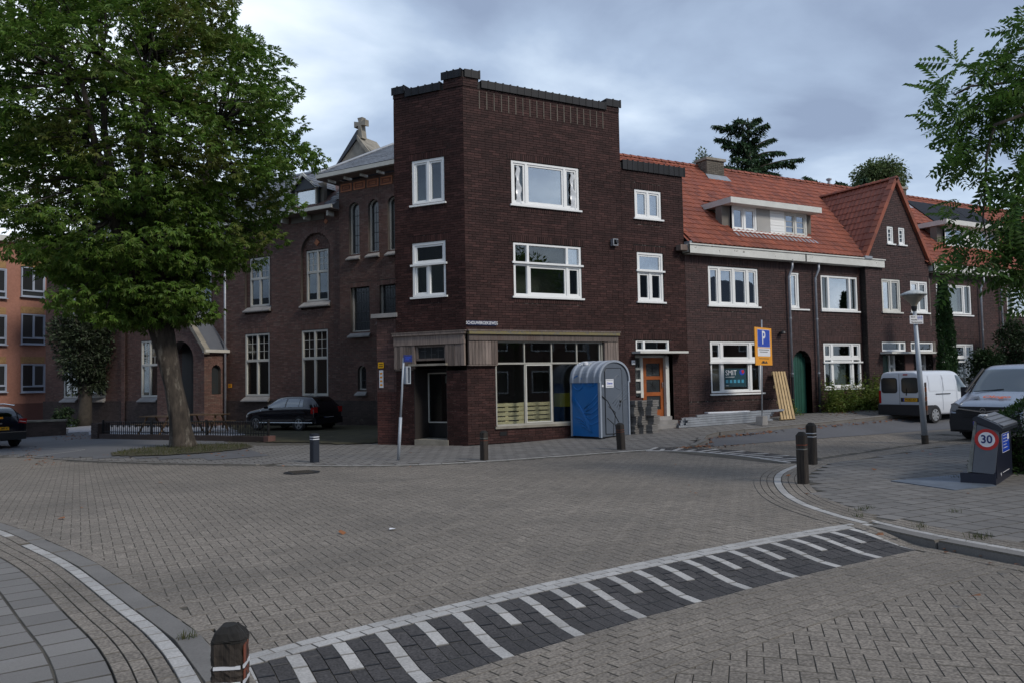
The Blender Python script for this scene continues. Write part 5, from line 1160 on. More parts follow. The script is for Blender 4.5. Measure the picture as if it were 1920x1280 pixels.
slates(CH, eL + np.array([0, 0, .0]), FRC.u, back * dpt + RM * hd[2], 5.2, 1.0, lambda c: float((c - eL) @ FRC.u) > run * (-(c - eL) @ FRC.n) / dpt)
q = MB(); eR = np.array(FRC.p(5, 10.70, TO + .66)); q.quad(eL - RM * .02, eR, eR + back * dpt + RM * hd[2], apx - RM * .03); q.add([eL - RM * .02, apx - RM * .02, eL + back * 2 * dpt], [(0, 2, 1)]); obj('roof_deck', q, [M['slate_d']], CH)
q = MB(); q.tube([eL + RM * .03, apx + RM * .03], .07, 8); obj('hip_capping', q, [M['zinc']], CH)
# stone gable with cross behind the roofs
dG = -9.; P = [on_frame(x, y, FRC, dG) for x, y in ((632, 312), (672, 258), (712, 312))]
cg = thing('church_gable', 'weathered stone church gable topped by a stone cross behind the slate roof', 'church gable', FRC.p(P[1][0], 10, dG))
bz = 6.; q = MB(); q.prism([(P[0][0] - .2, bz), (P[2][0] + .4, bz), (P[2][0] + .4, P[2][1]), P[1], P[0]], dG - .4, dG, FRC); obj('gable_wall', q, [M['stone']], cg)
q = MB()
ax, az_ = P[1]; lx, lz_ = P[0]; rx_, rz_ = P[2][0] + .4, P[2][1]
q.prism([(lx - .12, lz_ - .1), (lx + .0, lz_ - .12), (ax, az_ - .05), (ax - .0, az_ + .42)], dG - .5, dG + .12, FRC); obj('coping', q, [M['slate_d']], cg)
q = MB(); n_ = 6
for i in range(n_):
    t0, t1 = i / n_, (i + 1) / n_; f = lambda t: (ax + (rx_ - ax) * t, az_ + (rz_ - az_) * (1 - (1 - t) ** 1.35) + .12)
    p0, p1 = f(t0), f(t1); q.prism([p0, (p0[0], p0[1] - .3), (p1[0], p1[1] - .3), p1], dG - 1.6, dG + .15, FRC)
obj('coping_stone', q, [M['stone']], cg)
cx_, cz_ = on_frame(675, 233, FRC, dG); top = on_frame(675, 221, FRC, dG)[1]; u_ = top - cz_
q = MB(); q.prism([(cx_ - .20, az_ - .1), (cx_ + .20, az_ - .1), (cx_ + .12, cz_ - .3), (cx_ + .10, cz_ - .05), (cx_ - .10, cz_ - .05), (cx_ - .12, cz_ - .3)], dG - .35, dG + .05, FRC)
q.prism([(cx_ - .12, cz_ - .05), (cx_ + .12, cz_ - .05), (cx_ + .10, cz_ + .1), (cx_ + .18, top), (cx_ - .18, top), (cx_ - .10, cz_ + .1)], dG - .30, dG + .02, FRC)
w_ = .42; q.prism([(cx_ - w_, cz_ - .16), (cx_ - .1, cz_ - .08), (cx_ + .1, cz_ - .08), (cx_ + w_, cz_ - .16), (cx_ + w_, cz_ + .2), (cx_ + .1, cz_ + .12), (cx_ - .1, cz_ + .12), (cx_ - w_, cz_ + .2)], dG - .28, dG + .04, FRC)
obj('stone_cross', q, [M['stone']], cg)
# porch
sP = -6.75; of, _z = on_s(383, 740, FRC, sP); of = max(.8, of); PP = of
FP = Fr(FRC.p(0, 0, PP), u=(.510, -.860)); aL = on_frame(300, 740, FP)[0]; 
pc, pz = on_frame(338, 575, FP); hw = sP - pc
sd_ = Fr(FRC.p(sP, 0, PP), u=(float(-FRC.n[0]), float(-FRC.n[1])))
sh_ = hole(.9, 1.45, 1.40, 2.5, arch=True, rev=.2); k_ = on_s(397, 730, FRC, sP)[0], on_s(414, 730, FRC, sP)[0]
sh_['s0'], sh_['s1'] = PP - k_[0], PP - k_[1]
brickwall(CH, sd_, 0, PP, -.3, 3.35, [sh_], [], m='brick_ch', mort='mortar_ch', extra=arch_ring((sh_['s0'] + sh_['s1']) / 2, 2.5, (sh_['s1'] - sh_['s0']) / 2, .2))
obj('leaded_window', MB().box((sh_['s0'], -.2, 1.4), (sh_['s1'], -.18, 3.0), 0, sd_), [M['leaded']], CH)
dh = hole(pc - .95, pc + .95, -.2, 2.95, arch=True, rev=.5)
brickwall(CH, FP, pc - hw, sP, -.3, pz - .1, [dh], [], m='brick_ch', mort='mortar_ch', ext=lambda z: (pc - hw, sP) if z < 3.3 else (pc - hw * (1 - (z - 3.3) / (pz - 3.3)) - .05, pc + hw * (1 - (z - 3.3) / (pz - 3.3)) + .05), extra=arch_ring(pc, 2.95, .95, .25))
obj('porch_door', MB().box((pc - 1., -.9, -.2), (pc + 1., -.85, 4), 0, FP), [M['black']], CH)
for sg_ in (-1, 1):
    q = MB(); q.prism([(pc + sg_ * (hw + .18), 3.25), (pc + sg_ * (hw + .18), 3.5), (pc, pz + .2), (pc, pz - .08)], -.15, .14, FP); obj('gable_coping', q, [M['stone']], CH)
    q = MB(); V0 = [FP.p(pc + sg_ * (hw + .15), 3.42, -.05), FP.p(pc, pz + .0, -.05), FP.p(pc, pz + .0, -PP), FP.p(pc + sg_ * (hw + .15), 3.42, -PP)]; q.add(V0, [(0, 1, 2, 3)]); obj('porch_roof', q, [M['slate']], CH)
obj('gutter_board', MB().box((-.1, .0, 3.32), (PP, .22, 3.46), 0, sd_), [M['cream']], CH)
obj('railing', MB().tube([FP.p(pc + 1.0, .55, 1.3), FP.p(pc + 1.0, .9, .3)], .025, 6), [M['iron']], CH)
t = thing('yellow_wall_plate', 'small yellow plate on the school wall right of its drainpipe', 'plate', FRC.p(-6.4, 1.75, .1)); obj('plate', MB().box((-6.52, .09, 1.68), (-6.28, .10, 1.86), 0, FRC), [M['amber']], t)
obj('plate_text', MB().box((-6.48, .101, 1.80), (-6.32, .103, 1.82), 0, FRC).box((-6.48, .101, 1.74), (-6.36, .103, 1.76), 0, FRC), [M['black']], t)
# ================================================================= gate pier between the school and the corner house
GP = thing('gate_pier', 'red brick gate pier with stone cap between the school and the corner building', 'brick pier', FRL.p(-2.7, 0))
def pier_split(z): return (-3.08, -2.34)
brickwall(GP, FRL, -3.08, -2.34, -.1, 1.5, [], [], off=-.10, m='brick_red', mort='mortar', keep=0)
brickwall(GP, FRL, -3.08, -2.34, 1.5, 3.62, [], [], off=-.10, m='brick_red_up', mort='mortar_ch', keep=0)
obj('cap_stone', MB().box((-3.2, -.65, 3.64), (-2.28, .02, 3.76), 0, FRL), [M['sillstone']], GP)
q = MB(); q.quad(FRL.p(-3.08, -.1, -.11), FRL.p(-3.08, -.1, -.6), FRL.p(-3.08, 3.7, -.6), FRL.p(-3.08, 3.7, -.11)); q.quad(FRL.p(-3.08, -.1, -.6), FRL.p(-2.3, -.1, -.6), FRL.p(-2.3, 3.7, -.6), FRL.p(-3.08, 3.7, -.6)); obj('pier_core', q, [M['brick_red']], GP)
t = thing('white_wall_notice', 'tall narrow white notice on the red brick gate pier below the yellow one', 'notice', FRL.p(-2.88, 2.2, -.08)); obj('plate', MB().box((-2.98, -.08, 1.62), (-2.84, -.07, 2.13), 0, FRL), [M['signwhite']], t)
q = MB()
for i in range(4): q.box((-2.95, -.069, 1.68 + .11 * i), (-2.87, -.067, 1.73 + .11 * i), 0, FRL)
obj('pictogram', q, [M['amber']], t)
t = thing('yellow_wall_notice', 'square yellow notice on the red brick gate pier above the white one', 'notice', FRL.p(-2.95, 2.2, -.08)); obj('plate', MB().box((-3.02, -.08, 2.19), (-2.82, -.07, 2.36), 0, FRL), [M['yellow']], t); obj('frame_line', MB().box((-2.99, -.069, 2.23), (-2.85, -.067, 2.25), 0, FRL).box((-2.99, -.069, 2.29), (-2.85, -.067, 2.31), 0, FRL), [M['black']], t)
# ================================================================= orange apartment building
oo = FRC.p(-27.5, 0, 0); FO = Fr(oo, u=(.860, .510))
OB = thing('apartment_building', 'orange brick apartment building with blue grey windows and yellow lintels at the left edge', 'building', tuple(oo))
aR, _ = on_frame(100, 600, FO); aL_, _ = on_frame(-120, 600, FO); zt = on_frame(20, 455, FO)[1]
obj('wall', MB().box((aL_, -10, -.8), (aR + 4, 0, zt), 0, FO), [M['orange_br']], OB); obj('base_band', MB().box((aL_, .0, -.8), (aR + 4, .04, on_frame(60, 755, FO)[1]), 0, FO), [M['orange_pl']], OB)
obj('roof_edge', MB().box((aL_, -.2, zt), (aR + 4, .3, zt + .35), 0, FO), [M['cream']], OB)
for x0, x1 in ((38, 83), (-42, 11), (-125, -70)):
    for y0, y1 in ((505, 556), (591, 645), (682, 735)):
        a, c = on_frame(x0, y1, FO); b, d = on_frame(x1, y0, FO)
        lint = MB().box((a, .0, d + .05), (b, .02, d + .45), 0, FO); obj('lintel', lint, [M['ochre']], OB)
        window(OB, FO, a, b, c, d, ('V', [.2, 1], ['p', ('H', [1, 1], ['p', 's'])]), off=.16, m='winblue', e=.07, bar=.06, room=False, glass='leaded')
        # (rooms lie inside the wall block)
# ================================================================= low walls and iron fence
g0 = on_ground(497, 828); FF = Fr((g0[0], g0[1], 0), u=(.483, -.876))
FE = thing('iron_fence', 'black iron bar fence on a low brick kerb in front of the school', 'fence', tuple(g0))
def gzz(fr, a, off=0.): p_ = fr.p(a, 0, off); return float(gz(p_[0], p_[1]))
for i in range(6):
    a, b = -9.75 + 1.62 * i, -9.75 + 1.62 * (i + 1) - .01; q = MB(); za = gzz(FF, a)
    q.box((a, -.22, za - .2), (b, 0, za + .20), 0, FF); obj('base_wall', q, [M['brick_plinth']], FE)
obj('end_block', MB().box((-.03, -.26, -.3), (.20, .04, .10), 0, FF), [M['brick_red_up']], FE)
for i in range(72):
    a = -9.5 + .131 * i; za = gzz(FF, a) + .18; q = MB(); q.box((a, -.12, za), (a + .02, -.10, za + .50), 0, FF)
    if i % 3 == 1: q.box((a - .035, -.125, za + .28), (a + .055, -.095, za + .37), 0, FF)
    obj('fence_bar', q, [M['iron']], FE)
for i in range(4):
    a = -9.6 + 3.2 * i; za = gzz(FF, a); obj('fence_post', MB().box((a, -.14, za), (a + .06, -.08, za + .74), 0, FF), [M['iron']], FE)
    if i < 3:
        zb = gzz(FF, a + 3.2)
        for h in (.28, .66): obj('rail', MB().tube([FF.p(a, za + h, -.11), FF.p(a + 3.2, zb + h, -.11)], .016, 6), [M['iron']], FE)
brickwall(FE, FF, -10.15, -9.68, gzz(FF, -10) - .1, gzz(FF, -10) + .62, [], [], off=.05, m='brick_plinth'); obj('end_pier', MB().box((-10.15, -.45, -.4), (-9.68, .035, .385), 0, FF), [M['brick_plinth']], FE)
g1 = on_ground(122, 815); FW_ = Fr((g1[0], g1[1], 0), u=(.99, -.14)); LW = thing('low_brick_wall', 'low brown brick garden wall behind the dark car at the left', 'wall', tuple(g1))
brickwall(LW, FW_, -9, 0, float(g1[2]) - .15, float(g1[2]) + .62, [], [], m='brick_plinth'); obj('wall_core', MB().box((-9, -.3, -.5), (.0, -.012, float(g1[2]) + .6), 0, FW_), [M['brick_plinth']], LW); obj('coping', MB().box((-9, -.34, float(g1[2]) + .61), (.03, .03, float(g1[2]) + .69), 0, FW_), [M['stone']], LW)
# grounds: moss paving by the parked hatchback, gravel, grass round the chestnut
def patch(name, pts, m, dz, kind='structure', step=.35):
    P = np.array(pts); x0, y0 = P.min(0); x1, y1 = P.max(0)
    o_ = sheet(name, x0, x1, y0, y1, step, lambda x, y: gz(x, y) + dz, m, mask=lambda x, y: poly_in(P, x, y)); o_['kind'] = kind; return o_
gp = lambda *l: [tuple(on_ground(*p)[:2]) for p in l]
patch('mossy_parking_court', gp((500, 829), (580, 829), (640, 833), (712, 829)) + [tuple(FRL.p(-3.0, 0, -.3)[:2]), tuple(FRC.p(3.5, 0, .2)[:2]), tuple(FRC.p(-6.6, 0, .2)[:2]), (-4.2, 7.5)], 'grassg', .022, step=.2)
patch('gravel_bed', gp((124, 812), (182, 808), (185, 794), (150, 790), (118, 795)), 'gravel', .03)
patch('gravel_yard', [tuple(FF.p(-9.6, 0, -.4)[:2]), tuple(FF.p(-.2, 0, -.4)[:2]), tuple(FRC.p(-6.6, 0, .3)[:2]), tuple(FRC.p(-21, 0, .3)[:2])], 'gravel', .018)
q = MB(); gl = [on_ground(x, y, .016) for x, y in ((55, 838), (110, 840), (160, 841.5), (130, 846), (60, 854.5))]
for a, b in zip(gl, gl[1:]): q.quad(a + [0, -.04, 0], b + [0, -.04, 0], b + [0, .04, 0], a + [0, .04, 0])
struct(obj('parking_bay_line', q, [M['pv_white']]))
# ================================================================= vegetation
def leaves(name, P, D, size, mat_, parent, kind='palm', seed=3, stuff=True):
    """P points, D outward directions; each leaf a few folded leaflets"""
    r = np.random.default_rng(seed); n = len(P); P = np.asarray(P); D = np.asarray(D)
    if kind == 'palm':
        V, F = [], []
        for k in range(5):
            t = (k - 2) * .62; c, s = math.cos(t), math.sin(t); L = 1. - .13 * abs(k - 2); dz = -.28 * L
            b = len(V); V += [(0, 0, 0), (L * .62 * c - .15 * s, L * .62 * s + .15 * c, -.03), (L * c, L * s, dz), (L * .62 * c + .15 * s, L * .62 * s - .15 * c, -.03)]; F += [(b, b + 1, b + 2, b + 3)]
    elif kind == 'pinn':
        V, F = [], []
        for k in range(7):
            x = .12 + k * .14; L = .26 - .02 * abs(k - 2); z = -.22 * x * x
            for s in (-1, 1): b = len(V); V += [(x, 0, z), (x - .01, s * L * .55, z - .03), (x + .11, s * L, z - .12), (x + .11, s * L * .45, z - .02)]; F += [(b, b + 1, b + 2, b + 3)]
        b = len(V); V += [(0, -.008, 0), (0, .008, 0), (1.1, .004, -.27), (1.1, -.004, -.27)]; F += [(b, b + 1, b + 2, b + 3)]
    elif kind == 'needle': V = [(0, -.14, 0), (.5, -.16, .05), (1, 0, -.06), (.5, .16, .05), (0, .14, 0)]; F = [(0, 1, 2, 3, 4)]
    elif kind == 'blade': V = [(-.05, 0, 0), (.05, 0, 0), (.03, .1, .6), (0, .28, 1.)]; F = [(0, 1, 2, 3)]
    else: V = [(0, 0, 0), (.5, .24, .03), (1, 0, -.1), (.5, -.24, .03)]; F = [(0, 1, 2, 3)]
    X = D + r.normal(0, .45, (n, 3)); X /= np.linalg.norm(X, axis=1)[:, None]
    up = np.tile([0, 0, 1.], (n, 1)) + r.normal(0, .5 if kind != 'needle' else .3, (n, 3)); Y = np.cross(up, X); Y /= np.linalg.norm(Y, axis=1)[:, None] + 1e-9; Z = np.cross(X, Y)
    s = size * r.uniform(.65, 1.2, n)
    if kind == 'blade': X2 = Y.copy(); Y2 = r.normal(0, 1, (n, 3)); Y2[:, 2] = 0; Y2 /= np.linalg.norm(Y2, axis=1)[:, None]; Z = np.tile([0, 0, 1.], (n, 1)) + r.normal(0, .25, (n, 3)); X = np.cross(Y2, Z); Y = Y2
    Ms = np.zeros((n, 4, 4)); Ms[:, 3, 3] = 1; Ms[:, :3, 0] = X * s[:, None]; Ms[:, :3, 1] = Y * s[:, None]; Ms[:, :3, 2] = Z * s[:, None]; Ms[:, :3, 3] = P
    return join_bulk(name, V, F, Ms, mat_, parent, kind='stuff' if stuff else None)
def curve(a, b, bend, n=6, seed=None):
    a, b = np.array(a, float), np.array(b, float); out = []
    L = np.linalg.norm(b - a); o = rng.normal(0, bend * L, 3)
    for i in range(n + 1):
        t = i / n; out.append(a + (b - a) * t + o * math.sin(math.pi * t) + rng.normal(0, bend * L * .12, 3) * (0 < i < n))
    return out
# ---- horse chestnut
base = np.array([-6.44, 7.60, float(gz(-6.44, 7.6))]); tb = thing('chestnut_tree', 'big horse chestnut tree with wide green crown and leaning grey trunk in a grass circle', 'tree', tuple(base))
tk = [base + (0.02, 0, -.1), base + (.0, 0, .12), base + (-.06, .02, .5), base + (-.14, .05, 1.1), base + (-.26, .1, 1.9), base + (-.40, .17, 2.7), base + (-.56, .25, 3.5), base + (-.72, .3, 4.3)]
q = MB(); q.tube(tk, [.50, .38, .325, .30, .285, .295, .34, .42], 18); tr = obj('trunk', q, [M['bark']], tb, smooth=True)
# uneven bark surface
for v in tr.data.vertices: 
    a = math.atan2(v.co.y - base[1], v.co.x - base[0]); k_ = .03 * math.sin(5 * a + v.co.z * 2) + .02 * math.sin(9 * a - v.co.z * 3); v.co.x += k_ * math.cos(a); v.co.y += k_ * math.sin(a)
C0 = np.array([-7.75, 7.9, 9.3]); RAD = np.array([4.85, 4.8, 6.4]); fork = tk[-1] - np.array([0, 0, .4])
q = MB(); limbs = []
for i in range(11):
    a = 2 * math.pi * i / 11 + rng.uniform(-.2, .2); el = rng.uniform(.35, 1.2) if i < 9 else 1.4
    tgt = C0 + RAD * np.array([math.cos(a) * math.cos(el) * .62, math.sin(a) * math.cos(el) * .62, -.25 + .72 * math.sin(el)])
    c = curve(fork, tgt, .05, 7); q.tube(c, [.20 * (1 - .8 * k / 7) + .02 for k in range(8)], 8); limbs += c[2:]
limbs = np.array(limbs); CL = []
ncl = 330
for i in range(ncl):
    t = (i + .5) / ncl; zc = 1 - 2 * t; a = i * 2.39996; rr = math.sqrt(1 - zc * zc)
    d = np.array([rr * math.cos(a), rr * math.sin(a), zc]); rad = rng.uniform(.74, .97) * (1 + .08 * math.sin(3 * a + 2) + .07 * math.cos(6 * zc + a)) if rng.random() < .82 else rng.uniform(.35, .75)
    if d[2] < -.2: d[:2] *= 1 + .45 * (d[2] + .2)
    p = C0 + RAD * d * rad
    if p[2] < 3.5 + .5 * rng.random(): p[2] = 3.6 + rng.random() * .8
    CL.append(p)
Pp, Dd = [], []
for p in CL:
    j = np.argmin(np.linalg.norm(limbs - p, axis=1)); c = curve(limbs[j], p, .06, 4); q.tube(c, [.045, .038, .03, .022, .012], 5)
    rc = rng.uniform(.60, 1.02); n_ = int(88 * rc * rc / .6)
    g = rng.normal(0, 1, (n_, 3)); g /= np.linalg.norm(g, axis=1)[:, None]; g *= rng.uniform(.25, 1., (n_, 1)) ** .5; off_ = g * np.array([rc, rc, rc * .46])
    out = (p - C0) / RAD; out /= np.linalg.norm(out) + 1e-6
    Pp.append(p + off_); dd = off_ * .9 + out * .45; dd[:, 2] -= .12; Dd.append(dd / (np.linalg.norm(dd, axis=1)[:, None] + 1e-6))
obj('limbs', q, [M['bark_d']], tb, smooth=True)
leaves('crown', np.vstack(Pp), np.vstack(Dd), .20, M['leaf'], tb, 'palm')
gp_ = []
for i in range(1700):
    a = rng.uniform(0, 6.283); r_ = math.sqrt(rng.random()); gp_.append((-6.6 + 1.75 * r_ * math.cos(a), 6.3 + 2.2 * r_ * math.sin(a)))
gp_ = np.array(gp_); R2 = np.array([[.86, -.5], [.5, .86]]); gp_ = (gp_ - [-6.6, 6.3]) @ R2.T + [-6.6, 6.3]
P = [(-6.6 + (1.8 * math.cos(t) * (.86) - 2.25 * math.sin(t) * .5), 6.3 + (1.8 * math.cos(t) * .5 + 2.25 * math.sin(t) * .86)) for t in np.linspace(0, 6.28, 24)]
patch('grass_circle_soil', P, 'grassg', .035, step=.2)
g_ = leaves('grass_circle', np.c_[gp_, gz(gp_[:, 0], gp_[:, 1]) + .03], np.tile([0, 0, 1.], (len(gp_), 1)), .085, M['grass'], None, 'blade')
# ---- generic small tree / shrub
def bushy(t, c, rad, ncl, nper, size, m, kind='leaf', rc=.5, seed=5, trunk=None, tw=.1, inner=.45, name='crown', flat=.8, droop=0.):
    r = np.random.default_rng(seed); c = np.array(c, float); rad = np.array(rad, float); q = MB(); P_, D_ = [], []
    if trunk is not None: q.tube(curve(trunk, c - [0, 0, rad[2] * .3], .02, 5), [tw, tw * .85, tw * .75, tw * .65, tw * .5, tw * .3], 10)
    for i in range(ncl):
        d = r.normal(0, 1, 3); d /= np.linalg.norm(d); p = c + rad * d * r.uniform(inner, 1.)
        if trunk is not None: q.tube([c - [0, 0, rad[2] * .4], (c + p) / 2 + r.normal(0, .05, 3), p], [tw * .3, tw * .15, tw * .05], 4)
        g = r.normal(0, 1, (nper, 3)); g /= np.linalg.norm(g, axis=1)[:, None]; g *= r.uniform(.2, 1, (nper, 1)) ** .6 * rc; g[:, 2] *= flat
        P_.append(p + g); dd = g + d * .3 * rc; dd[:, 2] -= droop; D_.append(dd / (np.linalg.norm(dd, axis=1)[:, None] + 1e-6))
    if trunk is not None: obj('trunk', q, [M['bark_d']], t, smooth=True)
    leaves(name, np.vstack(P_), np.vstack(D_), size, m, t, kind, seed)
sb = CAM + ray(157, 789) * 42.5; sb[2] = -.28; t = thing('small_tree', 'small grey green round crowned tree by the left windows of the school', 'tree', tuple(sb))
bushy(t, sb + [0.1, 0, 4.3], (1.5, 1.5, 2.5), 150, 110, .20, M['leaf_s'], rc=.5, trunk=sb - [0, 0, .1], tw=.42, seed=8)
t = thing('green_shrub', 'small dark green shrub at the foot of the small tree', 'shrub', tuple(sb + [-1., -.4, 0])); bushy(t, sb + [-.8, -.6, .6], (.5, .5, .7), 20, 60, .16, M['leaf_b'], rc=.25, seed=9)
# ---- cedar and willow behind the roofs
def atd(x, y, D): r_ = ray(x, y); return CAM + r_ * D
cp = atd(1402, 222, 50); cb = np.array([cp[0], cp[1], 0.]); t = thing('cedar_tree', 'dark cedar with drooping layered branches rising behind the orange roof', 'tree', tuple(cb))
q = MB(); q.tube([cb, cb + [0, 0, 10], cp], [.4, .25, .04], 8); P_, D_ = [], []
def branch(a, b, n, sag, wd=.5):
    pts = [a + (b - a) * k / 8 + np.array([0, 0, sag * math.sin(math.pi * k / 8 * .9)]) for k in range(9)]; q.tube(pts, [.07 * (1 - k / 9) + .012 for k in range(9)], 5)
    d = (b - a) / np.linalg.norm(b - a); s_ = np.cross(d, [0, 0, 1.])
    for _ in range(n):
        u = rng.random() ** .8; k = min(7, int(u * 8)); p = pts[k] + (pts[k + 1] - pts[k]) * (u * 8 - k); w_ = rng.normal(0, wd * (1.05 - u)); P_.append(p + s_ * w_ + [0, 0, -abs(w_) * .25 - rng.random() * .12]); dd = d * .6 + s_ * np.sign(w_) * .6 + np.array([0, 0, -.5 - .3 * rng.random()]); D_.append(dd / np.linalg.norm(dd))
for px, py, yy in ((1338, 238, 262), (1342, 262, 285), (1362, 240, 250), (1440, 235, 262), (1452, 262, 290), (1470, 288, 300), (1505, 300, 325), (1490, 312, 318), (1375, 300, 312), (1350, 315, 330), (1460, 330, 330), (1425, 226, 240), (1380, 228, 240), (1355, 275, 290), (1445, 300, 320), (1410, 320, 330), (1390, 270, 290), (1420, 262, 280)):
    e_ = atd(px, py, 50 + rng.uniform(-2, 1)); k_ = atd(1402, yy, 50); branch(k_, e_, 420, .25, .5)
for _ in range(30):
    zz = rng.uniform(9, 17); a = rng.uniform(0, 6.28); L_ = 2.6 * (18.3 - zz) / 8 + .3; branch(cb + [0, 0, zz], cb + [L_ * math.cos(a), L_ * math.sin(a), zz - .4], 90, .25, .4)
for k_, (px, py, qx, qy) in enumerate(((1560, 372, 1508, 334), (1660, 372, 1555, 352), (1640, 372, 1618, 338), (1620, 375, 1570, 345))): branch(atd(px, py, 48), atd(qx, qy, 47), 460, .25, .4)
obj('trunk', q, [M['bark_d']], t, smooth=True); leaves('crown', P_, D_, .27, M['needle'], t, 'needle', 6)
wc = atd(1650, 332, 60); t = thing('willow_tree', 'light green round willow crown behind the pointed gable roof', 'tree', (wc[0], wc[1], 0))
bushy(t, wc + [0, 0, -.2], (1.9, 1.9, 1.25), 150, 70, .26, M['leaf_w'], rc=.55, seed=12, trunk=np.array([wc[0], wc[1], 0.]), tw=.35, droop=.4, flat=1.)
wc = atd(1343, 300, 47); t = thing('distant_tree', 'thin tree top just left of the chimney', 'tree', (wc[0] - 1, wc[1], 0)); bushy(t, wc + [-1.0, 0, -.3], (.35, .35, .8), 14, 30, .2, M['leaf_w'], rc=.3, seed=13, trunk=np.array([wc[0] - 1, wc[1], 0.]), tw=.15)
# ---- cypress column, shrubs, weeds in front of the houses
yb = atd(1772, 725, 29); yt = atd(1768, 528, 29); c0 = np.array([yt[0], yt[1], .3]); t = thing('cypress_tree', 'tall narrow dark green cypress column in front of the terrace', 'tree', tuple(c0)); P_, D_ = [], []
for _ in range(9000):
    h = rng.random(); a = rng.uniform(0, 6.28); rad_ = .29 * math.sin(math.pi * min(1, .12 + .88 * (1 - h)) ** .8 * .62) * (1 + .25 * math.sin(9 * h + 3 * a)) * rng.uniform(.5, 1.) ** .4; P_.append(c0 + [rad_ * math.cos(a), rad_ * math.sin(a), .1 + h * (yt[2] - .4)]); D_.append((.35 * math.cos(a), .35 * math.sin(a), .9))
leaves('crown', P_, D_, .13, M['leaf_c'], t, 'needle', 7); obj('trunk', MB().tube([c0 - [0, 0, .1], c0 + [0, 0, yt[2] - .6]], [.09, .02], 6), [M['bark_d']], t)
for k_, (px, py, D, r_, h_, lb) in enumerate(((1905, 650, 32, .75, 1.35, 'dark green shrub against the farthest house at the right edge'), (1850, 690, 31, .55, .8, 'low dark shrub between the cypress and the right edge'))):
    c_ = atd(px, py, D); t = thing('green_shrub', lb, 'shrub', (c_[0], c_[1], .4)); bushy(t, c_, (r_, r_, h_), 70, 70, .13, M['leaf_b'], rc=.3, seed=20 + k_, trunk=np.array([c_[0], c_[1], .3]), tw=.06)
def weeds(name, lb, pts, n, hmax, seed, mm='weed'):
    r = np.random.default_rng(seed); P = np.array(pts); x0, y0 = P.min(0); x1, y1 = P.max(0); out, D_ = [], []; q = MB()
    for _ in range(n):
        x, y = r.uniform(x0, x1), r.uniform(y0, y1); h = hmax * r.uniform(.3, 1.) * (.55 + .45 * math.sin(3.1 * x + seed) ** 2); z0 = float(gz(x, y)); lx, ly = r.normal(0, .1, 2) * h
        q.tube([(x, y, z0), (x + lx * .4, y + ly * .4, z0 + h * .6), (x + lx, y + ly, z0 + h)], [.006, .005, .002], 3)
        for k in range(int(34 * h + 10)):
            t_ = r.random(); w_ = .17 * (1.1 - t_); out.append((x + lx * t_ + r.normal(0, w_), y + ly * t_ + r.normal(0, w_), z0 + h * t_)); a = r.uniform(0, 6.28); D_.append((math.cos(a), math.sin(a), .35))
    o_ = leaves(name, out, D_, .10, M[mm], None, 'leaf', seed); bpy.data.objects.remove(obj('stems', q, [M['weed']])) ; return o_
w1 = weeds('tall_weeds', '', [(13.75, -.75), (17.3, -.15)], 240, 1.35, 31); weeds('tall_weeds', '', [(15.5, -1.1), (17.2, -.3)], 110, 1.0, 32); weeds('wall_weeds', '', [(12.1, -.25), (12.45, -.1)], 10, .6, 33)
weeds('low_hedge_weeds', '', [(4.6, -12.2), (5.6, -11.2)], 30, .3, 34, 'leaf_h')
# ---- hedge at the right edge
hd_ = thing('clipped_hedge', 'dark green hedge behind the waste container at the right edge', 'hedge', (6.2, -11.2, 0)); r = np.random.default_rng(4); n = 26000
P_ = np.c_[r.uniform(4.35, 9.5, n), r.uniform(0, 1, n), r.uniform(0, 1, n)]
hp0, hp1 = on_ground(1893, 885), on_ground(1880, 880)
hx, hy = (CAM + ray(1870, 860) * 13.9)[:2]
side = r.integers(0, 4, n); U_ = r.uniform(0, 4.2, n); T_ = r.uniform(0, 1.1, n); Hh = r.uniform(0.02, 1.22, n); top = side == 0; end = side == 1
hu = np.array([.51, -.86]); hn = np.array([-.86, -.51]); jit_ = r.normal(0, .05, n)
U_[end] = np.abs(jit_[end]); T_[~top & ~end] = 1.1 + jit_[~top & ~end]; Hh[top] = 1.22 + jit_[top] + .05 * np.sin(U_[top] * 5); Hh *= .66 + .52 * np.clip(U_, 0, 1.1)
H0 = np.array([hx, hy]) - hn * 1.1; XY = H0 + U_[:, None] * hu + T_[:, None] * hn; Dd = np.where(top[:, None], [[0, 0, 1.]], np.where(end[:, None], [[-hu[0], -hu[1], .3]], [[hn[0], hn[1], .35]]))
leaves('foliage', np.c_[XY, Hh + .05], Dd, .062, M['leaf_h'], hd_, 'leaf', 41); 
q = MB(); c_ = [H0 + hu * .1, H0 + hu * 4.2, H0 + hu * 4.2 + hn * 1.0, H0 + hu * .1 + hn * 1.0]; q.add([(a[0], a[1], .0) for a in c_] + [(a[0], a[1], .62) for a in c_], [(4, 5, 6, 7), (0, 1, 5, 4), (1, 2, 6, 5), (2, 3, 7, 6), (3, 0, 4, 7)]); obj('twig_core', q, [M['bark_d']], hd_)
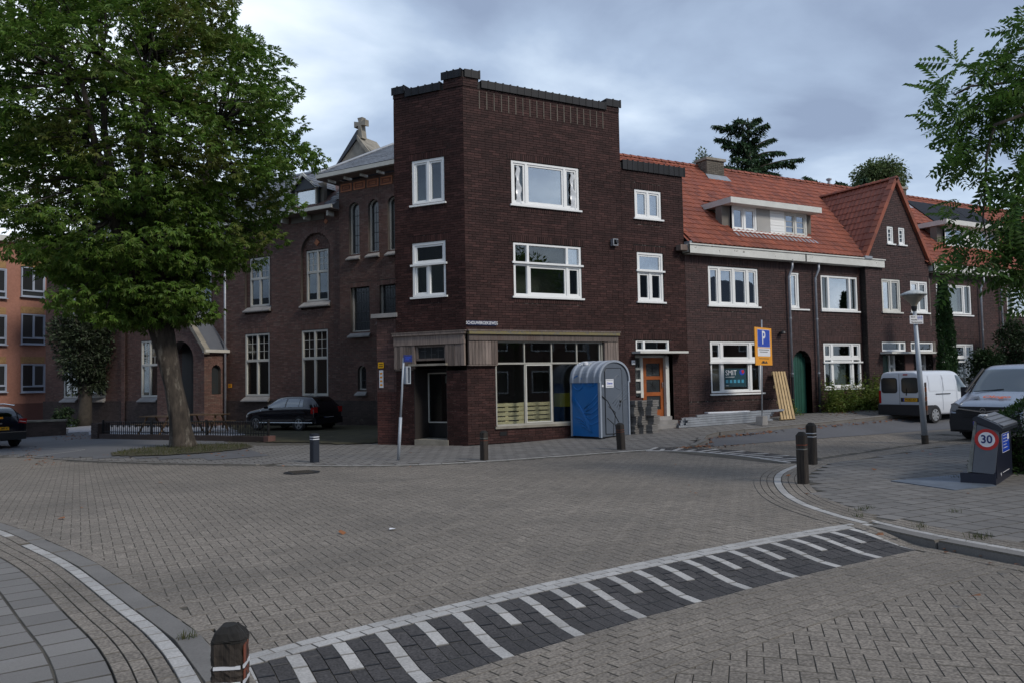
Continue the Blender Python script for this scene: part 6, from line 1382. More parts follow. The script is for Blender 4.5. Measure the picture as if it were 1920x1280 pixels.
# ---- tree of heaven hanging in from the right
at = np.array([5.2, -12.9, 0.]); t = thing('ailanthus_tree', 'tree with long feather leaves hanging into the picture at the right edge', 'tree', tuple(at)); q = MB(); q.tube([at, at + [.1, 0, 3], at + [0, .2, 6], at + [.3, 0, 9]], [.18, .15, .12, .04], 10)
tips = []
def twig(pts, r0, D=12.):
    P = [atd(x, y, d) for x, y, d in pts]; q.tube(P, [r0 * (1 - .75 * k / len(P)) for k in range(len(P))], 6); return P
mn = [at + [0, .1, 5.2], at + [0, .1, 6.2]]
A_ = []
A_.append(twig([(2000, 140, 12), (1920, 150, 12), (1870, 158, 12), (1820, 162, 11.8), (1790, 178, 11.8)], .03)); A_.append(twig([(1990, 250, 12), (1900, 190, 12), (1850, 180, 12), (1800, 235, 12), (1775, 300, 12)], .03))
A_.append(twig([(1960, 200, 11.6), (1865, 235, 11.6), (1850, 290, 11.6), (1846, 370, 11.6), (1843, 410, 11.6), (1848, 440, 11.6)], .028)); A_.append(twig([(1845, 360, 11.6), (1832, 385, 11.6), (1815, 410, 11.6)], .012))
A_.append(twig([(2000, 320, 11.5), (1930, 360, 11.5), (1880, 410, 11.5)], .03)); A_.append(twig([(1990, 60, 12), (1920, 90, 12), (1870, 110, 12)], .03)); A_.append(twig([(1990, 440, 11.4), (1930, 440, 11.4), (1870, 460, 11.4)], .03))
P_, D_ = [], []
def spray(px, py, D, n, sx, sy, dx=-.5, dz=-.35, sd=.25):
    for _ in range(int((.42 if py > 360 and px < 1895 else .95) * n) + 1):
        x, y = rng.normal(px, sx * .72), rng.normal(py, sy * .72); p = atd(x, y, D + rng.normal(0, sd)); P_.append(p); v = CR * (rng.normal(dx, .55)) + CU * rng.normal(dz, .4) + CF * rng.normal(0, .5); D_.append(v / np.linalg.norm(v))
for a in ((1785, 130, 11.8, 8, 14, 14), (1765, 165, 11.8, 14, 16, 14), (1790, 200, 11.9, 5, 16, 8), (1885, 110, 12, 26, 22, 22), (1920, 70, 12, 26, 22, 22), (1840, 130, 12, 8, 15, 12), (1890, 180, 12, 34, 28, 22), (1930, 150, 12, 40, 22, 35), (1830, 210, 12, 22, 28, 12), (1790, 235, 12, 14, 22, 10), (1770, 215, 12, 4, 10, 4), (1900, 240, 12, 30, 30, 14), (1825, 255, 12, 20, 20, 14), (1810, 290, 11.8, 15, 17, 14), (1795, 310, 11.8, 7, 14, 8), (1845, 330, 11.6, 9, 14, 10), (1850, 345, 11.6, 4, 12, 12), (1925, 330, 11.5, 26, 18, 30), (1915, 390, 11.5, 36, 18, 20), (1930, 450, 11.5, 50, 26, 26), (1900, 420, 11.5, 20, 20, 14), (1880, 480, 11.4, 18, 22, 14), (1800, 375, 11.6, 8, 14, 12), (1790, 400, 11.6, 6, 14, 10), (1815, 440, 11.5, 20, 24, 12), (1840, 455, 11.5, 20, 26, 12), (1800, 480, 11.5, 20, 22, 14), (1850, 490, 11.5, 14, 22, 14), (1805, 510, 11.5, 9, 18, 10), (1910, 510, 11.5, 26, 18, 14), (1990, 250, 12, 120, 50, 130), (1980, 470, 12, 60, 35, 60)):
    spray(*a)
for _ in range(900):
    a = rng.uniform(0, 6.28); r_ = rng.uniform(.5, 1.) * 2.3; p = at + [2.0 + r_ * math.cos(a), -.6 + r_ * math.sin(a), 6.5 + rng.normal(0, 1.4)]
    xx, yy, zz = proj(np.array([p])); 
    if xx[0] > 1935: P_.append(p); D_.append((math.cos(a) * .8, math.sin(a) * .8, -.3))
P_ = np.array(P_); D_ = np.array(D_); kx_ = proj(P_)[0] > 1748; P_, D_ = P_[kx_], D_[kx_]; obj('branches', q, [M['bark_d']], t, smooth=True); leaves('crown', P_, D_, .43, M['leaf_a'], t, 'pinn', 9)
# ---- grass tufts in joints, fallen leaves
def tuft(px, py, n, sx, sy, s=.05):
    c = on_ground(px, py); P_ = np.c_[rng.normal(c[0], sx, n), rng.normal(c[1], sy, n), np.full(n, c[2] + .004)]; o_ = leaves('grass_tuft', P_, np.tile([0, 0, 1.], (n, 1)), s, M['grass'], None, 'blade', 50)
for a in ((1620, 955, 60, .12, .03), (1838, 1008, 80, .08, .05), (1610, 968, 30, .05, .04), (1795, 560 + 400, 25, .05, .05), (1725, 988, 40, .06, .04), (350, 1197, 40, .03, .015), (1800, 903 - 8, 60, .12, .06), (56, 854, 30, .2, .05)): tuft(*a)
DLV = [(-.5, -.32, 0), (.1, -.5, .12), (.55, -.1, .02), (.35, .4, .16), (-.25, .45, .05)]; DLF = [(0, 1, 2, 3, 4)]
Ms = []
def strew(p0, p1, n, w_, s=.07, off=0):
    a, b = np.array(p0), np.array(p1)
    for _ in range(n):
        t_ = rng.random(); p = a + (b - a) * t_ + rng.normal(0, w_, 2); an = rng.uniform(0, 6.28); sc_ = s * rng.uniform(.5, 1.3); Ms.append(ident((p[0], p[1], float(gz(p[0], p[1])) + .012 + off), (math.cos(an) * sc_, math.sin(an) * sc_, rng.normal(0, .15) * sc_), (-math.sin(an) * sc_, math.cos(an) * sc_, rng.normal(0, .15) * sc_), (0, 0, sc_)))
strew((3.6, -4.4), (4.9, -4.3), 60, .08); strew((5.0, -3.9), (5.7, -3.1), 90, .08); strew((5.8, -3.0), (8.6, -2.75), 110, .09); strew((8.6, -2.7), (16, -2.5), 130, .1); strew((4.5, -4.8), (6.0, -4.6), 20, .15); strew((13, -.9), (17, -.8), 60, .2)
strew((-10, 3.6), (-11, 13), 80, .25); strew((-9.9, 20.0), (-9, 16), 110, .4); strew((-6, 3), (-5, 5), 30, .7); strew((-6.5, 6), (-7, 6.5), 50, .9); strew((-1.5, -14.6), (-1.6, -15.6), 7, .1, .05, -.08); strew((0, -8), (-3, -2), 12, 2.5, .06)
for px, py in ((113, 972), (1305, 925), (1815, 925), (1700, 850), (1650, 1003), (1640, 880), (1730, 846), (1290, 910), (640, 1000), (1830, 1120), (1905, 1060), (300, 905)):
    c = on_ground(px, py); strew(c[:2], c[:2], 1, .01, .075)
join_bulk('fallen_leaves', DLV, DLF, np.array(Ms), M['deadleaf'], None)
# ================================================================= street furniture
def bollard(name, label, px, py, h, w_, kind, bands=('refl', 'refl')):
    c = on_ground(px, py); t = thing(name, label, 'bollard', tuple(c), 'wooden bollards round the junction' if kind == 'wood' else None); hw = w_ / 2; az = .0
    fr = Fr(tuple(c), u=(math.cos(.35), math.sin(.35)))
    def blk(z0, z1, s, mi, nm, m_):
        k = s * hw; b = k * .22; P = [(-k + b, -k), (k - b, -k), (k, -k + b), (k, k - b), (k - b, k), (-k + b, k), (-k, k - b), (-k, -k + b)]
        V = [fr.p(x, z, y) for z in (z0, z1) for x, y in P]; q = MB(); q.add(V, [tuple(range(8))[::-1], tuple(range(8, 16))] + [(i, (i + 1) % 8, 8 + (i + 1) % 8, 8 + i) for i in range(8)]); return obj(nm, q, [M[m_]], t)
    if kind == 'wood':
        blk(-.15, h * .66, 1, 0, 'shaft', 'post'); blk(h * .66, h * .68, .95, 0, 'reflector_band', bands[0]); blk(h * .68, h * .74, 1, 0, 'shaft_ring', 'post'); blk(h * .74, h * .76, .95, 0, 'reflector_band', bands[1])
        blk(h * .76, h * .93, 1, 0, 'head', 'post')
        k = hw; V = [fr.p(x, h * .93, y) for x, y in ((-k, -k * .8), (-k * .8, -k), (k * .8, -k), (k, -k * .8), (k, k * .8), (k * .8, k), (-k * .8, k), (-k, k * .8))] + [fr.p(x * .45, h, y * .45) for x, y in ((-k, -k), (k, -k), (k, k), (-k, k))]
        q = MB(); q.add(V, [(0, 1, 8), (1, 2, 9, 8), (2, 3, 9), (3, 4, 10, 9), (4, 5, 10), (5, 6, 11, 10), (6, 7, 11), (7, 0, 8, 11), (8, 9, 10, 11)]); obj('top', q, [M['post_top']], t)
    else:
        blk(-.15, h * .80, 1, 0, 'shaft', 'post_grey'); blk(h * .80, h * .83, 1.02, 0, 'reflector_band', 'refl'); blk(h * .83, h * .88, 1, 0, 'shaft_ring', 'post_grey'); blk(h * .88, h * .91, 1.02, 0, 'reflector_band', 'refl'); blk(h * .91, h, 1, 0, 'head', 'post_grey')
    return t, fr
bollard('bollard', 'anthracite square bollard with two white bands in front of the parked hatchback', 590, 866, .66, .17, 'steel')
b_, _f = bollard('bollard', 'short dark wooden bollard with pale grey top in front of the shopfront', 908, 862, .66, .145, 'wood', ('post_red', 'bin_edge'))
b_, _f = bollard('bollard', 'leaning dark wooden bollard in front of the portable toilet', 1165, 842, .66, .17, 'wood', ('post_red', 'post_red'))
b_.rotation_euler = (0, R_(-3), 0)
bollard('bollard', 'dark wooden bollard with red mark, nearer of the pair at the right kerb', 1506, 906, .84, .15, 'wood', ('bin_edge', 'post_red'))
bollard('bollard', 'dark wooden bollard with white bands, farther of the pair at the right kerb', 1523, 870, .82, .165, 'wood')
# big foreground post
pf = ray(432, 1176); kk = 2.95; c = CAM + pf * kk; zt_ = c[2]; base_ = np.array([c[0], c[1], 0.]); t = thing('bollard', 'large weathered wooden bollard close to the camera at the bottom edge', 'bollard', tuple(base_), 'wooden bollards round the junction')
fr = Fr((c[0], c[1], 0), u=(math.cos(R_(-22)), math.sin(R_(-22)))); rr_ = np.random.default_rng(5)
def post_seg(z0, z1, hw, nm, m_, top=False):
    n = 28; V = []
    zs = np.linspace(z0, z1, 5)
    for z in zs:
        for i in range(n):
            a = 2 * math.pi * i / n; cs, sn = math.cos(a), math.sin(a); k = hw / max(abs(cs), abs(sn)); k = min(k, hw * 1.24); g = .0028 * math.sin(i * 7.3 + 2) + .002 * rr_.normal(); V.append(fr.p(cs * (k + g), z, sn * (k + g)))
    F = [(j * n + i, j * n + (i + 1) % n, (j + 1) * n + (i + 1) % n, (j + 1) * n + i) for j in range(4) for i in range(n)]; b = 4 * n
    if top:
        for lv, (s_, dz) in enumerate(((.86, .022), (.5, .042))):
            for i in range(n):
                a = 2 * math.pi * i / n; cs, sn = math.cos(a), math.sin(a); k = min(hw / max(abs(cs), abs(sn)), hw * 1.2) * s_; V.append(fr.p(cs * k, z1 + dz + rr_.normal(0, .002), sn * k))
            F += [(b + i, b + (i + 1) % n, b + n + (i + 1) % n, b + n + i) for i in range(n)]; b += n
    F += [tuple(range(b, b + n)), tuple(range(n))[::-1]]; q = MB(); q.add(V, F); return obj(nm, q, [M[m_]], t)
HWp = .058
post_seg(-.2, zt_ - .190, HWp, 'shaft', 'post'); post_seg(zt_ - .190, zt_ - .178, HWp * .92, 'groove', 'post_top'); post_seg(zt_ - .178, zt_ - .135, HWp, 'shaft_ring', 'post'); post_seg(zt_ - .135, zt_ - .120, HWp * .92, 'groove', 'post_top'); post_seg(zt_ - .120, zt_ - .042, HWp, 'head', 'post', False); post_seg(zt_ - .042, zt_ - .030, HWp * 1.0, 'top', 'post_top', True)
for z in (zt_ - .190, zt_ - .133): 
    q = MB(); q.box((-HWp * .82, HWp * .93, z), (HWp * .82, HWp * 1.03, z + .012), 0, fr).box((HWp * .93, -HWp * .8, z), (HWp * 1.03, HWp * .8, z + .012), 0, fr); obj('reflector_band', q, [M['refl']], t)
q = MB(); q.box((HWp * .99, -.02, zt_ - .115), (HWp * 1.03, .05, zt_ - .05), 0, fr).box((HWp * .99, -.02, zt_ - .172), (HWp * 1.03, .05, zt_ - .14), 0, fr); obj('red_patch', q, [M['post_red']], t)
# ---- street name pole
c = on_ground(747, 862); t = thing('street_name_pole', 'leaning grey pole with small blue street plate and metal box before the corner door', 'sign pole', tuple(c)); top_ = ray(757, 670); d_ = (c - CAM) @ CF; tp = CAM + top_ * d_
q = MB(); md = c + (tp - c) * .42; q.tube([c, md], .036, 12); q.tube([md, tp], .024, 12); obj('pole', q, [M['pole']], t, smooth=True); fs = Fr(tuple(tp), u=(math.cos(.1), math.sin(.1)))
obj('blue_plate', MB().box((-.02, .025, -.10), (.20, .035, .06), 0, fs), [M['deepblue']], t); obj('plate_text', MB().box((.02, .036, -.01), (.16, .037, .01), 0, fs).box((.02, .036, -.05), (.12, .037, -.035), 0, fs), [M['signblue']], t)
obj('metal_box', MB().box((.02, -.02, -.60), (.06, .08, -.20), 0, fs).box((.0, -.03, -.58), (.14, -.02, -.22), 0, fs), [M['steel']], t); q = MB(); ring(q, fs, .01, .15, -.60, -.20, .02, -.03, .05); obj('box_rim', q, [M['pole']], t)
# ---- street lamp
c = on_ground(1735, 831); t = thing('street_lamp', 'grey street lamp with cone shaped lantern, leaning slightly left', 'street lamp', tuple(c)); d_ = (c - CAM) @ CF; tp = CAM + ray(1714, 576) * (d_ * 1.0); up_ = (tp - c) / np.linalg.norm(tp - c)
q = MB(); q.tube([c + up_ * .2, c + up_ * 1.5, tp], [.075, .066, .045], 16); obj('pole', q, [M['pole']], t, smooth=True); obj('pole_foot', MB().tube([c - up_ * .1, c + up_ * .22], [.085, .082], 16), [M['bark_d']], t)
ob_ = obj('lantern_bowl', MB().lathe([(.05, -.05), (.06, .02), (.10, .10), (.24, .24), (.275, .29), (.01, .29)], tuple(tp), 28), [M['opal']], t, smooth=True); obj('lantern_neck', MB().lathe([(.055, -.10), (.07, -.02), (.07, .02), (.01, .03)], tuple(tp), 16), [M['pipe_b']], ob_ if False else t)
obj('lantern_cap', MB().lathe([(.29, .285), (.31, .30), (.30, .33), (.18, .385), (.05, .425), (.01, .43)], tuple(tp), 28), [M['lampstone']], t, smooth=True)
fs = Fr(tuple(tp), u=(math.cos(-.25), math.sin(-.25))); q = MB(); q.box((-.20, .06, -.42), (.19, .07, -.215), 0, fs); s_ = thing('neighbourhood_sign', 'small white neighbourhood watch sign clamped to the street lamp', 'sign', fs.p(0, -.3, .06)); obj('plate', q, [M['signwhite']], s_)
text('B.E.D.', .055, fs, -.17, -.255, .071, M['black'], s_, align='LEFT'); text('Attentie', .055, fs, -.17, -.325, .071, M['black'], s_, align='LEFT'); text('Buurtpreventie', .052, fs, 0, -.385, .071, M['black'], s_)
q = MB()
for i in range(3):
    x = .04 + .055 * i; q.box((x - .006, .071, -.33), (x + .006, .073, -.24), 0, fs).box((x - .022, .071, -.285), (x + .022, .073, -.27), 0, fs); q.add([fs.p(x + .014 * math.cos(k), -.238 + .014 * math.sin(k), .072) for k in np.linspace(0, 6.28, 9)[:8]], [tuple(range(8))])
obj('figures', q, [M['signblue']], s_)
pb = thing('wooden_slat_panel', 'brown slatted board strapped to the lower part of the street lamp pole', 'wooden panel', tuple(c + up_ * 1.0)); fs = Fr(tuple(c + up_ * .72), u=(math.cos(.5), math.sin(.5)))
for i in range(7): obj('slat', MB().prism([(.02 - .012 * i, .115 * i), (.16 - .012 * i, .115 * i + .015), (.155 - .012 * i, .115 * i + .118), (.015 - .012 * i, .115 * i + .105)], .06, .10, fs), [M['orange_door' if i % 2 else 'wood']], pb)
# ---- underground waste container
b1, b2 = on_ground(1801, 905), on_ground(1868, 909); b3 = on_ground(1914, 897); c = (b1 + b3) / 2; u_ = (b2 - b1)[:2]; u_ = u_ / np.linalg.norm(u_); v_ = (b3 - b2)[:2]; v_ = v_ / np.linalg.norm(v_)
WB = thing('waste_container', 'dark underground waste container column with sloping lid and a round 30 sign on its side', 'waste container', tuple(c))
z0 = float(b1[2]); Wd = .66; nn_ = np.array([-u_[1], u_[0], 0.]); nn_ = nn_ if nn_ @ np.array([*v_, 0]) > 0 else -nn_; Dp_ = .3
while proj(np.array([b2 + nn_ * Dp_]))[0][0] < 1911 and Dp_ < 1.6: Dp_ += .01
fa = Fr((b1[0], b1[1], z0), u=tuple(u_)); nW = -fa.n; Lx = float(np.linalg.norm(b2 - b1)); Dp = Dp_
def bp(a, z, o_): return fa.p(a, z, o_)
# side profile seen from the camera: (a along, z)
prof = [(.02, .0), (Lx, .0), (Lx, .16), (Lx + .0, 1.0)]
q = MB(); q.prism([(0, 0), (Lx, 0), (Lx, .17), (0, .17)], -Dp, 0, fa); obj('base_tray', q, [M['navy']], WB)
zl, zr_ = 1.11, .86
pxp = lambda x, y, o=0.: (lambda r: (r[0], r[1] - z0))(on_frame(x, y, fa, o))
hA, hB, hC_, hD = pxp(1813, 884), pxp(1828, 790), pxp(1873, 803), (Lx, .17)
zl, zr_ = hB[1], hC_[1]
q = MB(); q.prism([hA, hD, (Lx, zr_), hB], -Dp + .02, -.012, fa); obj('housing', q, [M['navy']], WB)
q = MB(); q.prism([pxp(1813, 884), pxp(1822, 884), pxp(1831, 790), pxp(1826, 790)], -Dp + .03, -.004, fa); obj('front_edge', q, [M['bin_edge']], WB)
q = MB(); q.prism([pxp(1823, 884), pxp(1863, 888), pxp(1866, 884), pxp(1873, 812), pxp(1871, 807), pxp(1832, 795)], -.02, .002, fa); obj('side_panel', q, [M['bin_grey']], WB)
L0, L1 = pxp(1824, 781), pxp(1877, 799); q = MB(); q.prism([(L0[0], L0[1] - .05), (L1[0], L1[1] - .09), (L1[0] + .02, L1[1] - .03), (L1[0] - .03, L1[1] + .02), (L0[0] + .06, L0[1] + .02), (L0[0], L0[1] - .01)], -Dp, .02, fa); obj('lid', q, [M['post_grey']], WB)
dl = (L1[1] - L0[1]) / (L1[0] - L0[0] - .09)
for i in range(4):
    a0 = L0[0] + .08 + .085 * i; zz = L0[1] + .02 + (a0 - L0[0] - .06) * dl; obj('lid_rib', MB().prism([(a0, zz), (a0 + .06, zz + .06 * dl), (a0 + .06, zz + .012 + .06 * dl), (a0, zz + .012)], -Dp + .1, -.1, fa), [M['bin_grey']], WB)
obj('lid_handle', MB().box((L0[0] + .05, -.35, L0[1] + .012), (L0[0] + .15, -.18, L0[1] + .03), 0, fa), [M['refl']], WB)
fe = Fr(fa.p(Lx, 0, 0), u=(float(-fa.n[0]), float(-fa.n[1]))); obj('handle_bar', MB().box((.10, .0, zr_ - .03), (Dp - .12, .05, zr_ + .005), 0, fe), [M['refl']], WB)
obj('end_panel', MB().box((.04, -.01, .1), (Dp - .06, .012, zr_ - .1), 0, fe), [M['navy']], WB)
st_ = obj('info_plate', MB().box((Dp * .38, .012, .45), (Dp * .80, .018, .76), 0, fe), [M['signwhite']], WB); obj('info_print', MB().box((Dp * .38 + .01, .018, .46), (Dp * .80 - .01, .021, .75), 0, fe), [M['signblue']], st_)
q = MB()
for k_ in range(5): q.box((Dp * .42, .021, .72 - .05 * k_), (Dp * (.62 + .04 * (k_ % 3)), .023, .728 - .05 * k_), 0, fe)
q.box((Dp * .68, .021, .64), (Dp * .77, .023, .73), 0, fe); obj('info_lines', q, [M['signwhite']], st_)
obj('maker_mark', MB().box((Dp * .35, .012, .14), (Dp * .75, .016, .148), 0, fe).prism([(Dp * .25 - .03, .135), (Dp * .25, .10), (Dp * .25 + .03, .135), (Dp * .25, .16)], .012, .016, fe), [M['signwhite']], WB)
obj('small_label', MB().box((Dp * .72, .012, .78), (Dp * .88, .016, .81), 0, fe), [M['signwhite']], WB)
ca, cz = pxp(1850, 823)
disc = lambda r_, o_, m_, nm, par: obj(nm, MB().prism([(ca + r_ * math.cos(t_), cz + r_ * math.sin(t_)) for t_ in np.linspace(0, 2 * math.pi, 37)[:36]], o_ - .003, o_, fa), [M[m_]], par)
s3 = thing('speed_sign_sticker', 'round red and white 30 sticker on the side of the waste container', 'traffic sign', fa.p(ca, cz, 0)); RS = .165
disc(RS, .008, 'red', 'red_ring', s3); disc(RS * .70, .012, 'signwhite', 'white_field', s3); text('30', .175, fa, ca, cz, .0135, M['deepblue'], s3, bold=.004, sx=.92)
gl = [on_ground(x, y, .016) for x, y in ((1670, 900), (1790, 917), (1868, 909), (1800, 888))]
t = obj('steel_ground_plate', MB().add([tuple(p) for p in gl] + [tuple(p - [0, 0, .03]) for p in gl], [(0, 1, 2, 3), (0, 4, 5, 1), (1, 5, 6, 2), (3, 7, 4, 0)]), [M['sheetplate']]); tag(t, 'flat blue grey steel plate in the pavement beside the waste container', 'ground plate')
# ---- portable toilet
TLc, TCc, TRc = on_ground(1081, 818), on_ground(1127, 823), on_ground(1180, 814); 
u_ = np.array([1., 0.]); ft_n = None
ua = (TRc - TCc)[:2]; Wf = 1.13; ua = ua / np.linalg.norm(ua); fT = Fr((TCc[0], TCc[1], float(TCc[2])), u=tuple(ua)); Ds = float(-((TLc - TCc)[:2] @ fT.n[:2])); 
fT = Fr((TCc[0], TCc[1], .03), u=tuple(ua)); Dt = 1.12
PT = thing('portable_toilet', 'blue and grey portable toilet with pale rounded roof in front of the shop window', 'portable toilet', tuple(TCc))
WW = float(np.linalg.norm((TRc - TCc)[:2])); TH = on_frame(1150, 690, fT)[1] 
TH = on_frame(1129, 716, fT)[1]; TT = on_frame(1150, 677, fT)[1]
side = Fr(fT.p(0, 0, -Dt), u=(float(fT.n[0]), float(fT.n[1])))           # blue side wall, faces left, runs back to front
obj('floor_skid', MB().box((.06, -Dt + .05, .02), (WW - .06, -.05, .10), 0, fT).box((0, -.25, -.02), (.14, .02, .10), 0, fT).box((WW - .14, -.25, -.02), (WW, .02, .10), 0, fT), [M['black']], PT)
sw_ = obj('side_wall', MB().box((0, -.03, .10), (Dt, 0, TH), 0, side), [M['pblue']], PT)
def ridge(parent, fr, pts, m_, w_=.018, o_=.012):
    w_ *= 1.5
    q = MB(); P = [fr.p(a, z, 0) for a, z in pts]; q.tube(P, w_, 6); obj('relief_rib', q, [M[m_]], parent, smooth=True)
def arcp(cx, cz, r_, a0, a1, n=12): return [(cx + r_ * math.cos(R_(a0 + (a1 - a0) * i / n)), cz + r_ * math.sin(R_(a0 + (a1 - a0) * i / n))) for i in range(n + 1)]
k2 = Dt / 1.12; ridge(sw_, side, arcp(.28 * k2, 1.62, .20, 0, 360, 20), 'pblue'); ridge(sw_, side, arcp(.80 * k2, 1.70, .17, 150, 350), 'pblue')
for i in range(3): ridge(sw_, side, [(.05, 1.22 - .0 - .22 * i * .2), (.30 + .06 * i, 1.0 - .12 * i), (.62 + .04 * i, .55 - .14 * i), (.78, .22 + .0 * i)], 'pblue', .02)
for i in range(5): ridge(sw_, side, [(.52 - .04 * i + .10 * (i % 2), .80 - .08 * i + .1), (.78, 1.06 - .16 * i), (1.04 * k2, 1.30 - .19 * i)], 'pblue', .016)
for i in range(3): ridge(sw_, side, arcp(.16 + .12 * i, .0, .62 - .12 * i, 40, 88, 8), 'pblue', .018)
obj('corner_post', MB().box((-.03, -.05, .08), (.03, .03, TH), 0, fT), [M['proof']], PT); obj('corner_post', MB().box((WW - .03, -.05, .08), (WW + .02, .03, TH), 0, fT), [M['proof']], PT)
obj('corner_post', MB().box((-.02, -.02, .08), (.04, .02, TH), 0, side), [M['proof']], PT)
fwp = [(0.03, .10), (WW - .03, .10), (WW - .03, TH)] + [(WW / 2 + (WW / 2 - .03) * math.cos(t_) ** 1, TH + (TT - TH - .04) * math.sin(t_) ** .8) for t_ in np.linspace(0.05, math.pi - .05, 14)] + [(.03, TH)]
fw_ = obj('front_wall', MB().prism(fwp, -.04, -.005, fT), [M['pgrey']], PT)
da, db = WW * .17, WW * .77; dp_ = [(da, .17), (db, .17), (db, TT - .32), (db - .06, TT - .22), (da + .06, TT - .22), (da, TT - .32)]
dr_ = obj('door', MB().prism(dp_, -.01, .012, fT), [M['pgrey']], PT)
q = MB()
for a_, b_ in zip(dp_, dp_[1:] + dp_[:1]): q.tube([fT.p(a_[0], a_[1], .012), fT.p(b_[0], b_[1], .012)], .009, 5)
obj('door_gap', q, [M['black']], dr_)
def f_(x): return x
ridge(dr_, fT, [(a, z) for a, z in arcp(WW * .66, TT - .62, .20, 80, 280)], 'pgrey', .014)
for i in range(4): ridge(dr_, fT, [(WW * (.42 + .07 * i), 1.02 - .06 * i), (WW * (.62 + .05 * i), 1.22 - .04 * i), (WW * .93, 1.55 - .13 * i)], 'pgrey', .012)
for i, (x0, z0_) in enumerate(((.02, 1.28), (.28, .95), (.22, .62))): 
    q = MB(); q.tube([fT.p(WW * x0, z0_, .014), fT.p(WW * (x0 + .22), z0_ - .18, .014), fT.p(WW * (x0 + .42) if i == 0 else WW * (x0 + .2), z0_ - .50, .014), fT.p(WW * (x0 + .60) if i == 0 else WW * (x0 + .28), z0_ - .80 if i == 0 else .18, .014)], .012, 6); obj('relief_groove', q, [M['black']], dr_, smooth=True)
obj('door_lock', MB().lathe([(.035, -.03), (.035, .03), (.01, .031)], fT.p(WW * .69, 1.08, .02), 12), [M['black']], dr_); obj('latch', MB().box((WW * .66, .01, .93), (WW * .68, .03, 1.0), 0, fT), [M['black']], dr_)
st_ = obj('name_plate', MB().box((WW * .19, .014, 1.48), (WW * .46, .022, 1.72), 0, fT), [M['signwhite']], PT); text('Geerts', .085, fT, WW * .325, 1.60, .0225, M['signblue'], st_, bold=.002); obj('plate_text', MB().box((WW * .21, .022, 1.68), (WW * .44, .0235, 1.69), 0, fT).box((WW * .22, .022, 1.515), (WW * .43, .0235, 1.53), 0, fT), [M['pgrey']], st_)
obj('round_sticker', MB().prism([(WW * .10 + .035 * math.cos(t_), 1.53 + .035 * math.sin(t_)) for t_ in np.linspace(0, 6.28, 13)[:12]], -.005, .002, fT), [M['signwhite']], PT)
# rounded roof, ribbed along its depth
def roofsec(r_, y_): return [fT.p(WW / 2 + (WW / 2 + .03 + r_) * math.cos(t_), TH - .04 + (TT - TH + .02 + r_) * math.sin(t_) ** .75, y_) for t_ in np.linspace(0, math.pi, 19)]
ys = [.03]; n = 4; V = []; F = []; secs = [(.03, .02), (.0, .03), (-.03, .0)]
for i in range(4): a = -.08 - i * Dt / 4; secs += [(a, .0), (a - .06, .0), (a - .10, .028), (a - .16, .028), (a - .20, .0)]
secs += [(-Dt - .02, .0)]
for y_, r_ in secs: V += roofsec(r_, y_)
k_ = 19; F = [(j * k_ + i, j * k_ + i + 1, (j + 1) * k_ + i + 1, (j + 1) * k_ + i) for j in range(len(secs) - 1) for i in range(k_ - 1)] + [tuple(range((len(secs) - 1) * k_, len(secs) * k_))]
rf_ = obj('roof', MB().add(V, F), [M['proof']], PT, smooth=False)
q = MB(); R1 = roofsec(.03, .035); R0_ = roofsec(-.03, .035); R2_ = roofsec(.03, -.02); q.add(R1 + R0_ + R2_, [(i, i + 1, k_ + i + 1, k_ + i) for i in range(k_ - 1)] + [(i, i + 1, 2 * k_ + i + 1, 2 * k_ + i) for i in range(k_ - 1)]); obj('roof_rim', q, [M['proof']], rf_)
obj('vent_pipe', MB().lathe([(.05, -.1), (.05, .10), (.075, .11), (.075, .17), (.02, .2)], fT.p(.22, TT - .22, -.72), 12), [M['signwhite']], PT)
obj('back_wall', MB().box((0, -Dt, .1), (WW, -Dt + .03, TH), 0, fT).box((WW - .02, -Dt, .1), (WW, 0, TH), 0, fT), [M['pblue']], PT)
# ---- kerb block stacks
def gz1(x, y): return float(gz(x, y))
sx0 = on_ground(1205, 812); k_ = 0; lbs = iter(())
u2 = np.array([.96, .28]); 
for ci, (px, n_, mm_) in enumerate(((1190, 14, 0), (1204, 14, 0), (1222, 14, 0))):
    c = on_ground(px, 812 - ci * .7); z = float(c[2]); fr = Fr((c[0], c[1], z), u=(.96, .28))
    t = thing('paving_slab_stack', ('leftmost grey concrete slab stack beside the portable toilet', 'middle grey concrete slab stack between toilet and door steps', 'rightmost grey concrete slab stack in front of the door steps')[ci], 'slab stack', tuple(c), 'stacks of grey paving slabs')
    for g_ in range(4):
        dx = (.03, -.05, .045, -.02)[g_] * (1 if ci % 2 else -1)
        for j in range(4 if g_ < 3 else 3):
            zz = .065 * (g_ * 4 + j); j_ = random.uniform(-.022, .022); obj('slab', MB().box((-.15 + dx + j_, -.15 + j_, zz), (.15 + dx + j_, .15, zz + .056), 0, fr), [M['slab_r']], t)
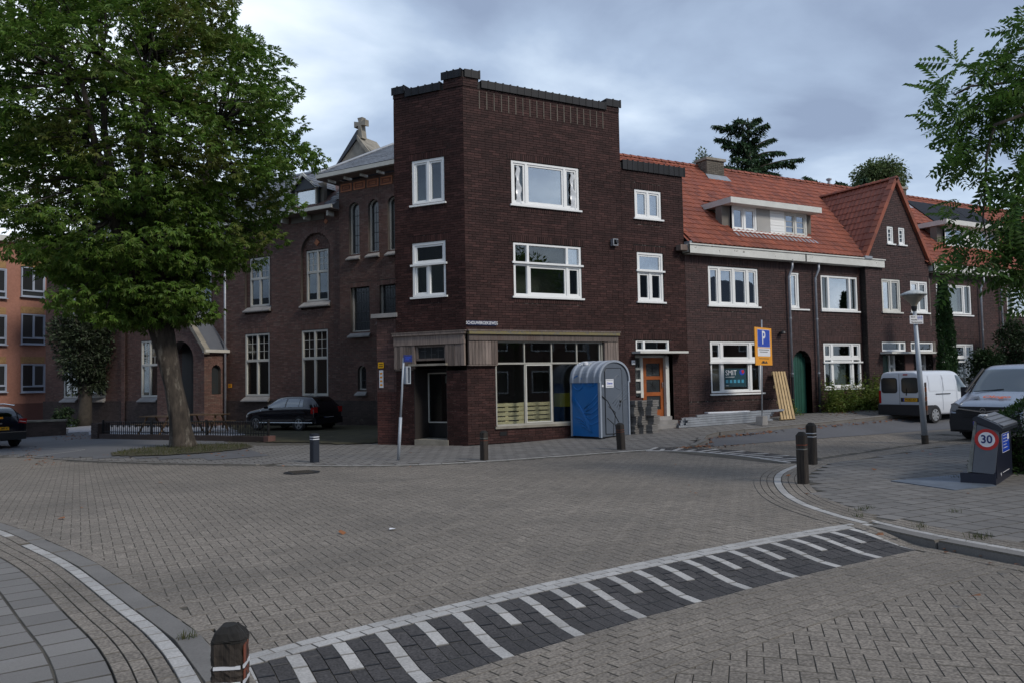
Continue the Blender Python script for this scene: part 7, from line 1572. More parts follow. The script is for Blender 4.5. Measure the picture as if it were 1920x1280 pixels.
# ---- bundle of steel studs along the wall
p0, p1 = on_ground(1266, 803), on_ground(1452, 789); BS = thing('steel_stud_bundle', 'long bundle of galvanised steel wall studs lying along the terrace house wall', 'steel profiles', tuple((p0 + p1) / 2)); fS = Fr((p0[0], p0[1] , 0), u=tuple((p1 - p0)[:2] / np.linalg.norm((p1 - p0)[:2]))); LS = float(np.linalg.norm((p1 - p0)[:2])); n = 0
for r_ in range(5):
    for cc in range(4 if r_ < 4 else 2):
        a = random.uniform(0, .35) + (0, .1, .25, .2, .6)[r_]; b = a + LS - .2 - random.uniform(0, .5); z0 = .02 + .072 * r_; o_ = -.09 * cc; za = gz1(*fS.p(0, 0, 0)[:2]); zb = gz1(*fS.p(LS, 0, 0)[:2]); sl = (zb - za) / LS
        P = lambda s_, z_, y_: fS.p(s_, za + sl * s_ + z_, y_); q = MB(); V = []
        for s_ in (a, b): V += [P(s_, z0, o_), P(s_, z0, o_ - .075), P(s_, z0 + .006, o_ - .075), P(s_, z0 + .006, o_ - .006), P(s_, z0 + .055, o_ - .006), P(s_, z0 + .055, o_ - .075), P(s_, z0 + .062, o_ - .075), P(s_, z0 + .062, o_)]
        q.add(V, [(i, (i + 1) % 8, 8 + (i + 1) % 8, 8 + i) for i in range(8)] + [tuple(range(8))[::-1], tuple(range(8, 16))]); obj('stud', q, [M['steel']], BS)
for s_ in (.1, LS - .4): obj('bearer', MB().box((s_, -.4, gz1(*fS.p(s_, 0, 0)[:2]) - .03), (s_ + .08, .05, gz1(*fS.p(s_, 0, 0)[:2]) + .02), 0, fS), [M['wood']], BS)
t = obj('foil_strip', MB().box((1.3, -.30, .62), (2.9, -.10, .66), 0, fS), [M['refl']]); tag(t, 'white foil strip lying on top of the steel stud bundle', 'foil')
# ---- leaning pallet
a_, b_ = on_ground(1462, 788), on_ground(1490, 786); tl, trr = ray(1446, 698), ray(1472, 698)
fP0 = Fr((0, -.12, 0), u=(1, 0)); T0, T1 = on_frame(1446, 698, fP0), on_frame(1471, 698, fP0); g0_, g1_ = a_, b_; PL = thing('leaning_pallet', 'pale wooden pallet leaning upright against the wall beside the green door', 'pallet', tuple((a_ + b_) / 2))
A = np.array(a_); B = np.array(b_); Cc = np.array(fP0.p(T1[0], T1[1])); Dq = np.array(fP0.p(T0[0], T0[1])); 
def bil(u, v, o_=0.):
    p = (A * (1 - u) + B * u) * (1 - v) + (Dq * (1 - u) + Cc * u) * v; nn = np.cross(B - A, Dq - A); nn /= np.linalg.norm(nn); return p + nn * o_
def slat(nm, u0, u1, v0, v1, o0, o1, m_='pine', par=None): obj(nm, MB().add([bil(u0, v0, o0), bil(u1, v0, o0), bil(u1, v1, o0), bil(u0, v1, o0), bil(u0, v0, o1), bil(u1, v0, o1), bil(u1, v1, o1), bil(u0, v1, o1)], [(0, 3, 2, 1), (4, 5, 6, 7), (0, 1, 5, 4), (1, 2, 6, 5), (2, 3, 7, 6), (3, 0, 4, 7)]), [M[m_]], par or PL)
for i in range(5): slat('deck_board', i * .2 + .02, i * .2 + .16, 0, 1, .05, .075)
for v in (.0, .33, .66, .94): slat('cross_board', 0, 1, v, v + .06, -.02, .045)
# ---- P sign in a concrete foot
c = on_ground(1429, 796); SP = thing('parking_sign', 'temporary orange framed parking sign with white P on a pole in a concrete foot', 'traffic sign', tuple(c)); fs = Fr((c[0], c[1], 0), u=(.93, .367)); tq = on_frame(1428, 600, fs); tp = np.array(fs.p(tq[0], tq[1])); q = MB(); q.tube([c, tp], .022, 10); obj('pole', q, [M['steel']], SP, smooth=True)
fs = Fr((c[0], c[1], 0), u=(.93, .367)); g1_, g2_ = on_frame(1417, 684, fs, .05), on_frame(1446, 616, fs, .05); a, c_, b, d = g1_[0], g1_[1], g2_[0], g2_[1]
obj('orange_board', MB().box((a, .03, c_), (b, .05, d), 0, fs), [M['amber']], SP); hh = d - c_; ww = b - a
bl = obj('blue_field', MB().box((a + ww * .14, .05, d - hh * .52), (b - ww * .12, .055, d - hh * .05), 0, fs), [M['signblue']], SP); q = MB(); ring(q, fs, a + ww * .14, b - ww * .12, d - hh * .52, d - hh * .05, .012, .052, .058); obj('white_border', q, [M['signwhite']], bl)
text('P', hh * .50, fs, (a + b) / 2, d - hh * .285, .0565, M['signwhite'], bl, bold=.008, sx=.95); pn = obj('white_field', MB().box((a + ww * .14, .05, d - hh * .76), (b - ww * .12, .055, d - hh * .54), 0, fs), [M['signwhite']], SP)
q = MB(); q.box((a + ww * .2, .055, d - hh * .595), (b - ww * .2, .057, d - hh * .58), 0, fs).box((a + ww * .25, .055, d - hh * .65), (b - ww * .28, .057, d - hh * .635), 0, fs).box((a + ww * .22, .05, d - hh * .83), (b - ww * .2, .053, d - hh * .815), 0, fs); q.box((a + ww * .34, .05, d - hh * .95), (b - ww * .3, .054, d - hh * .92), 0, fs).box((a + ww * .40, .05, d - hh * .92), (a + ww * .52, .054, d - hh * .885), 0, fs).box((a + ww * .6, .05, d - hh * .925), (a + ww * .66, .054, d - hh * .89), 0, fs); obj('small_print', q, [M['black']], SP)
z0 = float(c[2]); q = MB(); P = [(-.22, z0), (.22, z0), (.18, z0 + .28), (-.16, z0 + .28)]; q.prism(P, -.12, .10, Fr((c[0], c[1], 0), u=(.93, .367))); obj('concrete_foot', q, [M['sillstone']], SP)
# ---- manhole cover
c = on_ground(566, 884, .010); q = MB(); q.lathe([(.36, -.02), (.36, 0), (.33, .003), (.01, .003)], tuple(c), 24); t = thing('manhole_cover', 'dark round manhole cover in the road left of the crossing', 'manhole cover', tuple(c)); obj('cover', q, [M['black']], t)
q = MB()
for i in range(6): q.box((c[0] - .22, c[1] - .25 + .1 * i, c[2] + .003), (c[0] + .22, c[1] - .22 + .1 * i, c[2] + .008))
obj('cover_rib', q, [M['bark_d']], t)
# ---- things inside the shop: pallets, barrel, chair
def ipal(x, y, z, lb):
    t = thing('wooden_pallet', lb, 'pallet', (x, y, z), 'pallets stacked inside the shop'); 
    for j in range(5): obj('deck_board', MB().box((x, y - .02, z + .13 * j), (x + 1.05, y, z + .13 * j + .095)), [M['pine_in']], t)
    for j in range(3): obj('cross_board', MB().box((x + .02 + .45 * j, y, z), (x + .12 + .45 * j, y + .1, z + .62)), [M['pine_in']], t)
ipal(.92, .42, .50, 'pale pallet standing behind the leftmost shop window pane'); ipal(2.0, .55, .50, 'pale pallet standing behind the second shop window pane')
for x, lb in ((3.55, 'yellow plastic container standing inside the shop window, left one'), (4.0, 'yellow plastic container beside the toilet, right one inside the shop')):
    t = thing('yellow_container', lb, 'container', (x, .8, .5)); obj('body', MB().box((x - .19, .6, .95), (x + .2, .95, 1.35)), [M['barrel']], t); obj('dark_base', MB().box((x - .18, .62, .1), (x + .19, .94, .95)), [M['black']], t)
# ---- picnic tables behind the fence
def picnic(px, py, lb, rot):
    c = on_ground(px, py); t = thing('picnic_table', lb, 'picnic table', tuple(c), 'picnic tables in front of the school'); f0 = Fr(tuple(c), u=(math.cos(rot), math.sin(rot)))
    for i in range(5): obj('top_board', MB().box((-.9, -.36 + .145 * i, .72), (.9, -.23 + .145 * i, .76), 0, f0), [M['oldwood']], t)
    for s_ in (-1, 1):
        for k_ in (0, 1): obj('bench_board', MB().box((-.9, s_ * .62 + .14 * k_ - .14, .42), (.9, s_ * .62 + .14 * k_ - .02, .46), 0, f0), [M['oldwood']], t)
        obj('support', MB().tube([f0.p(s_ * .6, 0, .65), f0.p(s_ * .6, .72, .2)], .04, 6).tube([f0.p(s_ * .6, 0, -.65), f0.p(s_ * .6, .72, -.2)], .04, 6).tube([f0.p(s_ * .6, .4, -.7), f0.p(s_ * .6, .4, .7)], .035, 6), [M['oldwood']], t)
picnic(386, 810, 'wooden picnic table just right of the chestnut trunk behind the fence', 2.4); picnic(303, 814, 'wooden picnic table just left of the chestnut trunk behind the fence', 2.2)
# litter
for px, py, m_, lb in ((1745, 849, 'red', 'pinkish scrap of litter on the right pavement'), (622, 817, 'signwhite', 'white scrap of paper on the mossy parking court'), (735, 988, 'signwhite', 'tiny white scrap on the road surface')):
    c = on_ground(px, py, .03); an = .4; q = MB(); q.add([(c[0] - .04, c[1] - .02, c[2] - .015), (c[0] + .03, c[1] - .03, c[2] - .01), (c[0] + .05, c[1] + .02, c[2] - .015), (c[0] - .02, c[1] + .03, c[2] - .005)], [(0, 1, 2, 3)]); tag(obj('litter', q, [M[m_]]), lb, 'litter')
# ================================================================= vehicles
def cr(P, t):
    n = len(P) - 1; i = int(min(max(math.floor(t), 0), n - 1)); f = t - i; a, b, c, d = P[max(i - 1, 0)], P[i], P[i + 1], P[min(i + 2, n)]
    return .5 * ((2 * b) + (c - a) * f + (2 * a - 5 * b + 4 * c - d) * f * f + (-a + 3 * b - 3 * c + d) * f ** 3)
class Body:
    """car body lofted from cross sections; stations = (x, half width, sill z, belt z, top z, half width at top)"""
    def __init__(s, st, boxy=.0):
        s.x = np.array([q[0] for q in st]); s.R = []
        for x, w_, zs, zb, zt, wt in st:
            s.R.append(np.array([[x, w_ * .55, zs], [x, w_ * .93, zs + .02], [x, w_ * .985, zs + .16], [x, w_, zs + (zb - zs) * .55], [x, w_ * .985, zb], [x, (w_ * .985 + wt) / 2 + .02, (zb + zt) / 2], [x, wt, zt - .075 - .02 * boxy], [x, wt * .80, zt - .012], [x, 0, zt]]))
        s.R = np.array(s.R)
    def p(s, x, v, lin=False):
        u = float(np.interp(x, s.x, np.arange(len(s.x)))); i = int(min(max(math.floor(u), 0), len(s.x) - 2)); f = u - i
        A = s.R[i] * (1 - f) + s.R[i + 1] * f if lin else None
        if A is None:
            a, b, c, d = s.R[max(i - 1, 0)], s.R[i], s.R[i + 1], s.R[min(i + 2, len(s.x) - 1)]
            A = .5 * ((2 * b) + (c - a) * f + (2 * a - 5 * b + 4 * c - d) * f * f + (-a + 3 * b - 3 * c + d) * f ** 3) * .6 + (s.R[i] * (1 - f) + s.R[i + 1] * f) * .4
        j = int(min(math.floor(v), 7)); g = v - j; q = A[j] * (1 - g) + A[j + 1] * g
        qc = cr(A, v); return q * .45 + qc * .55
    def mesh(s, nu=4):
        us = np.unique(np.concatenate([np.linspace(a, b, nu + 1) for a, b in zip(s.x, s.x[1:])])); vs_ = np.linspace(0, 8, 25); V = []
        for x in us:
            L = [s.p(x, v) for v in vs_]; V += L + [q * [1, -1, 1] for q in L[-2::-1]]
        k = 49; n = len(us); F = [(i * k + j, i * k + j + 1, (i + 1) * k + j + 1, (i + 1) * k + j) for i in range(n - 1) for j in range(k - 1)] + [tuple(range(k))[::-1], tuple(range((n - 1) * k, n * k))]; F += [(i * k, (i + 1) * k, (i + 1) * k + k - 1, i * k + k - 1) for i in range(n - 1)]
        return MB().add(V, F)
    def panel(s, c, sides=(1, -1), o=.008, n=8, m=5):
        """c: four corners in (x, v): lower rear, lower front, upper front, upper rear"""
        q = MB()
        for sd in sides:
            V = []
            for j in range(m + 1):
                for i in range(n + 1):
                    a, b = i / n, j / m; x = (c[0][0] * (1 - a) + c[1][0] * a) * (1 - b) + (c[3][0] * (1 - a) + c[2][0] * a) * b; v = (c[0][1] * (1 - a) + c[1][1] * a) * (1 - b) + (c[3][1] * (1 - a) + c[2][1] * a) * b
                    p = s.p(x, v); du = s.p(min(x + .02, s.x[-1]), v) - s.p(max(x - .02, s.x[0]), v); dv_ = s.p(x, min(v + .08, 8)) - s.p(x, max(v - .08, 0)); nn = np.cross(dv_, du) * -1.; nn = nn / (np.linalg.norm(nn) + 1e-9)
                    if nn[2] * .3 + nn[1] < 0 and v < 7.5: nn = -nn
                    if v >= 7.5 and nn[2] < 0: nn = -nn
                    p = p + nn * o; V.append(p * [1, sd, 1])
            q.add(V, [(j * (n + 1) + i, j * (n + 1) + i + 1, (j + 1) * (n + 1) + i + 1, (j + 1) * (n + 1) + i) for j in range(m) for i in range(n)])
        return q
def bpan(nm, b, c, m_, t, **k):
    for sd in (1, -1): obj(nm, b.panel(c, sides=(sd,), **k), [M[m_]], t, smooth=True)
def wheel(t, x, y, r_, sd, spokes=5, wd=.20, rim='alu'):
    def L(prof, nm, m_, par): 
        q = MB(); n = 28; V = [(x + a * math.cos(2 * math.pi * j / n), y + sd * b, r_ + a * math.sin(2 * math.pi * j / n)) for a, b in prof for j in range(n)]; k = len(prof)
        q.add(V, [(i * n + j, i * n + (j + 1) % n, (i + 1) * n + (j + 1) % n, (i + 1) * n + j) for i in range(k - 1) for j in range(n)] + [tuple(range(n)), tuple(range((k - 1) * n, k * n))]); return obj(nm, q, [M[m_]], par, smooth=False)
    w_ = L([(r_ * .6, -wd), (r_ * .95, -wd), (r_, -wd * .8), (r_, -.03), (r_ * .94, .0), (r_ * .68, .004), (r_ * .66, -.03)], 'wheel', 'rubber', t)
    L([(r_ * .67, -.02), (r_ * .67, .003), (r_ * .60, .003), (r_ * .60, -.05), (.02, -.06)], 'rim', 'iron', w_)
    q = MB()
    for k in range(spokes):
        a = 2 * math.pi * k / spokes + .3; c, s_ = math.cos(a), math.sin(a)
        for (r0, r1, h0, h1) in ((.03, r_ * .62, .028, .045),):
            P = []
            for rr, hh in ((r0, h0), (r1, h1)):
                for e_ in (-hh, hh): P.append((x + rr * c - e_ * s_, rr * s_ + e_ * c + r_))
            V = [(px, y + sd * .004, pz) for px, pz in P] + [(px, y - sd * .03, pz) for px, pz in P]; q.add(V, [(0, 1, 3, 2), (0, 2, 6, 4), (1, 5, 7, 3)])
    n = 24; V = [(x + a * math.cos(2 * math.pi * j / n), y + sd * .006, r_ + a * math.sin(2 * math.pi * j / n)) for a in (r_ * .60, r_ * .67) for j in range(n)]; q.add(V, [(j, (j + 1) % n, n + (j + 1) % n, n + j) for j in range(n)]); q.add([(x + .045 * math.cos(k), y + sd * .01, r_ + .045 * math.sin(k)) for k in np.linspace(0, 6.28, 11)[:10]], [tuple(range(10))])
    obj('spokes', q, [M[rim]], w_)
def archdisc(t, x, y, r_, sd, m_='black'):
    q = MB(); n = 24; V = [(x, y + sd * .004, r_ * .95)] + [(x + (r_ + .055) * math.cos(a), y + sd * .004, r_ * .95 + (r_ + .055) * math.sin(a)) for a in np.linspace(-.45, math.pi + .45, n)]
    q.add(V, [(0, i, i + 1) for i in range(1, n)]); V = []
    for rr, oo_ in ((r_ + .055, .003), (r_ + .085, .008), (r_ + .10, -.004)): V += [(x + rr * math.cos(a), y + sd * oo_, r_ * .95 + rr * math.sin(a)) for a in np.linspace(-.3, math.pi + .3, n)]
    o_ = obj('wheel_arch', q, [M[m_]], t); return V, n
class YF:
    """frame across the car at length x: a runs to the car's left, z up, outward = +x or -x; tilt leans it"""
    def __init__(s, x, sgn, tilt=0.): s.x = x; s.sg = sgn; s.t = tilt; s.n = np.array([sgn, 0, 0.]); s.u = np.array([0, sgn * 1., 0]); s.v = np.array([sgn * tilt * -1., 0, 1.]); s.o = np.array([x, 0, 0.])
    def p(s, a, z, off=0): return (s.x + s.sg * off - s.sg * s.t * z, s.sg * a, z)
def rbox(mb, fr, a, b, c, d, r_, n0, n1):
    P = []
    for cx, cz, a0 in ((b - r_, d - r_, 0), (a + r_, d - r_, 90), (a + r_, c + r_, 180), (b - r_, c + r_, 270)):
        for k in range(4): t_ = R_(a0 + 30 * k); P.append((cx + r_ * math.cos(t_), cz + r_ * math.sin(t_)))
    return mb.prism(P, n0, n1, fr)
def plate(t, fr, a, z, txt, off, m_='yellow'):
    q = MB(); q.box((a - .26, off, z - .055), (a + .26, off + .012, z + .055), 0, fr); p_ = obj('number_plate', q, [M[m_]], t); obj('plate_band', MB().box((a - .258, off + .012, z - .052), (a - .215, off + .014, z + .052), 0, fr), [M['signblue']], p_); text(txt, .095, fr, a + .02, z, off + .0125, M['black'], p_, bold=.002)
# ---- black hatchback
def golf():
    t = proto('black_hatchback', 'black five door hatchback parked by the school wall', 'car')
    b = Body([(-2.05, .74, .30, .84, .88, .60), (-2.0, .82, .28, .88, 1.02, .62), (-1.86, .85, .25, .92, 1.24, .60), (-1.60, .865, .22, .93, 1.40, .58), (-1.0, .87, .20, .92, 1.44, .58), (-.2, .87, .20, .90, 1.44, .58), (.35, .87, .20, .89, 1.37, .57), (.95, .865, .20, .87, 1.05, .64), (1.15, .86, .20, .84, .96, .68), (1.75, .83, .22, .76, .86, .62), (1.98, .78, .25, .66, .72, .55), (2.08, .68, .30, .52, .60, .48)])
    b_ = obj('body', b.mesh(), [M['car_black']], t, smooth=True)
    bpan('side_window', b, [(-.42, 4.25), (.72, 4.25), (.22, 5.72), (-.38, 5.72)], 'lamp_clear' if 0 else 'glass_car2', t)
    bpan('side_window', b, [(-1.18, 4.25), (-.50, 4.25), (-.46, 5.72), (-1.12, 5.72)], 'glass_car2', t); bpan('side_window', b, [(-1.42, 4.3), (-1.22, 4.25), (-1.16, 5.72), (-1.30, 5.6)], 'glass_car2', t)
    obj('rear_window', b.panel([(-1.88, 6.4), (-1.62, 6.3), (-1.62, 8), (-1.88, 8)], o=.01), [M['glass_car']], t, smooth=True)
    obj('windscreen', b.panel([(.42, 6.2), (.92, 6.2), (.92, 8), (.42, 8)], o=.01), [M['glass_car2']], t, smooth=True)
    rf = YF(-2.06, -1, .0); obj('tail_lamp', MB().box((.62, -.08, .76), (.80, .005, .98), 0, rf).box((-.80, -.08, .76), (-.62, .005, .98), 0, rf), [M['tail']], t); obj('tail_lamp', b.panel([(-2.0, 3.4), (-1.88, 3.4), (-1.90, 4.4), (-1.98, 4.4)]), [M['tail']], t)
    plate(t, rf, 0, .52, '57-HK-NR', .03, 'signwhite'); obj('bumper', MB().box((-.78, -.1, .30), (.78, .05, .56), 0, rf), [M['car_black']], t); q = MB(); q.tube([(-2.02, .88, .36), (1.1, .885, .34)], .012, 6); obj('sill_trim', q, [M['chrome']], t)
    obj('mirror', MB().lathe([(.01, -.06), (.09, -.05), (.10, .04), (.02, .07)], (.55, .97, .98), 10), [M['car_black']], t); obj('indicator', b.panel([(.95, 3.8), (1.02, 3.8), (1.02, 4.0), (.95, 4.0)]), [M['refl']], t); obj('aerial', MB().tube([(-1.0, 0, 1.45), (-1.35, 0, 1.72)], .006, 4), [M['iron']], t)
    for x in (-1.25, 1.26):
        for sd in (1, -1): archdisc(t, x, sd * .862, .31, sd); wheel(t, x, sd * .875, .31, sd, 5)
    return t
r0 = on_ground(560, 808); g = golf(); hdg = math.atan2(.86, -.51)
def place_by_wheel(t, pt, lx, ly, hd_, sc_=1.):
    c, s_ = math.cos(hd_), math.sin(hd_); t.location = (pt[0] - (lx * c - ly * s_) * sc_, pt[1] - (lx * s_ + ly * c) * sc_, pt[2]); t.rotation_euler = (0, 0, hd_); t.scale = (sc_,) * 3
place_by_wheel(g, r0, -1.25, .875, hdg, .95)
# ---- dark estate at the left edge, seen from behind
def estate():
    t = proto('dark_estate_car', 'dark blue estate car with yellow rear plate cut off by the left edge', 'car')
    b = Body([(-2.25, .78, .34, .86, .92, .62), (-2.20, .87, .30, .92, 1.06, .64), (-2.05, .90, .26, .96, 1.30, .60), (-1.80, .91, .24, .97, 1.44, .58), (-1.0, .91, .22, .95, 1.49, .58), (.2, .91, .22, .92, 1.47, .58), (.8, .90, .22, .90, 1.20, .64), (1.3, .89, .22, .86, .98, .68), (2.0, .84, .25, .74, .84, .6), (2.25, .7, .32, .55, .62, .5)])
    obj('body', b.mesh(), [M['car_navy']], t, smooth=True); obj('rear_window', b.panel([(-2.16, 6.35), (-1.86, 6.3), (-1.86, 8), (-2.16, 8)], o=.012), [M['glass_car']], t, smooth=True)
    for c in ([(-.42, 4.25), (.62, 4.25), (.22, 5.72), (-.38, 5.72)], [(-1.18, 4.25), (-.50, 4.25), (-.46, 5.72), (-1.12, 5.72)], [(-1.8, 4.3), (-1.25, 4.25), (-1.2, 5.72), (-1.65, 5.6)]): bpan('side_window', b, c, 'glass_car', t)
    rf = YF(-2.26, -1, 0.); 
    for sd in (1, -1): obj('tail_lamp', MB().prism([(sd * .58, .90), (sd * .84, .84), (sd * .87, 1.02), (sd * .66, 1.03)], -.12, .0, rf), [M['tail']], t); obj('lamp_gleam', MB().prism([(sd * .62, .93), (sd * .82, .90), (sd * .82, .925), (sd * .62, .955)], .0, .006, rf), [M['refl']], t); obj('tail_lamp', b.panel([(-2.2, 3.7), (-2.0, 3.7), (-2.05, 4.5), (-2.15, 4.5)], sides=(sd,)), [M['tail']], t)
    plate(t, rf, 0, .70, 'XZ-280-X', .03); obj('bumper', MB().box((-.82, -.14, .30), (.82, .05, .58), 0, rf), [M['plastic_black']], t); obj('bumper_strip', MB().box((-.80, .05, .56), (.80, .058, .575), 0, rf), [M['chrome']], t); obj('maker_oval', MB().prism([(.06 * math.cos(k), .88 + .03 * math.sin(k)) for k in np.linspace(0, 6.28, 15)[:14]], .0, .012, rf), [M['chrome']], t)
    obj('window_sticker', MB().box((-.3, -.02, 1.04), (.1, .03, 1.11), 0, YF(-2.18, -1, .0)), [M['amber']], t); q = MB(); 
    for sd in (1, -1): q.tube([(-1.9, sd * .60, 1.50), (-1.0, sd * .62, 1.55), (.1, sd * .60, 1.52)], .018, 6)
    obj('roof_rail', q, [M['chrome']], t)
    for x in (-1.35, 1.30):
        for sd in (1, -1): archdisc(t, x, sd * .905, .32, sd); wheel(t, x, sd * .915, .32, sd, 5)
    return t
e_ = estate(); r0 = on_ground(38, 836); place_by_wheel(e_, r0, -1.75, -.86, math.atan2(.90, -.43))
# ---- small white van, rear view
def small_van():
    t = proto('white_van', 'small white delivery van with dark bumper and two rear windows parked beyond the street lamp', 'van')
    b = Body([(-2.0, .79, .36, .98, 1.70, .66), (-1.96, .82, .34, 1.0, 1.80, .69), (-1.6, .83, .30, 1.0, 1.84, .70), (-.2, .83, .28, 1.0, 1.84, .70), (.35, .83, .28, 1.0, 1.78, .68), (1.0, .83, .28, .98, 1.20, .66), (1.25, .82, .28, .92, 1.06, .68), (1.75, .78, .30, .78, .88, .62), (1.98, .68, .36, .62, .70, .52)], 1.)
    obj('body', b.mesh(), [M['car_white']], t, smooth=True); rf = YF(-2.0, -1, 0.)
    for a, bb in ((-.70, -.08), (.08, .70)):
        q = MB(); rbox(q, rf, a, bb, 1.06, 1.60, .10, -.01, .012); o_ = obj('rear_window_seal', q, [M['plastic_black']], t); q = MB(); rbox(q, rf, a + .03, bb - .03, 1.09, 1.57, .08, .0, .016); obj('rear_window', q, [M['leaded']], o_)
    q = MB(); q.box((-.005, .002, .5), (.005, .006, 1.74), 0, rf); obj('door_gap', q, [M['black']], t); obj('wiper', MB().box((.25, .016, .98), (.28, .03, 1.22), 0, rf), [M['iron']], t); obj('brake_lamp', MB().box((.16, .0, 1.68), (.32, .02, 1.72), 0, rf), [M['tail']], t)
    obj('plate_recess', MB().box((.04, .0, .76), (.70, .012, .90), 0, rf), [M['plastic_black']], t); plate(t, rf, .40, .83, '94-BD-KH', .014)
    q = MB(); q.box((-.80, -.2, .30), (.80, .09, .66), 0, rf); q.box((-1.98, .0, .34), (-1.40, .845, .64)); q.box((-1.98, -.845, .34), (-1.40, .0, .64)); obj('bumper', q, [M['plastic_black']], t)
    for sd in (1, -1): obj('tail_lamp', MB().box((sd * .72 if sd > 0 else -.80, -.04, .70), (.80 if sd > 0 else -.72, .012, 1.15), 0, rf), [M['tail']], t)
    obj('door_rail', MB().box((-1.2, -.842, 1.0), (-.35, -.834, 1.03)).box((-.25, -.85, .52), (.9, -.83, .62)), [M['plastic_black']], t)
    for c in ([(-1.55, 4.3), (-.85, 4.3), (-.85, 5.75), (-1.5, 5.75)], [(-.72, 4.3), (-.02, 4.3), (-.05, 5.75), (-.72, 5.75)]): bpan('blind_panel', b, c, 'car_white', t, o=.012)
    bpan('side_window', b, [(.12, 4.2), (.95, 4.1), (.42, 5.75), (.12, 5.75)], 'glass_car', t)
    q = MB()
    for x in (-.80, .05): q.box((x - .004, -.838, .45), (x + .004, -.832, 1.6))
    obj('panel_gap', q, [M['pole']], t); obj('mirror', MB().box((.72, -1.02, 1.02), (.82, -.84, 1.22)), [M['plastic_black']], t)
    for x in (-1.30, 1.30):
        for sd in (1, -1): archdisc(t, x, sd * .832, .30, sd); wheel(t, x, sd * .845, .30, sd, 7)
    return t
v = small_van(); r0 = on_ground(1755, 793, .0); place_by_wheel(v, r0, -1.30, -.845, R_(2), .95)
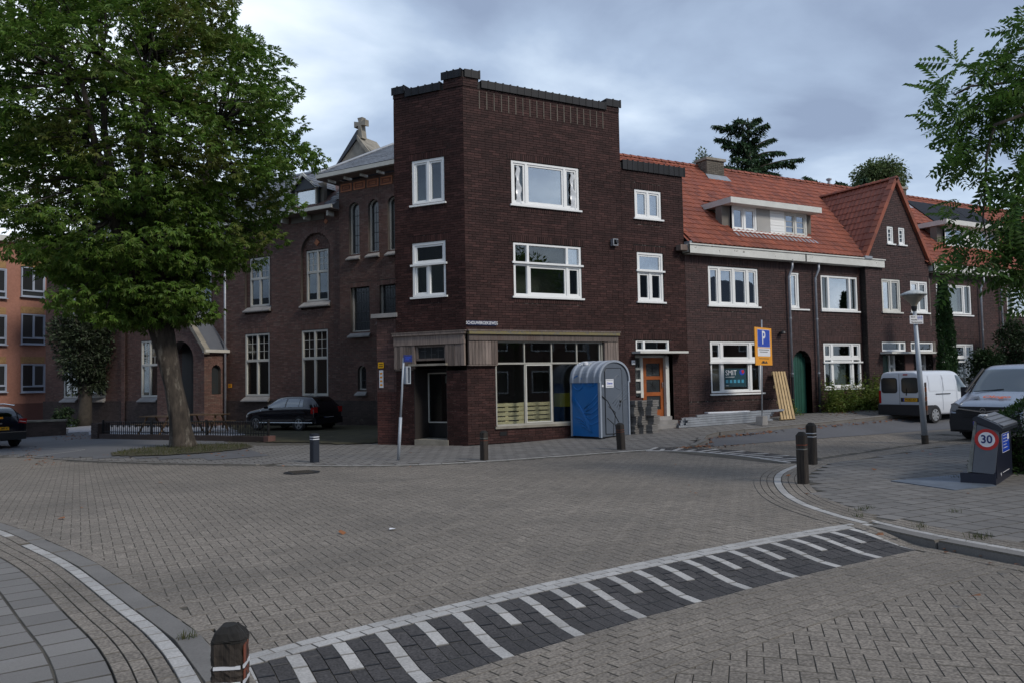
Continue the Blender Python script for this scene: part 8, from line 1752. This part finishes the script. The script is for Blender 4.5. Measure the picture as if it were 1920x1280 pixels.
# ---- big silver van, front view
def big_van():
    t = proto('silver_van', 'silver and black delivery van facing the camera with orange lettering on its bonnet', 'van')
    b = Body([(-2.5, .92, .30, 1.1, 1.90, .78), (-2.3, .96, .26, 1.12, 1.95, .80), (.4, .97, .25, 1.12, 1.97, .80), (1.0, .97, .25, 1.12, 1.88, .78), (1.72, .965, .25, 1.08, 1.30, .80), (1.95, .955, .25, 1.02, 1.16, .80), (2.30, .93, .28, .92, 1.02, .76), (2.44, .91, .30, .78, .88, .72), (2.50, .87, .32, .6, .66, .68)], 1.)
    obj('body', b.mesh(), [M['car_silver']], t, smooth=True)
    obj('windscreen', b.panel([(1.06, 6.12), (1.74, 6.12), (1.74, 8), (1.06, 8)], o=.012, n=10), [M['glass_car']], t, smooth=True); bpan('side_window', b, [(.1, 4.2), (1.55, 4.2), (.95, 5.8), (.1, 5.8)], 'glass_car', t)
    q = MB()
    for sd in (1, -1): q.tube([(1.76, sd * .86, 1.24), (1.02, sd * .76, 1.86)], .035, 6)
    obj('windscreen_pillar', q, [M['plastic_black']], t); ff = YF(2.50, 1, 0.)
    q = MB(); q.prism([(-.86, .30), (.86, .30), (.88, .5), (.84, .72), (-.84, .72), (-.88, .5)], -.12, .03, ff); q.box((-.70, -.2, .72), (.70, .02, .82), 0, ff); q.box((-.935, -.55, .24), (.935, -.10, .60), 0, ff); obj('bumper', q, [M['plastic_black']], t)
    q = MB()
    for z in (.62, .67, .72): q.box((-.52, .02, z), (.52, .03, z + .018), 0, ff)
    obj('grille_bar', q, [M['iron']], t); q = MB(); q.prism([(-.62, .86), (-.1, .80), (.1, .80), (.62, .86), (.62, .83), (.1, .765), (-.1, .765), (-.62, .83)], .02, .045, ff); obj('chrome_bar', q, [M['chrome']], t)
    obj('upper_grille', MB().prism([(-.64, .90), (.64, .90), (.62, .70), (-.62, .70)], -.06, .018, ff), [M['plastic_black']], t)
    q = MB(); n = 24
    for r0_, r1_ in ((.060, .078),):
        V = [ff.p(rr * math.cos(2 * math.pi * j / n), .80 + rr * math.sin(2 * math.pi * j / n), .055) for rr in (r0_, r1_) for j in range(n)]; q.add(V, [(j, (j + 1) % n, n + (j + 1) % n, n + j) for j in range(n)])
    q.prism([(-.085, .785), (-.01, .805), (.0, .79), (.085, .815), (.01, .795), (.0, .812)], .05, .056, ff); obj('front_emblem', q, [M['chrome']], t)
    for sd in (1, -1):
        P = [(sd * .58, .74), (sd * .83, .78), (sd * .84, .96), (sd * .78, .98), (sd * .60, .87)]; o_ = obj('headlight', MB().prism(P, -.16, -.01, ff), [M['plastic_black']], t); P = [(sd * .60, .76), (sd * .82, .79), (sd * .83, .95), (sd * .77, .965), (sd * .61, .865)]; obj('lens', MB().prism(P, -.05, .0, ff), [M['lamp_clear']], o_); obj('headlight', b.panel([(2.05, 3.6), (2.46, 3.6), (2.44, 4.2), (2.10, 4.6)], sides=(sd,)), [M['lamp_clear']], t, smooth=True)
        obj('mirror', MB().box((1.25, sd * 1.0, 1.10), (1.40, sd * 1.18, 1.38)), [M['plastic_black']], t)
    plate(t, ff, .0, .48, 'VGX-31-K', .035)
    class BF: pass
    h0, h1 = b.p(2.22, 8), b.p(1.92, 8); vv = (h1 - h0) / np.linalg.norm(h1 - h0); nn = np.cross([0, 1., 0], vv); nn = nn if nn[2] > 0 else -nn
    bf = BF(); bf.u = np.array([0, 1., 0]); bf.v = vv; bf.n = nn; bf.p = lambda a, z, off=0: tuple(h0 + (h1 - h0) * .45 + bf.u * a + vv * z + nn * off)
    text('Ologo', .20, bf, .12, 0, .035, M['orangetxt'], t, bold=.006, sx=1.35); q = MB(); q.add([bf.p(-.52, -.09, .03), bf.p(-.25, -.09, .03), bf.p(-.38, .10, .02)], [(0, 1, 2)]); obj('bonnet_mark', q, [M['bin_grey']], t)
    q = MB(); q.tube([(1.80, -.6, 1.27), (1.72, .1, 1.33)], .012, 4); obj('wiper', q, [M['iron']], t); obj('dash_paper', MB().box((1.45, -.45, 1.26), (1.6, .1, 1.30)), [M['signwhite']], t)
    for x in (-1.6, 1.55):
        for sd in (1, -1): archdisc(t, x, sd * .968, .33, sd); wheel(t, x, sd * .975, .33, sd, 5)
    return t
v2 = big_van(); gpt = CAM + ray(1787, 815) * (1500 / 71.5); gpt[2] = -.02; place_by_wheel(v2, gpt, 2.35, -.90, R_(180 + 3))
# ================================================================= the other sides of the streets (beyond the frame, seen in the window panes)
ORD = ['first', 'second', 'third', 'fourth', 'fifth', 'sixth', 'seventh', 'eighth']
def plain_row(label, o, az, L_, n, h=6.0, dp=8., rise=4.0):
    for i in range(n):
        w_ = L_ / n; p = (o[0] + math.sin(az) * w_ * i, o[1] + math.cos(az) * w_ * i, -.4); fr = Fr(p, az=az); t = thing('terrace_house', label % ORD[i], 'house', p, 'houses on the other sides of the junction')
        obj('wall', MB().box((0, -dp, 0), (w_ - .02, 0, h + .4), 0, fr), [M['brick_row' if i % 3 else 'brick_ch']], t)
        obj('roof', MB().prism([(0, 0)], 0, 0, fr) if 0 else MB().add([fr.p(0, h + .4, .3), fr.p(w_ - .02, h + .4, .3), fr.p(w_ - .02, h + .4 + rise, -dp / 2), fr.p(0, h + .4 + rise, -dp / 2), fr.p(0, h + .4, -dp - .3), fr.p(w_ - .02, h + .4, -dp - .3)], [(0, 1, 2, 3), (3, 2, 5, 4), (0, 3, 4), (1, 5, 2)]), [M['slate_d']], t)
        for z in (1.3, 4.1):
            for a in (.9, w_ - 2.7): f_ = obj('window', MB().box((a, 0, z), (a + 1.8, .05, z + 1.5), 0, fr), [M['white']], t); obj('pane', MB().box((a + .1, .05, z + .1), (a + 1.7, .06, z + 1.4), 0, fr), [M['leaded']], f_)
q_ = FRC.p(-46, 0, 31); plain_row('%s brick house outside the picture opposite the church school, counted from the far end', (q_[0], q_[1]), R_(-30.67 + 180), 52, 8)
plain_row('%s brick house outside the picture behind the camera, counted from the street', (-17, -30), R_(-90 + 180 * 0), 30, 5)
plain_row('%s brick house outside the picture behind the right pavement, counted from the far end', (42, -27), R_(-90), 38, 6)
for k_, (x, y, h_, r_) in enumerate(((11.5, -18.0, 6.2, 2.6), (-19.5, -9.5, 6.5, 3.2), (-15.5, -27.5, 6.8, 3.4))):
    t = thing('street_tree', 'leafy street tree outside the picture, ' + ('in the garden behind the hedge', 'opposite the corner building', 'behind the camera', 'opposite the church school')[k_], 'tree', (x, y, 0), 'street trees outside the picture'); bushy(t, (x, y, h_), (r_, r_, r_ * .95), 110, 60, .36, M['leaf'], rc=.8, seed=60 + k_, trunk=np.array([x, y, -.2]), tw=.22, flat=.7)
